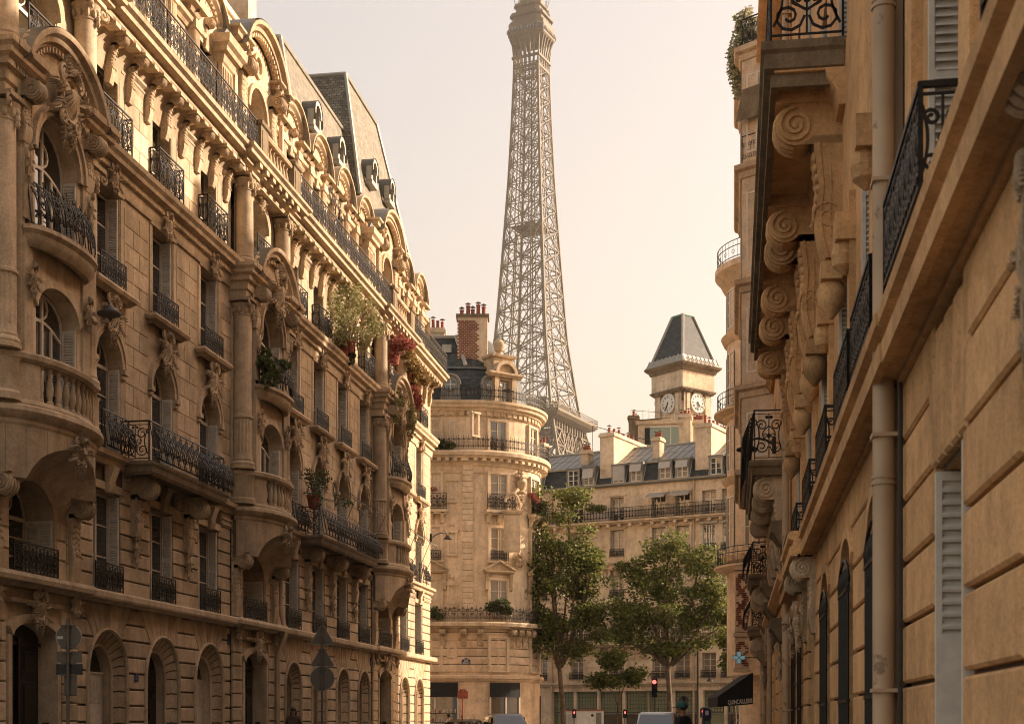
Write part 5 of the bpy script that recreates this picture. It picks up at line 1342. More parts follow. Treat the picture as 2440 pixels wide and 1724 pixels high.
# narrow stair windows with small hoods
for z,h in((5.5,.75),(8.6,1.05),(11.8,1.1),(15.1,1.0),(18.9,1.1)):
    window(CB,-3.72,.03 if z<18 else -.09,z,.2,h,0,style='plain')
    b=MB(); b.box(-4.02,-3.92,-.1,.1,z-.1,z+h+.1); b.box(-3.52,-3.42,-.1,.1,z-.1,z+h+.1); b.box(-4.1,-3.34,-.1,.14,z+h+.1,z+h+.22); b.box(-4.05,-3.39,-.1,.14,z-.22,z-.1)
    if 8<z<12.5: b.prism([(-4.15,z+h+.22),(-3.29,z+h+.22),(-3.72,z+h+.55)],-.05,.12); b.lathe([(.1,z+h+.5),(.16,z+h+.62),(.05,z+h+.78)],-3.72,.05,8)
    b.build('window_surround','stone_pale',CB)
# quoin strip of long-and-short stones, grooved courses
qb=cached(('quoin',),lambda:MB().prism(rect(-.33,.33,-.165,.165),-.05,.07,.02,False).mesh('quoin','stone_pale'))
for i in range(29): put(qb,'quoin',CB,(-2.75,.03,7.75+i*.345))
for z in(4.85,5.35,5.85,6.35,6.85): MB().sweep([(-.05,z),(.015,z),(.015,z+.05),(-.05,z+.05)],cpath()).build('groove','joint',CB)
for z in(4.4,4.9,5.4,5.9,6.4): MB().sweep([(-.05,z),(.05,z),(.06,z+.03),(.06,z+.42),(.05,z+.45),(-.05,z+.45)],cpath(.0,u0=-4.3 if False else -16)).build('stone_course','stone_pink',CB,smooth=30)
# cornices and wrap-round balconies
crun('cornice',3.85,[(-.1,0),(.12,0),(.16,.1),(.26,.14),(.28,.3),(.2,.36),(-.1,.38)],'stone_pink')
crun('balcony_slab',7.1,[(-.1,0),(.3,0),(.35,.08),(.6,.12),(.64,.3),(.58,.38),(-.1,.4)],'stone_pale')
crun('cornice',17.15,[(-.1,0),(.08,.02),(.12,.2),(.2,.24),(.2,.4),(.3,.44),(-.1,.46)],'stone_pale')
crun('balcony_slab',17.6,[(-.1,0),(.5,.0),(.55,.08),(.7,.14),(.74,.34),(.66,.44),(-.1,.46)],'stone_pale')
crun('cornice',20.25,[(-.2,0),(-.02,.02),(.0,.3),(.14,.34),(.14,.46),(.36,.52),(.4,.66),(.52,.74),(.54,.9),(-.2,.95)],'stone_pale')
crun('frieze',16.7,[(-.1,0),(.05,0),(.07,.06),(.05,.12),(-.1,.12)],'stone_pale')
def along(off,step,fn,u0=-8,p1=-40):
    s=u0
    while s<CU: fn((s,off),0.); s+=step
    ph=90
    while ph>p1:
        fn(cpos(ph,off),R(90-ph)); ph-=math.degrees(step/(CR+off))
cm=console(.5,1.15,.34).mesh('console','stone_carved',50)
for u in(-8.2,-6.6,-5.95,-4.3,-3.0): put(cm,'console',CB,(u,.0,5.95))
for ph in(80,54,47,40,33,15,5,-8): put(cm,'console',CB,(*cpos(ph,.0),5.95),rot=(0,0,R(90-ph)))
dm=MB().box(-.12,.12,0,.5,0,.18).mesh('modillion','stone_pale')
along(.02,.5,lambda p,r:put(dm,'modillion',CB,(p[0],p[1],17.42),rot=(0,0,r)))
dm2=MB().prism(rect(-.16,.16,0,.3),0,.06,.02).mesh('frieze_panel','stone_carved')
along(.0,.46,lambda p,r:put(dm2,'frieze_panel',CB,(p[0],p[1],20.3),rot=(0,0,r)))
def curverail(off,z,h,mod,dens,u0=-12,p1=-50,r=.016,seed=1):
    """railing bent along the rounded front"""
    La=CU-u0; Lb=(CR+off)*R(90-p1); W=La+Lb
    b=scrollrail(W,h,mod,r,dens,seed=seed)
    def mp(u,n,zz):
        if u<La: return (u0+u,off+n,zz)
        t=R(90)-(u-La)/(CR+off); return (CU+(CR+off+n)*cos(t),-CR+(CR+off+n)*sin(t),zz)
    return put(b.map(mp).mesh('railing','iron'),'railing',CB,(0,0,z))
curverail(.55,7.5,1.0,.55,2,r=.019); curverail(.62,18.06,.95,.3,1,r=.014); curverail(.4,21.2,.92,.26,1,r=.013)
# tall panel with urn and oval cartouche on the curve
ph=46; (pu,pn),pr=cpos(ph,.02),R(90-ph)
b=MB(); b.box(-.5,.5,0,.1,11.8,14.1); b.box(-.4,.4,.1,.13,11.9,14.0); b.sweep([(0,14.1),(.2,14.2),(.24,14.35),(0,14.4)],[(-.6,0),(.6,0)]); b.tube([(.42*cos(PI*i/10),.15,14.9+.5*sin(PI*i/10)) for i in range(11)],.1,6); b.build('niche_panel','stone_pale',CB,(0,0,0)); o=CB.children[-1]; o.location=(pu,-pn,0); o.rotation_euler=(0,0,pr)
put(cartouche(1.0,.8,.3,111).mesh('cartouche','stone_carved',50),'cartouche',CB,(pu,pn+.02,11.4),rot=(0,0,pr)); put(cartouche(.9,1.1,.35,112).mesh('cartouche','stone_carved',50),'cartouche',CB,(pu,pn+.06,14.9),rot=(0,0,pr))
u=MB(); u.lathe([(.3,15.6),(.3,15.7),(.12,15.8),(.3,16.1),(.34,16.3),(.16,16.5),(.2,16.6),(.04,16.8)],0,.3,14); o=u.build('urn','stone_carved',CB,smooth=50); o.location=(pu,-pn,0); o.rotation_euler=(0,0,pr)
put(cartouche(.7,.8,.3,113).mesh('cartouche','stone_carved',50),'cartouche',CB,(pu,pn+.02,16.6),rot=(0,0,pr))
# ground-floor shops
def shop(u0,u1,par=CB,n=.06):
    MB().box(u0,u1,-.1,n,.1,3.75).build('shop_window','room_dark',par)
    MB().box(u0,u1,n,n+.12,2.85,3.75).build('shop_fascia','awning_black',par)
    MB().box(u0+.05,u1-.05,n,n+.02,.7,2.85).build('pane','glass',par)
    f=MB(); 
    for x in(u0,(u0+u1)/2,u1): f.box(x-.05,x+.05,n,n+.07,.1,2.85)
    f.box(u0,u1,n,n+.07,.55,.7); f.each('mullion','wood_frame',par)
shop(-6.2,-3.35); shop(-9.8,-6.9)
bk=[cached(('bk',i),lambda:MB().box(0,.045,0,.16,0,.24).mesh('book','curtain' if i%3 else 'terracotta')) for i in range(3)]
rb=random.Random(5)
for z in(1.3,1.85):
    MB().box(-6.1,-3.4,.09,.28,z-.04,z).build('shelf','door_dark',CB)
    x=-6.0
    while x<-3.5:
        o=put(bk[rb.randrange(3)],'book',CB,(x,.1,z),scale=(1,1,rb.uniform(.7,1.1))); x+=rb.choice((.05,.06,.06,.2))
# curved shopfront on the rounded corner
for p0,p1 in((72,46),):
    b=MB(); f=MB(); g=MB(); k=6
    for i in range(k):
        a,c=cpos(p0+(p1-p0)*i/k,.04),cpos(p0+(p1-p0)*(i+1)/k,.04); a2,c2=cpos(p0+(p1-p0)*i/k,.16),cpos(p0+(p1-p0)*(i+1)/k,.16)
        b.add([(*a,.1),(*c,.1),(*c,3.75),(*a,3.75)],[(0,1,2,3)]); f.add([(*a2,2.85),(*c2,2.85),(*c2,3.75),(*a2,3.75),(*a,2.85),(*c,2.85)],[(0,1,2,3),(0,1,5,4)]); g.add([(a[0],a[1]+.02,.6),(c[0],c[1]+.02,.6),(c[0],c[1]+.02,2.85),(a[0],a[1]+.02,2.85)],[(0,1,2,3)])
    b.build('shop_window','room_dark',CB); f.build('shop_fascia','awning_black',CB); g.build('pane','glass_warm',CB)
    for ph in(72,59,46): put(cached(('mul',),lambda:MB().box(-.05,.05,0,.1,.1,2.85).mesh('mullion','wood_frame')),'mullion',CB,(*cpos(ph,.04),0),rot=(0,0,R(90-ph)))
blk=[]
for i in range(8):
    z=.05+i*.47
    for (u0,u1) in((-3.3,-2.85),): pass
def text(s,size,par,loc,mat,rot=(R(90),0,0),name='lettering',ext=.004,align='CENTER',sx=1.):
    cu=bpy.data.curves.new(name,'FONT'); cu.body=s; cu.size=size; cu.extrude=ext; cu.offset=size*.02; cu.align_x=align; cu.align_y='CENTER'; cu.resolution_u=2
    t=bpy.data.objects.new(name,cu); me=bpy.data.meshes.new_from_object(t); bpy.data.objects.remove(t); me.materials.append(M[mat])
    o=bpy.data.objects.new(name,me); COL.objects.link(o); o.parent=par; o.location=loc; o.rotation_euler=rot; o.scale=(sx,1,1); return o
# blue street plaque
pl=MB(); pl.prism([(-.27,-.15),(.27,-.15),(.27,.14),(.14,.16),(0,.27),(-.14,.16),(-.27,.14)],0,.03,.01); o=pl.build('street_plaque','plaque_blue',CB,(-2.85,.07,5.02))
text('RUE',.13,o,(0,-.034,.05),'letter_white'); text('SÉDILLOT',.13,o,(0,-.034,-.075),'letter_white',sx=.78); text('7e Arr',.07,o,(0,-.034,.17),'letter_white')
# mansard, lucarnes, upper roof, chimney
def cdome(prof,mat,name,uv=True,u0=-16):
    rings=[cpath(o,u0=u0) for o,z in prof]; b=MB(); k=len(rings[0])
    for r,(o,z) in zip(rings,prof): pass
    vs=[(p[0],p[1],z) for r,(o,z) in zip(rings,prof) for p in r]; fs=[]
    for a in range(len(prof)-1):
        for i in range(k-1): fs.append((a*k+i,a*k+i+1,(a+1)*k+i+1,(a+1)*k+i))
    return b.add(vs,fs).build(name,mat,CB,smooth=30,uv=uv)
cdome([(-.75,21.1),(-.8,21.7),(-.95,22.5),(-1.2,23.2),(-1.45,23.55)],'slate_dark','mansard')
cdome([(-1.3,23.5),(-1.35,23.66),(-1.6,23.7)],'lead','roof_edge',False)
cdome([(-1.55,23.66),(-3.1,25.9),(-4.3,26.1)],'slate_dark','upper_roof',True)
cdome([(-.3,21.12),(-.85,21.14)],'lead','terrace',False)
MB().box(-16,-2.9,-10,-4.2,21,25.95).build('building_mass','lead',CB); MB().tube([(-16,-3.1,25.95),(-2.8,-3.1,25.95)],.12,6).build('ridge_flashing','zinc_pale',CB)
MB().tube([(-2.9,-1.5,23.7),(-3.6,-3.1,26.0)],.14,6).build('hip_flashing','zinc_pale',CB)
def clucarne(col,z):
    b=MB(); b.prism([(.62*cos(R(-20)+R(220)*i/16),.1+.62*sin(R(-20)+R(220)*i/16)) for i in range(17)]+[(-.66,-.9),(.66,-.9)],-.9,.1); b.tube([(.62*cos(PI*i/12),.12,.12+.62*sin(PI*i/12)) for i in range(13)],.09,6); b.tube([(.36*cos(2*PI*i/16),.12,.1+.36*sin(2*PI*i/16)) for i in range(16)],.07,6,True); b.box(-.75,.75,-.2,.2,-1.0,-.86)
    o=cput(cached(('cluc',),lambda:b.mesh('lucarne','zinc',40)),'lucarne',col,-.78,z)
    put(cached(('clucg',),lambda:MB().prism([(.34*cos(2*PI*i/16),.1+.34*sin(2*PI*i/16)) for i in range(16)],.1,.13).mesh('pane','glass')),'pane',o,(0,0,0)); 
    f=put(cached(('clucm',),lambda:MB().box(-.03,.03,.13,.16,-.24,.44).box(-.34,.34,.13,.16,.07,.13).mesh('mullion','wood_frame')),'mullion',o)
for col in(('f',-3.85),('f',-6.9),('c',68)): clucarne(col,22.25)
sk=MB(); sk.box(-4.45,-3.85,-2.45,-2.2,24.75,25.25); sk.build('skylight','zinc_pale',CB)
CH=MB(); CH.box(-3.45,-1.55,-3.2,-2.0,22.0,26.95); co=CH.build('chimney_stack','stone_pale',CB)
MB().box(-3.55,-1.45,-3.3,-1.9,26.95,27.12).build('chimney_cap','stone_dark',co)
br=cached(('cbrick',),lambda:MB().prism(rect(-.1,.1,-.04,.04),0,.03,.006,False).mesh('brick','brick_red'))
rb=random.Random(9)
for i in range(31):
    z=23.3+i*.112
    for j in range(6):
        u=-3.36+j*.235+(.11 if i%2 else 0)
        if u<-2.08 and (z-23.3)>(u+3.4)*-1.0+1.0 -.9*rb.random()*0 and not(j==5 and i%3==0): put(br,'brick',co,(u,-2.0,z))
for i,(x,h) in enumerate(((-3.2,.35),(-2.8,.62),(-2.5,.4),(-2.15,.68),(-1.8,.55))):
    q=MB().lathe([(.13,27.1),(.12,27.1+h),(.15,27.12+h),(.15,27.18+h),(.05,27.18+h)],x,-2.6,10).build('chimney_pot','terracotta',co,smooth=40); MB().lathe([(.02,27.18+h),(.02,27.28+h),(.2,27.3+h),(.02,27.42+h)],x,-2.6,8).build('cowl','metal_grey',q)
chimney(CB,-6.5,-4.4,-5.2,-4.4,25,26.9,7,'stone_pale',ph=.5)
# stone aedicule dormer crowned by a ball
ph=55; (au,an),arr=cpos(ph,-.55),R(90-ph)
b=MB(); wall(b,-.85,.85,21.1,23.2,.0,[(0,.42,21.3,22.75,0)],.3)
for sg in(-1,1): b.box(sg*.66-.16,sg*.66+.16,0,.16,21.1,22.9); b.add([(sg*.85,0,21.1),(sg*.85,-2,21.1),(sg*.85,-2,23.2),(sg*.85,0,23.2)],[(0,1,2,3)])
b.sweep([(-.2,22.9),(.2,22.9),(.26,23.0),(.34,23.06),(.34,23.18),(-.2,23.2)],[(-.95,-.2),(-.95,0),(.95,0),(.95,-.2)])
arch_ring(b,0,23.1,.62,.85,-.2,.32,0,PI,12); b.prism([(.66*cos(PI*i/10),23.15+.66*sin(PI*i/10)) for i in range(11)],-.2,.08)
b.box(-.75,.75,-1.2,-.1,23.1,24.2); b.sweep([(0,24.15),(.15,24.2),(.2,24.35),(0,24.4)],[(-.75,-1.2),(-.75,-.1),(.75,-.1),(.75,-1.2)]); b.box(-.8,.8,-1.2,-.1,24.2,24.4)
b.lathe([(.3,24.4),(.16,24.55),(.2,24.7),(.28,24.72),(.36,24.95),(.34,25.2),(.18,25.42),(.02,25.48)],0,-.6,14)
o=b.build('aedicule','stone_carved',CB,smooth=30); o.location=(au,-an,0); o.rotation_euler=(0,0,arr)
wv=window(CB,au,an,21.3,.4,1.4,0,style='french',glassm='glass_curtain'); wv.rotation_euler=(0,0,arr); wv.location=(au,-an+.2,21.3)
MB().box(-16,-3,-9,-.3,0,21).build('inner_mass','joint',CB)
# ------------------------------------------------------------------ long building across the avenue (u = -k, k grows to the left)
DB=thing('avenue_building','long cream stone building with zinc mansard roof behind the street trees','building',(-.342,106.25,0),math.atan2(-.33864,.94092))
DL,DR=-22.,10.
cols=[-16.0,-12.9,-9.5,-6.1,-4.2]; far=[4.0,7.2]
bayc=[-2.15,-.6]
b=MB()
def drow(z0,z1,za,zb,hw,cl,depth=.3,n=0.): wall(b,DL,DR,z0,z1,n,[(u,hw,za,zb,0) for u in cl],depth)
drow(4.15,7.0,4.5,6.35,.55,cols+bayc+far); drow(7.0,10.2,7.4,9.75,.56,cols+bayc+far); drow(10.2,13.3,10.65,12.7,.56,cols+bayc+far); drow(13.3,16.2,13.75,15.75,.56,cols+bayc+far); drow(16.2,19.1,16.4,18.2,.55,cols+bayc+far)
b.build('wall','stone_pale',DB)
for u in cols+bayc+far:
    big=u in bayc
    window(DB,u,-.3,4.52,.53,1.8,0,style='bars',glassm='glass_curtain',curt=False,framem='wood_frame')
    for z,h in((7.42,2.3),(10.67,2.0),(13.77,1.95)): window(DB,u,-.15 if big else -.3,z,.54,h,0,style='french',framem='wood_white' if big else 'wood_frame',glassm='glass' if big else 'glass_curtain')
    window(DB,u,-.3,16.42,.53,1.76,0,style='french',glassm='glass_warm',framem='wood_white')
    if not big:
        for z,h in((7.35,2.4),(10.6,2.1),(13.7,2.05),(16.35,1.85)):
            put(cached(('dsur',h),lambda:MB().box(-.72,-.56,0,.06,0,h+.1).box(.56,.72,0,.06,0,h+.1).box(-.8,.8,0,.12,h+.1,h+.22).mesh('window_surround','stone_pale')),'window_surround',DB,(u,0,z))
    else:
        for z,h in((7.35,2.4),(10.6,2.1),(13.7,2.05)):
            m=MB()
            for x in(-.54,-.2,.2,.5): m.box(x-.035,x+.035,-.14,-.06,0,h)
            struct(m.build('mullion','wood_white',DB,(u,0,z)),'stuff'); MB().box(-.72,.72,-.02,.2,h,h+.16).build('awning_box','zinc_pale',DB,(u,0,z))
    put(cached(('dr1',),lambda:scrollrail(1.16,.62,.29,.016,1,seed=121).mesh('railing','iron')),'railing',DB,(u-.58,.12,4.45))
    for z in(10.6,13.7): put(cached(('dr1',),lambda:0),'railing',DB,(u-.58,.12,z))
for u in(-6.1,-4.2): # little window awnings
    a=MB(); a.add([(u-.75,.05,18.35),(u+.75,.05,18.35),(u+.75,.85,17.95),(u-.75,.85,17.95),(u-.75,.85,17.85),(u+.75,.85,17.85)],[(0,1,2,3),(3,2,5,4)]); a.build('awning','zinc_pale',DB)
def drun(name,z,prof,mat='stone_pale',u0=DL,u1=DR): return MB().sweep([(o,z+h) for o,h in prof],[(u0,0),(u1,0)]).build(name,mat,DB)
drun('cornice',3.95,[(-.1,0),(.1,0),(.14,.12),(.24,.16),(.26,.3),(-.1,.34)]); drun('balcony_slab',6.92,[(-.1,0),(.4,.0),(.45,.1),(.62,.16),(.64,.3),(-.1,.32)],u1=-3.2); drun('balcony_slab',16.15,[(-.1,0),(.4,0),(.45,.08),(.6,.12),(.62,.24),(-.1,.26)])
drun('string_course',13.15,[(-.1,0),(.12,0),(.2,.12),(.22,.24),(-.1,.26)]); drun('string_course',9.95,[(-.1,0),(.08,0),(.12,.1),(-.1,.16)]); drun('gutter',19.0,[(-.1,0),(.2,0),(.3,.1),(.32,.24),(-.1,.26)],'zinc')
for u in[-20+.9*i for i in range(32)]: put(cached(('dmod',),lambda:MB().box(-.12,.12,0,.42,0,.2).mesh('modillion','stone_pale')),'modillion',DB,(u,0,15.95))
for u in[-20,-15,-10.9,-9.9,-9,-7.4,-4.9]: put(cached(('dcon',),lambda:console(.45,.9,.3).mesh('console','stone_carved',50)),'console',DB,(u,0,6.02)); put(CACHE[('dcon',)],'console',DB,(u-.6,0,12.25))
for q in range(8): put(cached(('dbig',),lambda:scrollrail(4,.95,.25,.014,1,seed=125).mesh('railing','iron')),'railing',DB,(DL+q*4,.5,16.4))
for q in range(4): put(cached(('dbig2',),lambda:scrollrail(4.6,.95,.3,.016,1,seed=126).mesh('railing','iron')),'railing',DB,(DL+q*4.6+.2,.52,7.24))
for q in range(14): put(cached(('dbal',),lambda:baluster_mesh(.5,.08)),'baluster',DB,(-2.9+q*.24,.12,7.3))
MB().box(-3.1,.6,0,.24,7.8,7.92).build('balustrade_cap','stone_pale',DB); MB().box(-3.1,.6,0,.3,7.12,7.3).build('balustrade_base','stone_pale',DB)
# ashlar courses low down
for i in range(5):
    z=4.4+i*.5; 
    edges=[DL]+[x for u in sorted(cols+bayc+far) for x in(u-.75,u+.75)]+[DR]
    for a,c in zip(edges[::2],edges[1::2]):
        if c-a>.2: MB().prism(rect(a+.02,c-.02,z+.02,z+.48),-.03,.035,.015,False).build('stone_block','stone_pale',DB)
# shops with pale tiled glazing
sb=MB(); wall(sb,DL,DR,0,4.0,0,[(u,w_,.0,3.6,0) for u,w_ in((-13.1,1.9),(-9.0,2.0),(-5.0,2.05),(-.9,1.7),(3.5,1.9))]+[(-16.6,.6,0,3.3,0)],.4); sb.build('wall','stone_pale',DB)
for u,w_ in((-13.1,1.9),(-9.0,2.0),(-5.0,2.05),(-.9,1.7),(3.5,1.9)):
    g=MB()
    tl=cached(('tile',),lambda:MB().prism(rect(-.105,.105,-.135,.135),0,.025,.012,False).mesh('glass_tile','glass_green'))
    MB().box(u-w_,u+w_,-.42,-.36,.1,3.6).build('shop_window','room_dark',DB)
    k=int(2*w_/.24)
    for i in range(k):
        for j in range(6):
            x=u-w_+.14+i*.24
            if abs(x-u)<.14: continue
            put(tl,'glass_tile',DB,(x,-.34,2.15+j*.29-(.0)))
    MB().box(u-.12,u+.12,-.4,-.1,.1,3.6).build('shop_pier','stone_pale',DB)
    MB().box(u-w_,u+w_,-.36,-.25,1.86,1.98).build('transom','zinc',DB)
    MB().box(u-w_+.05,u-.15,-.36,-.33,.3,1.86).build('pane','glass_green' if u in(-13.1,-.9) else 'glass',DB); MB().box(u+.15,u+w_-.05,-.36,-.33,.3,1.86).build('pane','glass',DB)
# slate mansard with dormers, zinc sheets above
MB().add([(DL,-.1,19.2),(DR,-.1,19.2),(DR,-.75,20.75),(DL,-.75,20.75)],[(0,1,2,3)]).build('mansard','slate_dark',DB,uv=True)
MB().sweep([(-.85,20.68),(-.55,20.68),(-.52,20.8),(-.85,20.84)],[(DL,0),(DR,0)]).build('roof_edge','zinc_pale',DB)
zs=cached(('zsheet',),lambda:MB().add([(0.02,0,0),(.58,0,0),(.58,-1.75,.86),(.02,-1.75,.86),(.58,.02,.06),(.61,.02,.06),(.61,-1.73,.92),(.58,-1.73,.92),(0.02,0,-.03),(.58,0,-.03)],[(0,1,2,3),(4,5,6,7),(0,1,9,8)]).mesh('zinc_sheet','zinc'))
for i in range(int((DR-DL)/.6)):
    for j in range(2): put(zs,'zinc_sheet',DB,(DL+i*.6,-.7-j*1.75,20.84+j*.87+(.012 if j else 0)))
MB().tube([(DL,-4.2,22.62),(DR,-4.2,22.62)],.1,6).build('ridge_flashing','zinc_pale',DB)
MB().box(DL,DR,-10,-.5,0,19.1).build('building_mass','joint',DB); MB().add([(DL,-4.2,22.55),(DR,-4.2,22.55),(DR,-9,19.2),(DL,-9,19.2)],[(0,1,2,3)]).build('rear_roof','zinc',DB)
for i,k in enumerate((16.4,13.2,11.9,9.4,7.95,5.6,4.25,1.6,.2,-2.5,-4.5)):
    u=-k; d=MB(); d.box(u-.56,u-.44,-.9,.02,19.25,20.62); d.box(u+.44,u+.56,-.9,.02,19.25,20.62); d.box(u-.6,u+.6,-.95,.06,20.55,20.72)
    d.add([(u-.66,.1,20.7),(u+.66,.1,20.7),(u+.5,-.9,20.95),(u-.5,-.9,20.95)],[(0,1,2,3)]); d.build('dormer','zinc',DB)
    window(DB,u,-.02,19.3,.44,1.25,0,style='french',framem='wood_white',glassm='glass' if k in(13.2,1.6) else 'glass_curtain')
    if i in(2,3,4,5,6): hh=(.8,1.15,.6,.55,.6)[i-2]; MB().add([(u-.46,.04,20.6),(u+.46,.04,20.6),(u+.46,.04+.4*(i!=3)*.6,20.6-hh),(u-.46,.04+.4*(i!=3)*.6,20.6-hh)],[(0,1,2,3)]).build('blind','canvas',DB)
    MB().tube([(u-.56,.05,19.2),(u-.56,-.62,20.7)],.05,5).build('flashing','zinc_pale',DB); MB().tube([(u+.56,.05,19.2),(u+.56,-.62,20.7)],.05,5).build('flashing','zinc_pale',DB)
chimney(DB,-11.1,-9.95,-6.5,-.35,19.4,23.25,7,'stone_pale',axis='n',ph=.45); chimney(DB,-3.35,-2.1,-7,-.35,19.4,23.2,8,'stone_pale',axis='n',ph=.5)
chimney(DB,-13.2,-12.6,-2.2,-1.3,20,22.3,3,'stone_pale',ph=.35); chimney(DB,-7.15,-6.6,-2.2,-1.3,20,22.75,3,'stone_pale',ph=.35); chimney(DB,-17.5,-16.9,-3,-2.2,20,23.4,2,'stone_pale',ph=.4); chimney(DB,-11.6,-11.1,-5,-4.4,22,23.1,2,'stone_pale',ph=.4)
for u in(-3.3,-15.0): MB().tube([(u,.12,19),(u,.12,.2)],.07,8).build('downpipe','pipe_cream',DB,smooth=50)
MB().box(-10.7,-9.9,.12,.5,16.4,17.0).build('air_conditioner','zinc_pale',DB)
# ------------------------------------------------------------------ rooftop studio and chimney wall behind the ridge
def pt(px,py,d):
    xc=(px-1220)/F; return ((xc*cos(TH)-sin(TH))*d,(xc*sin(TH)+cos(TH))*d,EYE+(1610-py)/F*d)
x,y,_=pt(1525,1000,117)
RS=thing('rooftop_studio','small rooftop studio with wide green-tinted window below the clock tower','building',(x,y,20.55),TH-R(8))
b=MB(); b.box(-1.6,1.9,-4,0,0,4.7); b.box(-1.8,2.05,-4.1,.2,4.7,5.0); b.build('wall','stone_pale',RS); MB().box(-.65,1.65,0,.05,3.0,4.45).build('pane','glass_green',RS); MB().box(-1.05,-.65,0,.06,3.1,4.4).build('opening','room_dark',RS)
f=MB(); f.box(1.0,1.06,.05,.09,3.0,4.45); f.box(-.7,1.7,.05,.12,4.42,4.5); f.box(-.7,1.7,.05,.12,2.9,3.0); f.each('mullion','wood_white',RS)
MB().add([(-1.9,.4,5.0),(1.0,.4,5.15),(1.0,-3,5.5),(-1.9,-3,5.3)],[(0,1,2,3)]).build('roof','zinc_pale',RS)
chimney(RS,1.7,2.6,-1.2,-.2,1,5.5,3,'stone_pale',ph=.3); chimney(RS,2.8,3.6,-2,-1.2,1,5.2,4,'stone_pale',ph=.4)
chimney(RS,-2.4,-1.6,-3.8,-.6,0,5.6,6,'stone_dark',axis='n',ph=.3)
g=MB()
for i in range(9): g.tube([(-2.4+i*.5,-3.9,5.5),(-2.4+i*.5,-3.9,6.7)],.02,4)
g.tube([(-2.4,-3.9,6.7),(1.6,-3.9,6.3)],.02,4); g.build('guard_rail','metal_dark',RS)
x,y,_=pt(1420,1000,116)
RG=thing('roof_ladder','thin metal guard rail stepping along the ridge beside the left roof chimney','railing',(x,y,22.3),TH)
g=MB(); 
for i in range(6): g.tube([(-1.2+i*1.15,0,0),(-1.2+i*1.15,0,2.6-.3*i)],.03,4)
g.tube([(-1.2,0,2.6),(4.6,0,1.1)],.03,4); g.build('rail','metal_dark',RG)
# ------------------------------------------------------------------ clock tower
x,y,_=pt(1577,900,142)
CT=thing('clock_tower','square stone clock tower with two white clock faces and steep slate roof','tower',(x,y,0),TH+R(38))
# local frame: faces at +n and -u ... corner towards the camera
S=1.85
def sq(s): return [(-s,-s),(s,-s),(s,s),(-s,s)]
def ring(z,prof,mat,name,s): return MB().sweep([(o,z+h) for o,h in prof],[(x,y) for x,y in reversed(sq(s))],closed=True).build(name,mat,CT)
MB().box(-S,S,-S,S,0,33.2).build('shaft','stone_pale',CT)
MB().box(-S-.31,S+.31,-S-.31,S+.31,33.3,35.2).build('frieze_block','stone_pale',CT)
ring(33.0,[(0,0),(.25,0),(.35,.15),(.45,.2),(.45,.35),(0,.4)],'stone_dark','cornice',S)
ring(35.0,[(-.1,0),(.1,0),(.2,.25),(.32,.35),(.48,.5),(.55,.7),(-.1,.75)],'stone_dark','cornice',S+.31)
ring(35.7,[(-.2,0),(.5,.0),(.3,.35),(.2,.7),(-.2,.75)],'zinc_pale','gutter',S+.31)
for i in range(8):
    for f_ in range(2):
        t=-S-.1+i*.56
        p=(t,S+.31+.75) if f_==0 else (-(S+.31+.75),t)
        MB().tube([(p[0],p[1],35.75),(p[0] if f_==0 else p[0]+.35,p[1]-.35 if f_==0 else p[1],36.4)],.06,5).build('gutter_rib','zinc_pale',CT)
rb=S+.28; rt=.72; zb,zt=36.35,40.8
V=[(-rb,-rb,zb),(rb,-rb,zb),(rb,rb,zb),(-rb,rb,zb)]; W=[(-rt,-rt,zt),(rt,-rt,zt),(rt,rt,zt),(-rt,rt,zt)]
for i in range(4):
    j=(i+1)%4; MB().add([V[i],V[j],W[j],W[i]],[(0,1,2,3)]).build('roof_slope','slate_dark',CT,uv=True); MB().tube([V[i],W[i]],.14,6).build('hip_flashing','zinc_pale',CT)
MB().add(W,[(0,1,2,3)]).build('roof_top','lead',CT); MB().tube(W,.1,6,True).build('roof_rim','copper_green',CT); MB().tube([(0,0,40.7),(0,0,41.2)],.05,6).build('finial','metal_dark',CT)
ROM=['XII','I','II','III','IIII','V','VI','VII','VIII','IX','X','XI']
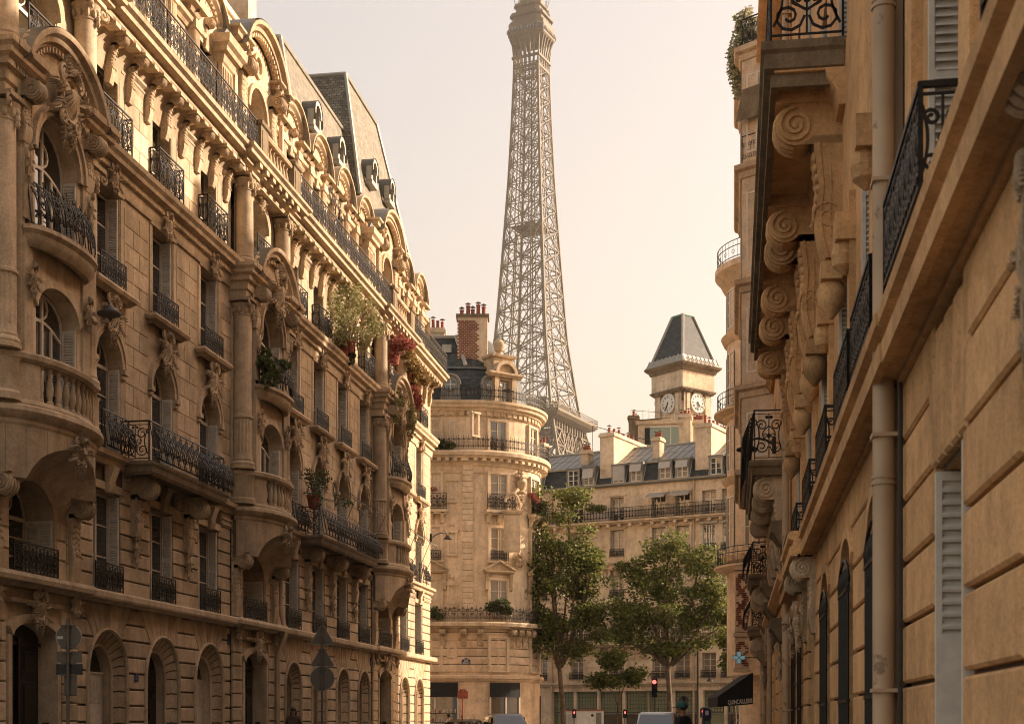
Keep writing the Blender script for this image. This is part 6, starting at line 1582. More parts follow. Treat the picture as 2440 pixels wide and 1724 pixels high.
def clock(rot,hh,mm):
    c=bpy.data.objects.new('clock',None); COL.objects.link(c); c.parent=CT; c.rotation_euler=(0,0,rot)
    n=S+.06; z=32.05; r=.86
    MB().prism([(r*1.16*cos(2*PI*i/32),z+r*1.16*sin(2*PI*i/32)) for i in range(32)],n,n+.12).build('clock_rim','stone_pale',c,smooth=40)
    MB().prism([(r*cos(2*PI*i/32),z+r*sin(2*PI*i/32)) for i in range(32)],n+.1,n+.16).build('clock_face','clock_face',c)
    MB().tube([(r*1.08*cos(2*PI*i/32),n+.14,z+r*1.08*sin(2*PI*i/32)) for i in range(32)],.07,6,True).build('bezel','letter_white',c,smooth=50)
    for i,s in enumerate(ROM):
        a=R(90-30*i); text(s,.26,c,(r*.76*cos(a),-(n+.17),z+r*.76*sin(a)),'clock_black',rot=(R(90),0,0),name='numeral',sx=.8)
    for L_,w_,ang in((.5,.07,hh/12*360+mm/2),(.74,.05,mm*6)):
        a=R(90-ang); MB().tube([(-.15*cos(a),n+.2,z-.15*sin(a)),(L_*cos(a),n+.2,z+L_*sin(a))],w_*.8,4,taper=w_*.4).build('clock_hand','clock_black',c)
    for sg in(-1,1):
        b=MB(); b.box(sg*1.28-.22,sg*1.28+.22,n-.1,n+.16,29.5,33.0); b.box(sg*1.68-.13,sg*1.68+.13,n-.1,n+.1,29.5,33.0); b.each('pilaster','stone_pale',c)
        put(cached(('tcon',),lambda:console(.42,1.2,.42).mesh('console','stone_dark',50)),'console',c,(sg*1.28,S+.05,32.1)); put(CACHE[('tcon',)],'console',c,(sg*1.68,S+.02,32.1))
    for i in range(5): put(cached(('tmod',),lambda:MB().side([(0,0),(.2,.05),(.38,.3),(.38,.45),(0,.45)],-.12,.12).mesh('modillion','stone_dark')),'modillion',c,(-1.0+i*.5,S,32.85))
clock(0,4,30); clock(-R(90),6,35)
# ------------------------------------------------------------------ the great iron lattice tower
x,y,_=pt(1261,900,607)
LT=thing('lattice_tower','tall brown iron lattice tower rising behind the buildings','tower',(x,y,10),TH+R(-25.2))
def hwid(h):   # half side of the shaft at height h above its base
    T_=[(0,62),(57,35),(100,20.5),(118,15.6),(132,13.6),(152,11.1),(182,9.2),(216,7.2),(240,6.2),(262,5.5),(270,5.6)]
    for (a,p),(b,q) in zip(T_,T_[1:]):
        if h<=b: return p+(q-p)*(h-a)/(b-a)
    return T_[-1][1]
def corner(i,h,ins=0.):
    s=hwid(h)-ins; return ((-s,s,s,-s)[i],(-s,-s,s,s)[i],h)
levels=[57+i*7.5 for i in range(7)]+[109.5]
up=[118]; st=11.
while up[-1]<260: up.append(up[-1]+st); st=max(6.8,st*.968)
up[-1]=264
post=MB(); 
for i in range(4):
    p=MB(); p.tube([corner(i,h) for h in levels+up],.85,4,taper=.5); p.build('corner_post','tower_iron',LT)
lat=MB(); fine=MB()
def lerp(a,b,t): return tuple(a[k]+(b[k]-a[k])*t for k in range(3))
for (h0,h1) in list(zip(up,up[1:])):
    w0=hwid(h0); leg=.30 if h0<190 else .26
    for i in range(4):
        j=(i+1)%4; A,B,C_,D_=corner(i,h0),corner(j,h0),corner(j,h1),corner(i,h1)
        r=.30 if h0<190 else .24
        # inner chords splitting each face into legs and middle
        for t in(leg,1-leg): lat.tube([lerp(A,B,t),lerp(D_,C_,t)],r*1.05,4)
        lat.tube([D_,C_],r*.9,4)
        # diagonals over the whole face and in each leg strip
        lat.tube([A,C_],r,4); lat.tube([B,D_],r,4)
        for ta,tb in((0,leg),(1-leg,1)):
            a,b,c,d=lerp(A,B,ta),lerp(A,B,tb),lerp(D_,C_,tb),lerp(D_,C_,ta)
            fine.tube([a,c],.16,4); fine.tube([b,d],.16,4)
            cr=a if ta==0 else b
            for q in(.3,.55): fine.tube([cr,lerp(b if ta==0 else a,c if ta==0 else d,q)],.09,4)
        # star gussets on the chords
        for P_ in(A,B): 
            for q in(lerp(A,D_,.35),lerp(B,C_,.35)): fine.tube([lerp(A,B,.5),q],.1,4)
        ball=lerp(lerp(A,B,.5),lerp(D_,C_,.5),.5); lat.ball(ball,(.5,.5,.5),5,4)
    # inner shaft, cross struts and lifts
    for i in range(4):
        a,b=corner(i,h0),corner((i+2)%4,h1); 
        if i<2: fine.tube([lerp(a,(0,0,h0),.1),lerp(b,(0,0,h1),.1)],.16,4)
        q0=(corner(i,h0)[0]*.34,corner(i,h0)[1]*.34,h0); q1=(corner(i,h1)[0]*.34,corner(i,h1)[1]*.34,h1); q2=(corner((i+1)%4,h1)[0]*.34,corner((i+1)%4,h1)[1]*.34,h1)
        fine.tube([q0,q1],.26,4); fine.tube([q0,q2],.13,4)
for (h0,h1) in zip(levels,levels[1:]):
    for i in range(4):
        for (a0,a1) in((i,.0),):
            w=hwid(h0); lg=hwid(h0)*.62; w1=hwid(h1); lg1=w1*.62
            sx=(-1,1,1,-1)[i]; sy=(-1,-1,1,1)[i]
            c0=[(sx*w,sy*w,h0),(sx*(w-lg*.7),sy*w,h0),(sx*(w-lg*.7),sy*(w-lg*.7),h0),(sx*w,sy*(w-lg*.7),h0)]; c1=[(sx*w1,sy*w1,h1),(sx*(w1-lg1*.7),sy*w1,h1),(sx*(w1-lg1*.7),sy*(w1-lg1*.7),h1),(sx*w1,sy*(w1-lg1*.7),h1)]
            for k in range(4): lat.tube([c0[k],c1[k]],.5,4); lat.tube([c0[k],c1[(k+1)%4]],.35,4); lat.tube([c0[(k+1)%4],c1[k]],.35,4); lat.tube([c1[k],c1[(k+1)%4]],.35,4)
struct(lat.build('bracing','tower_iron',LT),'stuff'); struct(fine.build('fine_bracing','tower_iron',LT),'stuff')
def deck(h,s,th,name='platform'):
    b=MB(); b.box(-s,s,-s,s,h,h+th); return b.build(name,'tower_iron',LT)
# second platform: corbelled gallery, arcade, lattice girder, railing and crowd cabins
g=MB(); sq_=lambda s:[(s,-s),(s,s),(-s,s),(-s,-s)]
def ringp(prof,s,name): return MB().sweep(prof,list(reversed([( -s,-s),(s,-s),(s,s),(-s,s)])),closed=True).build(name,'tower_iron',LT)
ringp([(-1,113.2),(1.4,113.2),(3.6,114.0),(4.6,115.0),(4.8,115.2),(4.8,116.2),(-1,116.3)],16.6,'platform_gallery')
ringp([(-1,109.8),(.4,109.8),(.4,113.3),(-1,113.3)],16.4,'platform_band')
for s in(1,-1):
    for i in range(13):
        t=-16.2+32.4*i/12
        for (a,b) in(((t,s*17.1),0),((s*17.1,t),0)): put(cached(('bkt',),lambda:MB().box(-.35,.35,-.35,.35,0,3.6).mesh('corbel','tower_iron')),'corbel',LT,(a[0],a[1],110))
gl=MB(); k=8
for s in(1,-1):
    for i in range(k):
        a,b=-16.5+33*i/k,-16.5+33*(i+1)/k
        for f in(0,1):
            P=lambda t,z:(t,s*16.5,z) if f==0 else (s*16.5,t,z)
            gl.tube([P(a,102.5),P(b,109.8)],.4,4); gl.tube([P(b,102.5),P(a,109.8)],.4,4); gl.tube([P(a,102.5),P(a,109.8)],.45,4)
            gl.tube([P(a,102.5),P(b,102.5)],.5,4)
struct(gl.build('girder_lattice','tower_iron',LT),'stuff')
rl=MB(); 
for s in(1,-1):
    for f in(0,1):
        P=lambda t,z:(t,s*21.2,z) if f==0 else (s*21.2,t,z)
        for z in(117.3,118.4): rl.tube([P(-21.2,z),P(21.2,z)],.13,4)
        for i in range(40): t=-21+42*i/39; rl.tube([P(t,116.2),P(t,118.4)],.1,4)
rl.build('platform_railing','tower_iron',LT)
b=MB(); b.box(-12,12,-12,12,116.2,122.5); b.build('platform_pavilion','tower_iron',LT); MB().box(-12.6,12.6,-12.6,12.6,122.5,123.3).build('platform_roof','zinc',LT)
# visitors along the platform edge read as a fine broken line
cr_=MB(); rn=random.Random(3)
for i in range(170):
    t=rn.uniform(-20.5,20.5); s=20.2+rn.uniform(-.6,.6); f=rn.randrange(2)
    c=(t,s) if f else (-s,t)
    cr_.lathe([(.05,116.2),(.3,116.8),(.32,117.6),(.12,117.8),(.18,118.1),(.03,118.3)],c[0],c[1],5)
struct(cr_.build('visitors','canvas',LT),'stuff')
deck(196,6.4,.6,'relay_platform'); MB().box(-2.2,2.2,-2.2,2.2,196.6,199.0).build('relay_cabin','tower_iron',LT)
# top: flared neck, glazed gallery, domed cabin, mast
K=10; nk=[]
for i in range(K+1):
    t=i/K; nk.append((5.55+2.2*t**2.4,262+13.2*t))
for i in range(4):
    for q in(0.0,.18,.34,.5,.66,.82):
        def pp(s,h): 
            a=((-s,-s),(s,-s),(s,s),(-s,s))[i]; c=((-s,-s),(s,-s),(s,s),(-s,s))[(i+1)%4]; return (a[0]+(c[0]-a[0])*q,a[1]+(c[1]-a[1])*q,h)
        MB().tube([pp(s if q else 5.55+(s-5.55)*.45,h) for s,h in nk],.38,4).build('neck_rib','tower_iron',LT)
for h in(262,266): ringp([(-.3,h),(.4,h),(.4,h+1),(-.3,h+1)],5.5 if h<264 else 5.9,'neck_ring')
gp=[(7.5,274.8),(8.1,275.6),(8.25,278.6),(7.9,279.0),(7.95,280.8),(6.7,281.0),(6.6,283.2),(7.5,283.6),(7.5,284.6),(5.5,285.0),(5.3,287.6),(6.1,288.0),(6.1,288.9),(4.3,289.4),(4.1,294),(2.6,297),(2.2,303),(.9,304.5)]
def octa(s): c=s*.27; return [(s,-s+c),(s,s-c),(s-c,s),(-s+c,s),(-s,s-c),(-s,-s+c),(-s+c,-s),(s-c,-s)]
ga=MB(); ga.add([(x,y,z) for s,z in gp for x,y in octa(s)],[(i*8+j,i*8+(j+1)%8,(i+1)*8+(j+1)%8,(i+1)*8+j) for i in range(len(gp)-1) for j in range(8)]+[tuple(range(8)),tuple((len(gp)-1)*8+j for j in range(8))]); ga.build('gallery','tower_iron',LT)
wn=MB()
for (x0,y0),(x1,y1) in zip(octa(8.32),octa(8.32)[1:]+octa(8.32)[:1]):
    for i in range(1,9): t=i/9; wn.box(x0+(x1-x0)*t-.32,x0+(x1-x0)*t+.32,y0+(y1-y0)*t-.32,y0+(y1-y0)*t+.32,276.6,277.9)
struct(wn.build('gallery_window','glass',LT),'stuff')
gd=MB()
for i in range(40):
    t=2*PI*i/40; x,y=8.2*cos(t),8.2*sin(t)
    gd.tube([(x,y,277),(x*.98,y*.98,279.2)],.1,4); 
    if i%3==0: gd.ball((x*.93,y*.93,281.5),(.9,.9,.9),6,4); gd.tube([(x*.85,y*.85,281),(x*.85,y*.85,287)],.12,4)
for i in range(12):
    t=2*PI*i/12; gd.tube([(7*cos(t),7*sin(t),285.5),(8*cos(t),8*sin(t),289)],.15,4); gd.tube([(3.4*cos(t),3.4*sin(t),293),(1.2*cos(t),1.2*sin(t),306)],.16,4)
gd.tube([(0,0,298),(0,0,330)],.7,6,taper=.25)
for h in(302,306,311,316): gd.lathe([(1.6,h),(1.6,h+1.2),(.3,h+1.4)],0,0,8)
gd.shift(0,0,3.4).map(lambda u,n,z:(u*.93,n*.93,z)).build('antenna','tower_iron',LT)
# ------------------------------------------------------------------ street trees
def tree(name,label,px,d,h,crown,seed,leaves=9000,lean=0.,group=None,lm='leaf_plane',size=.23,fork=.45,tr=.17,z0=0.):
    """crown: list of (du along view right, dz centre, radius u, radius z, depth) lobes the limbs reach for"""
    x,y,_=pt(px,1610,d)
    t=thing(name,label,'tree',(x,y,z0),TH,group); rn=random.Random(seed)
    tk=MB(); fz=h*fork; p0=(0,0,0); p1=(lean*.4,rn.uniform(-.1,.1),fz*.5); p2=(lean,0,fz)
    tk.tube([p0,lerp(p0,p1,.5),p1,p2],tr*1.25,9,taper=tr*.85)
    tk.lathe([(tr*2.0,-.05),(tr*1.5,.25),(tr*1.2,.7)],0,0,10)
    tips=[]
    for (cu,cz,ru,rz,cn) in crown:
        n=max(3,int(ru*rz*2.2))
        b0=(p2[0]*.9+cu*.08,cn*.1,min(fz,cz-rz*.8) if cz-rz*.8>fz*.45 else fz*.6)
        hub=(cu,cn,cz-rz*.25); mid=lerp(b0,hub,.5); mid=(mid[0]+rn.uniform(-.3,.3),mid[1]+rn.uniform(-.3,.3),mid[2]+.25)
        tk.tube([b0,mid,hub],tr*.55,6,taper=tr*.26)
        for i in range(n):
            a=rn.uniform(0,2*PI); e=rn.uniform(-.55,1.); k=rn.uniform(.62,1.02)
            tip=(cu+ru*k*cos(a)*math.sqrt(max(.05,1-e*e*.8)),cn+ru*.8*k*sin(a)*math.sqrt(max(.05,1-e*e*.8)),cz+rz*k*e)
            m=lerp(hub,tip,.5); m=(m[0]+rn.uniform(-.2,.2),m[1]+rn.uniform(-.2,.2),m[2]+.12)
            tk.tube([lerp(mid,hub,rn.uniform(.5,1)),m,tip],tr*.2,4,taper=.012); tips.append(tip); tips.append(m)
    tk.build('trunk','bark',t,smooth=50)
    blobs=[(p,(rn.uniform(.5,1.0),rn.uniform(.5,.95),rn.uniform(.35,.65)),1) for p in tips]+[((cu,cn,cz),(ru,ru*.8,rz),len(tips)*.012) for (cu,cz,ru,rz,cn) in crown]
    foliage(blobs,leaves,size,seed+1,.45).build('crown',lm,t)
    return t
TG='plane trees along the avenue'
tree('street_tree','tall leafy plane tree partly hidden by the rounded corner building',1330,93,16,[(.3,15.0,1.2,1.7,0),(-1.6,14.6,1.0,1.4,0),(-.9,12.6,1.4,1.8,.3),(.9,12.2,1.4,1.7,0),(-.6,10.0,1.7,1.8,.3),(1.3,9.6,1.5,1.7,-.3),(-.3,7.6,1.9,1.7,0),(1.7,7.1,1.3,1.5,0),(-1.4,6.4,1.1,1.2,.2),(-2.0,10.5,1.2,1.8,0),(1.7,10.9,.9,1.0,0),(1.9,8.4,.9,1.1,0),(.2,5.7,1.6,.9,0)],5,14500,-.35,TG,fork=.30)
tree('street_tree','broad leafy plane tree in front of the clock tower side of the long building',1552,92,13.5,[(-.2,11.8,1.9,1.4,0),(1.7,11.2,1.7,1.3,.3),(-1.9,10.3,1.7,1.5,0),(.3,9.6,2.2,1.6,-.5),(2.9,9.4,1.5,1.4,.2),(-3.1,8.4,1.5,1.4,.2),(-1.0,7.6,1.9,1.5,.4),(1.8,7.4,1.9,1.5,-.2),(3.7,7.9,.9,1.0,0),(-2.7,6.6,1.2,1.1,0),(.9,6.2,1.6,.9,.2),(-1.0,5.9,1.3,.8,-.2)],15,15500,-.2,TG,fork=.36)
tree('street_tree','small low-branched tree between the two plane trees',1436,97,6.2,[(.0,5.1,1.1,.9,0),(.9,4.3,.9,.7,0),(-.7,3.9,.8,.6,.2)],25,3000,.2,TG,size=.25,tr=.07,fork=.4)
tree('street_tree','leafy tree half hidden behind the pharmacy cross at right',1688,84,6.6,[(-.5,5.9,.9,.9,0),(.3,5.2,.9,.8,.2),(-.1,4.4,.6,.6,0)],35,2600,-.1,TG,size=.24,tr=.09,fork=.4)
# ------------------------------------------------------------------ plants on the balconies
def lpt(px,py,n):
    xc=(px-1220)/F; r=(xc*cos(TH)-sin(TH),xc*sin(TH)+cos(TH),(1610-py)/F); t=-(16-n)/r[0]; return t*r[1],EYE+t*r[2]
def balcony_plant(name,label,px,py_base,py_top,n,blobs,cnt,size,mat,seed,cat='plant',pot=True,stems=3,trail=None):
    """blobs: (dpx,dpy_abs,ru,rz,weight) on the left front"""
    u,z=lpt(px,py_base,n)
    t=thing(name,label,cat,(-16+n,u,z),R(90))
    bl=[]
    for (bx,by,ru,rz,w_,dn) in blobs:
        bu,bz=lpt(bx,by,n+dn); bl.append(((bu-u,dn,bz-z),(ru,ru*.75,rz),w_))
    if pot: MB().lathe([(.17,0),(.24,.4),(.26,.42),(.26,.46),(.2,.46)],0,0,12).build('pot','terracotta',t,smooth=40)
    s=MB(); rn=random.Random(seed)
    for (c,r_,w_) in bl:
        for k in range(stems):
            e=(c[0]+rn.uniform(-.5,.5)*r_[0],c[1]+rn.uniform(-.5,.5)*r_[1],c[2]+rn.uniform(-.3,.6)*r_[2])
            s.tube([(0,0,.35),(e[0]*.4,e[1]*.5,.35+(e[2]-.35)*.55),e],.022,4,taper=.006)
    s.build('stem','bark',t)
    foliage(bl,cnt,size,seed,.5).build('foliage',mat,t); return t
balcony_plant('balcony_tree','pale green leafy shrub spilling over a sunlit fourth-floor balcony',880,842,690,.55,[(880,735,.75,.8,2,0),(866,790,.8,.7,1.5,.1),(918,752,.6,.5,1,.35),(930,792,.7,.4,1.2,.5),(905,815,.6,.5,1,.3),(890,697,.4,.4,.6,0),(850,745,.4,.6,.6,0)],2900,.12,'leaf_light',51)
balcony_plant('balcony_hedge','dark green potted shrub behind the black sunlit balcony railing',868,850,780,.35,[(868,822,.3,.55,1,0),(880,845,.3,.5,1,.05)],900,.13,'leaf_dark',52)
balcony_plant('red_maple','red-leaved maple on the fourth-floor balcony of the third bay',975,868,800,.6,[(978,830,.35,.5,1.2,0),(990,820,.5,.3,1,.4),(1003,826,.4,.25,.7,.6),(972,850,.25,.4,.6,0)],1000,.13,'leaf_red',53)
balcony_plant('amber_shrub','amber and olive shrub hanging below the red maple',1003,905,830,.6,[(1005,862,.5,.55,1.3,.1),(1018,880,.5,.45,1,.3),(1010,905,.45,.4,1,.1),(1035,900,.45,.3,.8,.5),(1000,840,.5,.4,.8,.3)],2600,.13,'leaf_orange',54,pot=True)
balcony_plant('crimson_shrub','crimson trailing shrub at the far end of the left building',1010,962,920,.6,[(1013,930,.4,.55,1.5,.2),(1022,945,.35,.4,1,.3)],900,.13,'leaf_red',55)
balcony_plant('trailing_ivy','green ivy trailing down over the third bay pediment',986,952,930,.95,[(984,940,.35,.4,1,0),(1010,985,.25,.9,1.4,.1),(978,965,.2,.6,1,.0)],1500,.11,'leaf_light',56,pot=False,stems=5)
balcony_plant('balcony_tree','slender olive tree standing on the bulging second-floor balcony',805,1168,1090,.5,[(806,1125,.4,.65,1.5,0),(818,1110,.35,.4,1,0),(795,1100,.2,.35,.5,0),(830,1100,.3,.3,.6,.1),(868,1158,.5,.35,.8,.1),(810,1150,.35,.4,.6,.1)],620,.11,'leaf_dark',57)
balcony_plant('oleander','bushy oleander filling the second bay balcony',717,905,830,.85,[(702,855,.25,.45,1,0),(716,882,.4,.25,1,.1),(740,872,.25,.2,.7,.2),(712,900,.35,.2,.6,.2)],520,.17,'leaf_dark',58)
balcony_plant('window_box','small green window box on the second bay upper window',715,668,640,.62,[(712,640,.35,.2,1,0),(724,650,.3,.18,1,.05)],500,.1,'leaf_dark',59,pot=False)
# spiky metal suns
def starburst(name,label,px,py,n,r,cat='sculpture'):
    u,z=lpt(px,py,n); t=thing(name,label,cat,(-16+n,u,z),R(90)); b=MB()
    for i in range(14):
        a=2*PI*i/14; b.tube([(r*.35*cos(a),0,r*.35*sin(a)),(r*cos(a),0,r*sin(a))],.02,4,taper=.004)
        b.tube([(r*.62*cos(a-.16),0,r*.62*sin(a-.16)),(r*.75*cos(a),0,r*.75*sin(a)),(r*.62*cos(a+.16),0,r*.62*sin(a+.16))],.014,4)
    b.tube([(r*.38*cos(2*PI*i/20),0,r*.38*sin(2*PI*i/20)) for i in range(20)],.022,4,True); b.build('rays','iron',t)
    MB().tube([(0,0,-r*.35),(0,0,-r*1.8)],.018,5).build('stem','iron',t); return t
starburst('metal_sun','spiky black metal sun standing on the top balcony railing',842,513,.7,.38)
starburst('metal_sun','larger spiky black metal sun half hidden behind the top balcony railing',856,552,.5,.8)
starburst('metal_sun','spiky black metal sun beside the olive tree on the lower balcony',850,1130,.6,.42)
# plants on the right and in the middle
def vine(name,label,px,py,d,blobs,cnt,size,mat,seed):
    x,y,z=pt(px,py,d); t=thing(name,label,'plant',(x,y,z),TH); bl=[]
    for (bx,by,ru,rz,w_) in blobs:
        bl.append((((bx-px)/F*d,0,(py-by)/F*d),(ru,.35,rz),w_))
    s=MB(); rn=random.Random(seed)
    for c,r_,w_ in bl: s.tube([(0,0,0),(c[0]*.5,.05,c[2]*.5+.1),c],.02,4,taper=.006)
    s.build('stem','bark',t); foliage(bl,cnt,size,seed,.5,.2).build('foliage',mat,t); return t
vine('flowering_vine','white flowering vine hanging from the high terrace on the right',1718,245,49.5,[(1705,180,.32,.7,1.5),(1690,215,.25,.6,1.2),(1722,165,.35,.4,1),(1712,225,.4,.5,1.4),(1688,260,.2,.45,.8),(1730,200,.3,.5,1),(1697,150,.2,.3,.5),(1694,290,.12,.4,.5),(1684,235,.25,.5,.7),(1710,140,.2,.3,.5)],3600,.13,'leaf_flower',61)
vine('flowering_vine','small flowering vine dangling beside the second terrace on the right',1722,440,49.5,[(1722,420,.16,.5,1),(1715,450,.2,.15,.5),(1722,470,.12,.4,.7)],420,.11,'leaf_flower',62)
vine('window_box','green shrubs on the curved first balcony of the corner building',1185,1400,89.2,[(1180,1372,.45,.35,1),(1198,1368,.5,.4,1),(1208,1380,.4,.3,1)],1300,.15,'leaf_dark',63)
vine('window_box','dark hedge at the left of the curved first balcony',1060,1400,89.4,[(1056,1385,.4,.35,1),(1066,1392,.35,.25,.8)],500,.14,'leaf_dark',64)
vine('window_box','dark hedge behind the upper curved balcony at left',1078,1046,89.5,[(1068,1034,.5,.32,1),(1086,1036,.5,.3,1)],900,.13,'leaf_dark',65)
vine('window_box','red geraniums on the corner building small balcony',1262,1145,92,[(1270,1150,.3,.25,1),(1262,1140,.3,.2,1)],420,.12,'leaf_red',66)
vine('window_box','red geraniums in front of the shaded left window',1050,1128,89.3,[(1052,1128,.35,.15,1)],200,.1,'leaf_red',67)
vine('balcony_hedge','leafy shrubs on the long top-floor balcony',1395,1176,107.5,[(1385,1166,.5,.35,1),(1405,1168,.45,.3,1),(1375,1150,.2,.3,.4)],700,.16,'leaf_plane',68)
vine('roof_garden','roof garden shrubs beside the turret at right',1662,1010,112,[(1655,1003,.5,.35,1),(1668,1006,.4,.2,1)],350,.16,'leaf_plane',69)
# folded parasol cover on the turret terrace
x,y,z=pt(1723,712,73.0); t=thing('garden_cover','dark covered garden chair on the round turret terrace','cover',(x,y,z-.35),TH); MB().lathe([(.5,0),(.55,.2),(.42,.8),(.25,1.0),(.03,1.05)],0,0,9,eu=1,en=.8).build('cover','awning_black',t,smooth=60)
# café table on the corner building terrace
x,y,z=pt(1212,950,89.2); t=thing('bistro_table','round dark bistro table on the terrace of the rounded building','table',(x,y,z+.1),TH); MB().lathe([(.02,.7),(.36,.7),(.36,.74),(.02,.75)],0,0,14).build('table_top','iron',t); MB().tube([(0,0,0),(0,0,.7)],.025,6).build('leg','iron',t)
# ------------------------------------------------------------------ wall lamps
def lamp(label,base,head,r,face):
    """flat disc lantern on a curved bracket; base and head in world metres"""
    t=thing('wall_lamp',label,'lamp',base,0,'wall-mounted street lamps'); d=Vector(head)-Vector(base)
    D=lambda f,dz:(d.x*f,-d.y*f,d.z*f+dz)
    MB().tube([D(0,0),D(.3,.16),D(.6,.22),D(.85,.18),D(.97,.06),D(1,-.0)],.035,8).build('bracket','iron',t,smooth=60)
    MB().box(-.07,.07,-.07,.07,-.25,.25).build('wall_plate','iron',t)
    MB().lathe([(.05,.06),(.12,.04),(r*.55,-.02),(r,-.09),(r*1.03,-.13),(r,-.15)],d.x,-d.y,22).shift(0,0,d.z).build('lamp_head','metal_dark',t,smooth=40)
    MB().lathe([(.01,-.141),(r*.9,-.14)],d.x,-d.y,22).shift(0,0,d.z).build('lens','glass_warm',t); return t
u,z=lpt(346,748,.1); u2,z2=lpt(378,760,1.15)
lamp('round street lamp on a curved arm beside the nearest bow bay',(-15.9,u+1.0,z-.1),(-14.85,u2,z2+.1),.27,0)
u,z=lpt(1046,1228,0.05)
lamp('small street lamp on the sunlit far corner of the left building',(-15.95,73.8,z),(-15.2,74.6,z+.2),.22,0)
lamp('street lamp with wide flat hood on the right-hand balcony house',(1.0,45.6,9.9),(.17,45.3,9.85),.33,0)
# ------------------------------------------------------------------ road signs seen from behind
def clampset(t,zs,r=.04,n=-.05):
    for z in zs: b=MB(); b.box(-.16,.16,-.05,-.035,z-.02,z+.02); b.tube([(0.06*cos(2*PI*i/8),.06*sin(2*PI*i/8)-.0,z) for i in range(8)],.012,4,True); b.build('clamp','metal_grey',t)
x,y,_=pt(292,1600,29.6)
S1=thing('sign_post','grey sign post with backs of a disc and three plates before the first portal','sign',(x,y,.13),TH)
MB().tube([(0,.0,-.1),(0,0,3.35)],.035,10).build('pole','metal_grey',S1,smooth=60)
def disc(r,z,t,name='sign_disc'):
    o=MB().prism([(r*cos(2*PI*i/32),z+r*sin(2*PI*i/32)) for i in range(32)],-.075,-.06).build(name,'metal_grey',t); MB().tube([(r*cos(2*PI*i/32),-.06,z+r*sin(2*PI*i/32)) for i in range(32)],.014,4,True).build('rim','zinc_pale',o); return o
d1=disc(.26,2.97,S1); MB().box(-.24,-.12,-.058,-.055,2.93,2.99).build('sticker','letter_white',d1)
MB().prism(rect(-.25,.27,2.45,2.67),-.075,-.06).build('sign_plate','metal_grey',S1); MB().prism(rect(-.26,.28,2.2,2.42),-.075,-.06).build('sign_plate','metal_dark',S1); MB().prism(rect(-.1,.16,1.77,2.18),-.075,-.06).build('sign_plate','metal_grey',S1)
clampset(S1,(2.75,3.2,2.66,2.43,2.19,1.8))
x,y,_=pt(823,1600,48)
S2=thing('sign_post','grey sign post with two triangular sign backs above a round one','sign',(x,y,.13),TH)
MB().tube([(0,0,-.1),(0,0,4.45)],.04,10).build('pole','metal_grey',S2,smooth=60)
def tri(z0,s,t):
    P_=[(-s/2,z0),(s/2,z0),(0,z0+s*.866)]; pts=[]
    for k,(px_,pz) in enumerate(P_):
        cx,cz=0,z0+s*.289; vx,vz=cx-px_,cz-pz; L_=math.hypot(vx,vz); c=(px_+vx/L_*.09,pz+vz/L_*.09); a0=math.atan2(-vz,-vx)
        for q in(-1.0,-.5,0,.5,1.0): pts.append((c[0]+.05*cos(a0+q),c[1]+.05*sin(a0+q)))
    o=MB().prism(pts,-.08,-.06).build('sign_triangle','metal_grey',t); MB().tube([(a,-.06,b) for a,b in pts],.013,4,True).build('rim','zinc_pale',o)
tri(3.78,.8,S2); tri(3.06,.8,S2); disc(.4,2.66,S2); clampset(S2,(4.3,3.9,3.6,3.15,2.95,2.35))
# ------------------------------------------------------------------ traffic light, lamp post, small signs
x,y,_=pt(1518,1600,70)
TL=thing('traffic_light','black traffic light with its red lamp lit on a grey pole','traffic light',(x,y,.0),TH+R(-12))
MB().tube([(0,0,0),(0,0,2.6)],.05,10).build('pole','metal_grey',TL,smooth=60)
hd=MB(); hd.box(-.13,.13,-.1,.1,2.52,3.42); hd.build('housing','awning_black',TL)
for i,z in enumerate((3.25,2.97,2.69)):
    MB().lathe([(.01,0),(.1,0)],0,0,16).map(lambda u,n,zz,z=z:(u,.105+zz,z+n)).build('lens','lamp_red' if i==0 else 'lamp_off',TL)
    v=MB(); k=10
    for q in range(k): a,c=PI*q/k-.3,PI*(q+1)/k-.3; v.add([(.115*cos(a),.1,z+.115*sin(a)),(.115*cos(c),.1,z+.115*sin(c)),(.115*cos(c),.27,z+.115*sin(c)-.02),(.115*cos(a),.27,z+.115*sin(a)-.02)],[(0,1,2,3)])
    v.build('visor','awning_black',TL)
for px,d,lab in((1350,88,'small pedestrian signal with red figure in front of the white kiosk'),(1456,88,'small pedestrian signal glowing red left of the traffic light'),(1618,78,'small pedestrian signal glowing red beside the parking meter')):
    x,y,_=pt(px,1600,d); t=thing('pedestrian_signal',lab,'signal',(x,y,.0),TH,'pedestrian signals'); MB().tube([(0,0,0),(0,0,2.1)],.04,8).build('pole','metal_dark',t); MB().box(-.12,.12,-.08,.08,1.55,2.05).build('housing','awning_black',t); MB().ball((0,.085,1.87),(.045,.02,.08),8,5).build('lens','lamp_red',t)
x,y,_=pt(1608,1600,96)
LP=thing('lamp_post','slim dark lamp post with small lantern arm before the long building','lamp post',(x,y,0),TH)
MB().lathe([(.14,0),(.14,.6),(.08,.8),(.07,3),(.05,6.4),(.09,6.5),(.02,6.9)],0,0,10).build('post','metal_dark',LP,smooth=50); MB().tube([(0,0,4.2),(.4,0,4.4),(.8,0,4.2)],.03,6).build('arm','metal_dark',LP); MB().lathe([(.05,4.2),(.22,4.02),(.24,3.98)],.8,0,12).build('lamp_head','metal_dark',LP,smooth=50)
x,y,_=pt(1579,1600,58)
S3=thing('sign_post','small round road sign back on a short dark pole at right','sign',(x,y,0),TH); MB().tube([(0,0,0),(0,0,2.35)],.035,8).build('pole','metal_dark',S3); disc(.22,2.18,S3)
x,y,_=pt(1070,1600,80)
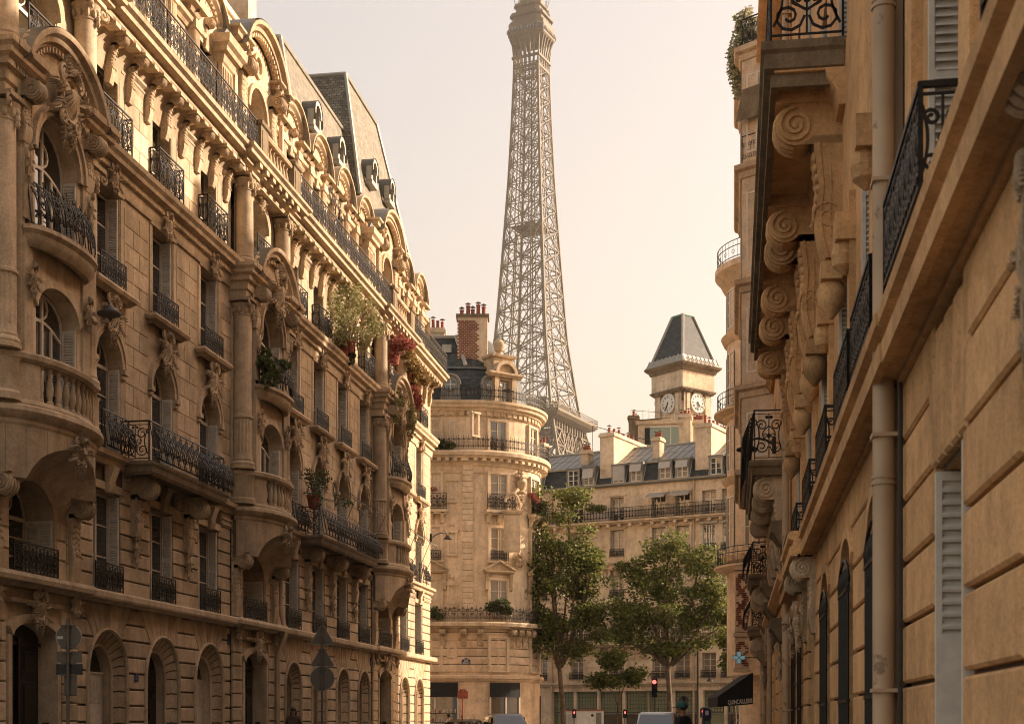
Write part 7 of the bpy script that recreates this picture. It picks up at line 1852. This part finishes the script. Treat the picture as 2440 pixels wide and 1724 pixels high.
S4=thing('sign_post','brown plate on a rusty pole outside the corner bookshop','sign',(pt(1117,1600,84)[0],pt(1117,1600,84)[1],.1),TH); MB().tube([(0,0,0),(0,0,3.1)],.04,8).build('pole','terracotta',S4); MB().prism([(-.3,2.55),(.3,2.55),(.3,2.95),(.15,3.1),(-.15,3.1),(-.3,2.95)],-.06,-.03).build('sign_plate','terracotta',S4)
x,y,_=pt(1627,1600,64)
PM=thing('parking_meter','dark parking meter with small lit green screen','parking meter',(x,y,.13),TH); b=MB(); b.box(-.16,.16,-.12,.12,0,1.35); b.build('cabinet','metal_dark',PM); MB().prism([(-.2,1.35),(.2,1.35),(.16,1.75),(-.16,1.85)],-.14,.14).build('hood','plaque_blue',PM); MB().box(-.1,.1,.12,.135,.95,1.25).build('screen','copper_green',PM); MB().box(-.08,.06,.14,.15,1.5,1.7).build('badge','letter_white',PM)
x,y,_=pt(1367,1600,94)
KI=thing('street_kiosk','low white kiosk panel with orange trim under the left plane tree','kiosk',(x,y,0),TH)
MB().box(-1.35,1.35,-.5,.5,0,2.02).build('body','paint_white',KI); MB().box(-1.4,1.4,-.55,.55,2.02,2.1).build('trim','terracotta',KI); MB().prism([(.62+.09*cos(2*PI*i/16),1.72+.09*sin(2*PI*i/16)) for i in range(16)],.5,.52).build('emblem','awning_black',KI); MB().box(.85,1.2,.5,.52,.6,1.9).build('notice','zinc',KI); MB().box(-.95,-.4,.5,.52,.7,1.8).build('notice','curtain',KI)
# pharmacy cross
x,y,_=pt(1694,1480,66)
PC=thing('pharmacy_cross','pale blue pharmacy cross sign sticking out on the right','sign',(x,y,3.95),TH)
c=[(-.09,-.27),(.09,-.27),(.09,-.09),(.27,-.09),(.27,.09),(.09,.09),(.09,.27),(-.09,.27),(-.09,.09),(-.27,.09),(-.27,-.09),(-.09,-.09)]
cb=MB()
for r_ in(rect(-.09,.09,-.27,.27),rect(-.27,-.092,-.09,.09),rect(.092,.27,-.09,.09)): cb.prism([(a,b+.3) for a,b in r_],-.06,.06)
cb.build('cross','cross_blue',PC); MB().tube([(a,.065,b+.3) for a,b in c],.016,4,True).build('cross_rim','cross_green',PC); xx=MB(); xx.tube([(-.1,.07,.2),(.1,.07,.4)],.014,4); xx.tube([(-.1,.07,.4),(.1,.07,.2)],.014,4); xx.build('mark','clock_black',PC); MB().tube([(.27,0,.3),(1.2,0,.3)],.03,6).build('bracket','metal_dark',PC)
# black shop awning with lettering on its end
x,y,_=pt(1724,1600,62.5)
AW_=thing('shop_awning','black shop awning lettered on its end flap beside the pharmacy cross','awning',(x,y,0),TH-R(2))
w_=1.52; P_=[(-w_,1.98),(0,2.10),(0,3.45),(-.12,3.4),(-w_,2.42)]
MB().prism(P_,-4.2,0).build('canopy','awning_black',AW_)
text('QUINCAILLERIE',.27,AW_,(-.56,-.02,2.2),'letter_white',rot=(R(90),R(-4.6),0),sx=.56)
# ------------------------------------------------------------------ vehicles
simple('paint_silver',(.42,.42,.40),.25,.6,var=.05); simple('paint_grey',(.16,.17,.17),.25,.5); simple('car_white',(.62,.60,.56),.25); simple('car_dark',(.03,.032,.036),.22,.2); simple('tail_red',(.3,.01,.01),.25); simple('plate_white',(.6,.6,.58),.5)
def car(label,px,d,paint,L_=4.3,W=1.8,H=1.72,rot=0.,z=0.,side=None,xy=None):
    x,y,_=pt(px,1610,d) if xy is None else (*xy,0)
    t=thing('car',label,'car',(x,y,z),rot,'cars in the street')
    # stations along the length: (y, half width at belt, belt height, roof height, roof half width)
    def sec(yy,hb,zb,zr,hr,z0=.22):
        return [(-hb*.93,z0),(-hb,.45),(-hb,zb*.8),(-hb*.96,zb),(-hr,zr-.06),(-hr*.82,zr),(hr*.82,zr),(hr,zr-.06),(hb*.96,zb),(hb,zb*.8),(hb,.45),(hb*.93,z0)]
    h=W/2; zb=H*.58
    st=[(-L_/2,h*.86,zb*.9,zb*.93,h*.8,.38),(-L_/2+.12,h*.95,zb,zb+.02,h*.86,.3),(-L_/2+.5,h,zb,H*.93,h*.74,.22),(-L_/2+1.0,h,zb,H,h*.76,.2),(0,h,zb,H,h*.77,.2),(L_/2-1.9,h,zb,H*.97,h*.75,.2),(L_/2-1.1,h,zb*.97,zb*1.0,h*.82,.2),(L_/2-.3,h*.95,zb*.86,zb*.88,h*.8,.24),(L_/2,h*.82,zb*.68,zb*.7,h*.7,.38)]
    b=MB(); S_=[[(u,-s[0] if False else s[0],zz) for u,zz in sec(*s)] for s in st]; k=12
    vs=[p for r_ in S_ for p in r_]; fs=[(i*k+j,i*k+(j+1)%k,(i+1)*k+(j+1)%k,(i+1)*k+j) for i in range(len(S_)-1) for j in range(k)]+[tuple(range(k)),tuple((len(S_)-1)*k+j for j in range(k))]
    b.add(vs,fs); b.build('body',paint,t,smooth=35)
    # glass: rear screen, windscreen, side windows set just proud
    def quad(a,bq,c,dq,name='window',m='glass'): MB().add([a,bq,c,dq],[(0,1,2,3)]).build(name,m,t)
    hr=h*.70
    ya,yb=-L_/2+.18,-L_/2+.50; quad((-hr*1.08,ya-.03,zb+.08),(hr*1.08,ya-.03,zb+.08),(hr*.92,yb-.03,H*.91),(-hr*.92,yb-.03,H*.91),'rear_screen')
    ya,yb=L_/2-1.15,L_/2-1.86; quad((-hr*1.1,ya+.04,zb+.06),(hr*1.1,ya+.04,zb+.06),(hr*.95,yb+.04,H*.94),(-hr*.95,yb+.04,H*.94),'windscreen')
    for sg in(-1,1):
        for y0,y1 in((-L_/2+.75,-.15),(-.02,L_/2-1.75)): quad((sg*(h*.955),y0,zb+.05),(sg*(h*.955),y1,zb+.05),(sg*(h*.81),y1-.1,H-.14),(sg*(h*.81),y0+.05,H-.14))
        for yy in(-L_/2+.8,L_/2-.85):
            wh=MB(); o0=len(wh.v); wh.lathe([(.19,-.1),(.31,-.11),(.33,-.06),(.33,.06),(.31,.11),(.19,.1)],0,0,20); wh.map(lambda u,n,zz,sg=sg,yy=yy:(sg*(h-.1)+zz,yy+n,.33+u)); w_=wh.build('wheel','rubber',t,smooth=40)
            MB().lathe([(.02,-.08),(.2,-.08),(.2,.08),(.02,.08)],0,0,14).map(lambda u,n,zz,sg=sg,yy=yy:(sg*(h-.08)+zz,yy+n,.33+u)).build('rim','metal_grey',w_)
        MB().ball((sg*h*.78,-L_/2+.08,zb*.86),(.1,.09,.18),8,5).build('tail_light','tail_red',t); MB().ball((sg*h*.66,L_/2-.1,zb*.62),(.17,.12,.1),8,5).build('headlight','plate_white',t)
        MB().ball((sg*(h+.1),L_/2-1.5,zb+.08),(.1,.06,.08),8,5).build('mirror',paint,t)
    MB().box(-.26,.26,-L_/2-.02,-L_/2+.02,.62,.74).build('number_plate','plate_white',t); MB().box(-.26,.26,L_/2-.02,L_/2+.02,.42,.54).build('number_plate','plate_white',t)
    bp=MB(); bp.box(-h*.85,h*.85,-L_/2-.05,-L_/2+.15,.3,.55); bp.box(-h*.8,h*.8,L_/2-.12,L_/2+.05,.25,.48); bp.each('bumper','car_dark',t)
    MB().tube([(0,-L_/2+1.0,H),(0,-L_/2+.9,H+.16)],.02,5).build('aerial','car_dark',t)
    return t
car('silver car seen from ahead in the middle of the street near the crossing',1522,56,'paint_silver',rot=R(0),H=1.73)
car('grey car parked before the rounded corner shop',1209,64,'paint_grey',rot=R(20),H=1.70)
car('dark hatchback parked along the left kerb beyond the sign posts',0,0,'car_dark',xy=(-12.3,64.5),rot=R(180),H=1.45,L_=4.0)
# ------------------------------------------------------------------ people
simple('cap_green',(.02,.10,.075),.8); simple('shirt_black',(.02,.02,.022),.9); simple('shirt_pale',(.42,.36,.30),.9); simple('trousers_blue',(.04,.05,.08),.9); simple('coat_brown',(.09,.055,.035),.9)
def person(label,x,y,rz,top,bottom,H=1.75,hair='hair_dark',cap=None,z=0.,walk=.25,longhair=False):
    t=thing('person',label,'person',(x,y,z),rz,'people in the street'); s=H/1.75
    # skeleton: joints and radii, skinned into one body
    J={'pel':(0,0,.98,.15),'wai':(0,0,1.12,.14),'che':(0,.01,1.32,.17),'nek':(0,.0,1.49,.06),'hd0':(0,.02,1.56,.07),'hd1':(0,.03,1.64,.088),'hd2':(0,.02,1.71,.07),
       'shL':(-.19,0,1.42,.075),'elL':(-.25,-.05,1.15,.047),'wrL':(-.25,.07,.93,.034),'haL':(-.25,.10,.84,.035),'shR':(.19,0,1.42,.075),'elR':(.25,-.05,1.15,.047),'wrR':(.25,.09,.94,.034),'haR':(.25,.13,.85,.035),
       'hiL':(-.10,0,.92,.10),'knL':(-.11,walk*.35,.5,.068),'anL':(-.11,walk*.2,.09,.045),'toL':(-.12,walk*.2+.17,.04,.04),'hiR':(.10,0,.92,.10),'knR':(.11,-walk*.1,.5,.068),'anR':(.11,-walk*.75,.1,.045),'toR':(.12,-walk*.75+.16,.04,.04)}
    E_=[('pel','wai'),('wai','che'),('che','nek'),('nek','hd0'),('hd0','hd1'),('hd1','hd2'),('che','shL'),('shL','elL'),('elL','wrL'),('wrL','haL'),('che','shR'),('shR','elR'),('elR','wrR'),('wrR','haR'),('pel','hiL'),('hiL','knL'),('knL','anL'),('anL','toL'),('pel','hiR'),('hiR','knR'),('knR','anR'),('anR','toR')]
    names=list(J); idx={n:i for i,n in enumerate(names)}
    me=bpy.data.meshes.new('skeleton'); me.from_pydata([(J[n][0]*s,J[n][1]*s,J[n][2]*s) for n in names],[(idx[a],idx[b]) for a,b in E_],[])
    o=bpy.data.objects.new('body_src',me); COL.objects.link(o)
    m=o.modifiers.new('s','SKIN'); m.use_smooth_shade=True
    for n in names:
        sv=me.skin_vertices[0].data[idx[n]]; r=J[n][3]*s; sv.radius=(r,r*(.72 if n in('pel','wai','che') else 1)); sv.use_root=(n=='pel')
    m2=o.modifiers.new('d','SUBSURF'); m2.levels=2; m2.render_levels=2
    dg=bpy.context.evaluated_depsgraph_get(); bm_=bpy.data.meshes.new_from_object(o.evaluated_get(dg)); bpy.data.objects.remove(o)
    for mm in(top,bottom,'skin','rubber'): bm_.materials.append(M[mm])
    for p in bm_.polygons:
        c=p.center/s; p.use_smooth=True
        p.material_index=2 if (c.z>1.50 or (c.z<1.0 and abs(c.x)>.19 and c.z>.75)) else 0 if c.z>1.0 else 3 if c.z<.1 else 1
    b=bpy.data.objects.new('body',bm_); COL.objects.link(b); b.parent=t
    hb=MB(); hb.ball((0,-.005*s,1.685*s),(.098*s,.108*s,.09*s),14,9)
    if longhair: hb.ball((0,.05*s,1.58*s),(.12*s,.075*s,.17*s),12,8)
    hb.build('hair',hair,t,smooth=60)
    nm=MB(); nm.ball((0,-.125*s,1.63*s),(.014*s,.022*s,.022*s),6,5); 
    for sg in(-1,1): nm.ball((sg*.085*s,-.02*s,1.635*s),(.014*s,.022*s,.03*s),6,5)
    nm.build('face','skin',t,smooth=60)
    if cap:
        c=MB(); c.lathe([(.118*s,1.665*s),(.116*s,1.71*s),(.09*s,1.765*s),(.03*s,1.785*s),(.005,1.787*s)],0,-.02*s,16); c.lathe([(.02,1.675*s),(.12*s,1.672*s),(.121*s,1.66*s),(.02,1.664*s)],0,-.11*s,16,en=1.0); c.build('cap',cap,t,smooth=50)
    return t
x,y,_=pt(1577,1610,28.5); person('person in a green cap and dark top standing at the right kerb',x,y,R(60),'shirt_black','trousers_blue',1.74,cap='cap_green',z=.0,walk=.1)
x,y,_=pt(763,1610,46); person('person with long dark hair walking on the left pavement',x,y,R(190),'coat_brown','trousers_blue',1.66,longhair=True,z=.13)
x,y,_=pt(1088,1610,70); person('person in a pale top crossing before the bookshop',x,y,R(80),'shirt_pale','trousers_blue',1.7)
x,y,_=pt(1684,1610,93); person('left of the two distant people below the black awning',x,y,R(20),'shirt_black','trousers_blue',1.74)
x,y,_=pt(1697,1610,94); person('right of the two distant people below the black awning',x,y,R(200),'coat_brown','trousers_blue',1.78)
# ------------------------------------------------------------------ evening haze
hm=bpy.data.materials.new('haze'); hm.use_nodes=True; ht=hm.node_tree; ht.nodes.remove(ht.nodes['Principled BSDF'])
pv=ht.nodes.new('ShaderNodeVolumePrincipled'); pv.inputs['Density'].default_value=HAZE; pv.inputs['Color'].default_value=(.95,.88,.8,1); pv.inputs['Anisotropy'].default_value=.35
ht.links.new(pv.outputs[0],ht.nodes['Material Output'].inputs['Volume'])
M['haze']=hm
struct(MB().box(-650,650,-1300,70,-1.2,345).build('haze','haze'),'stuff')
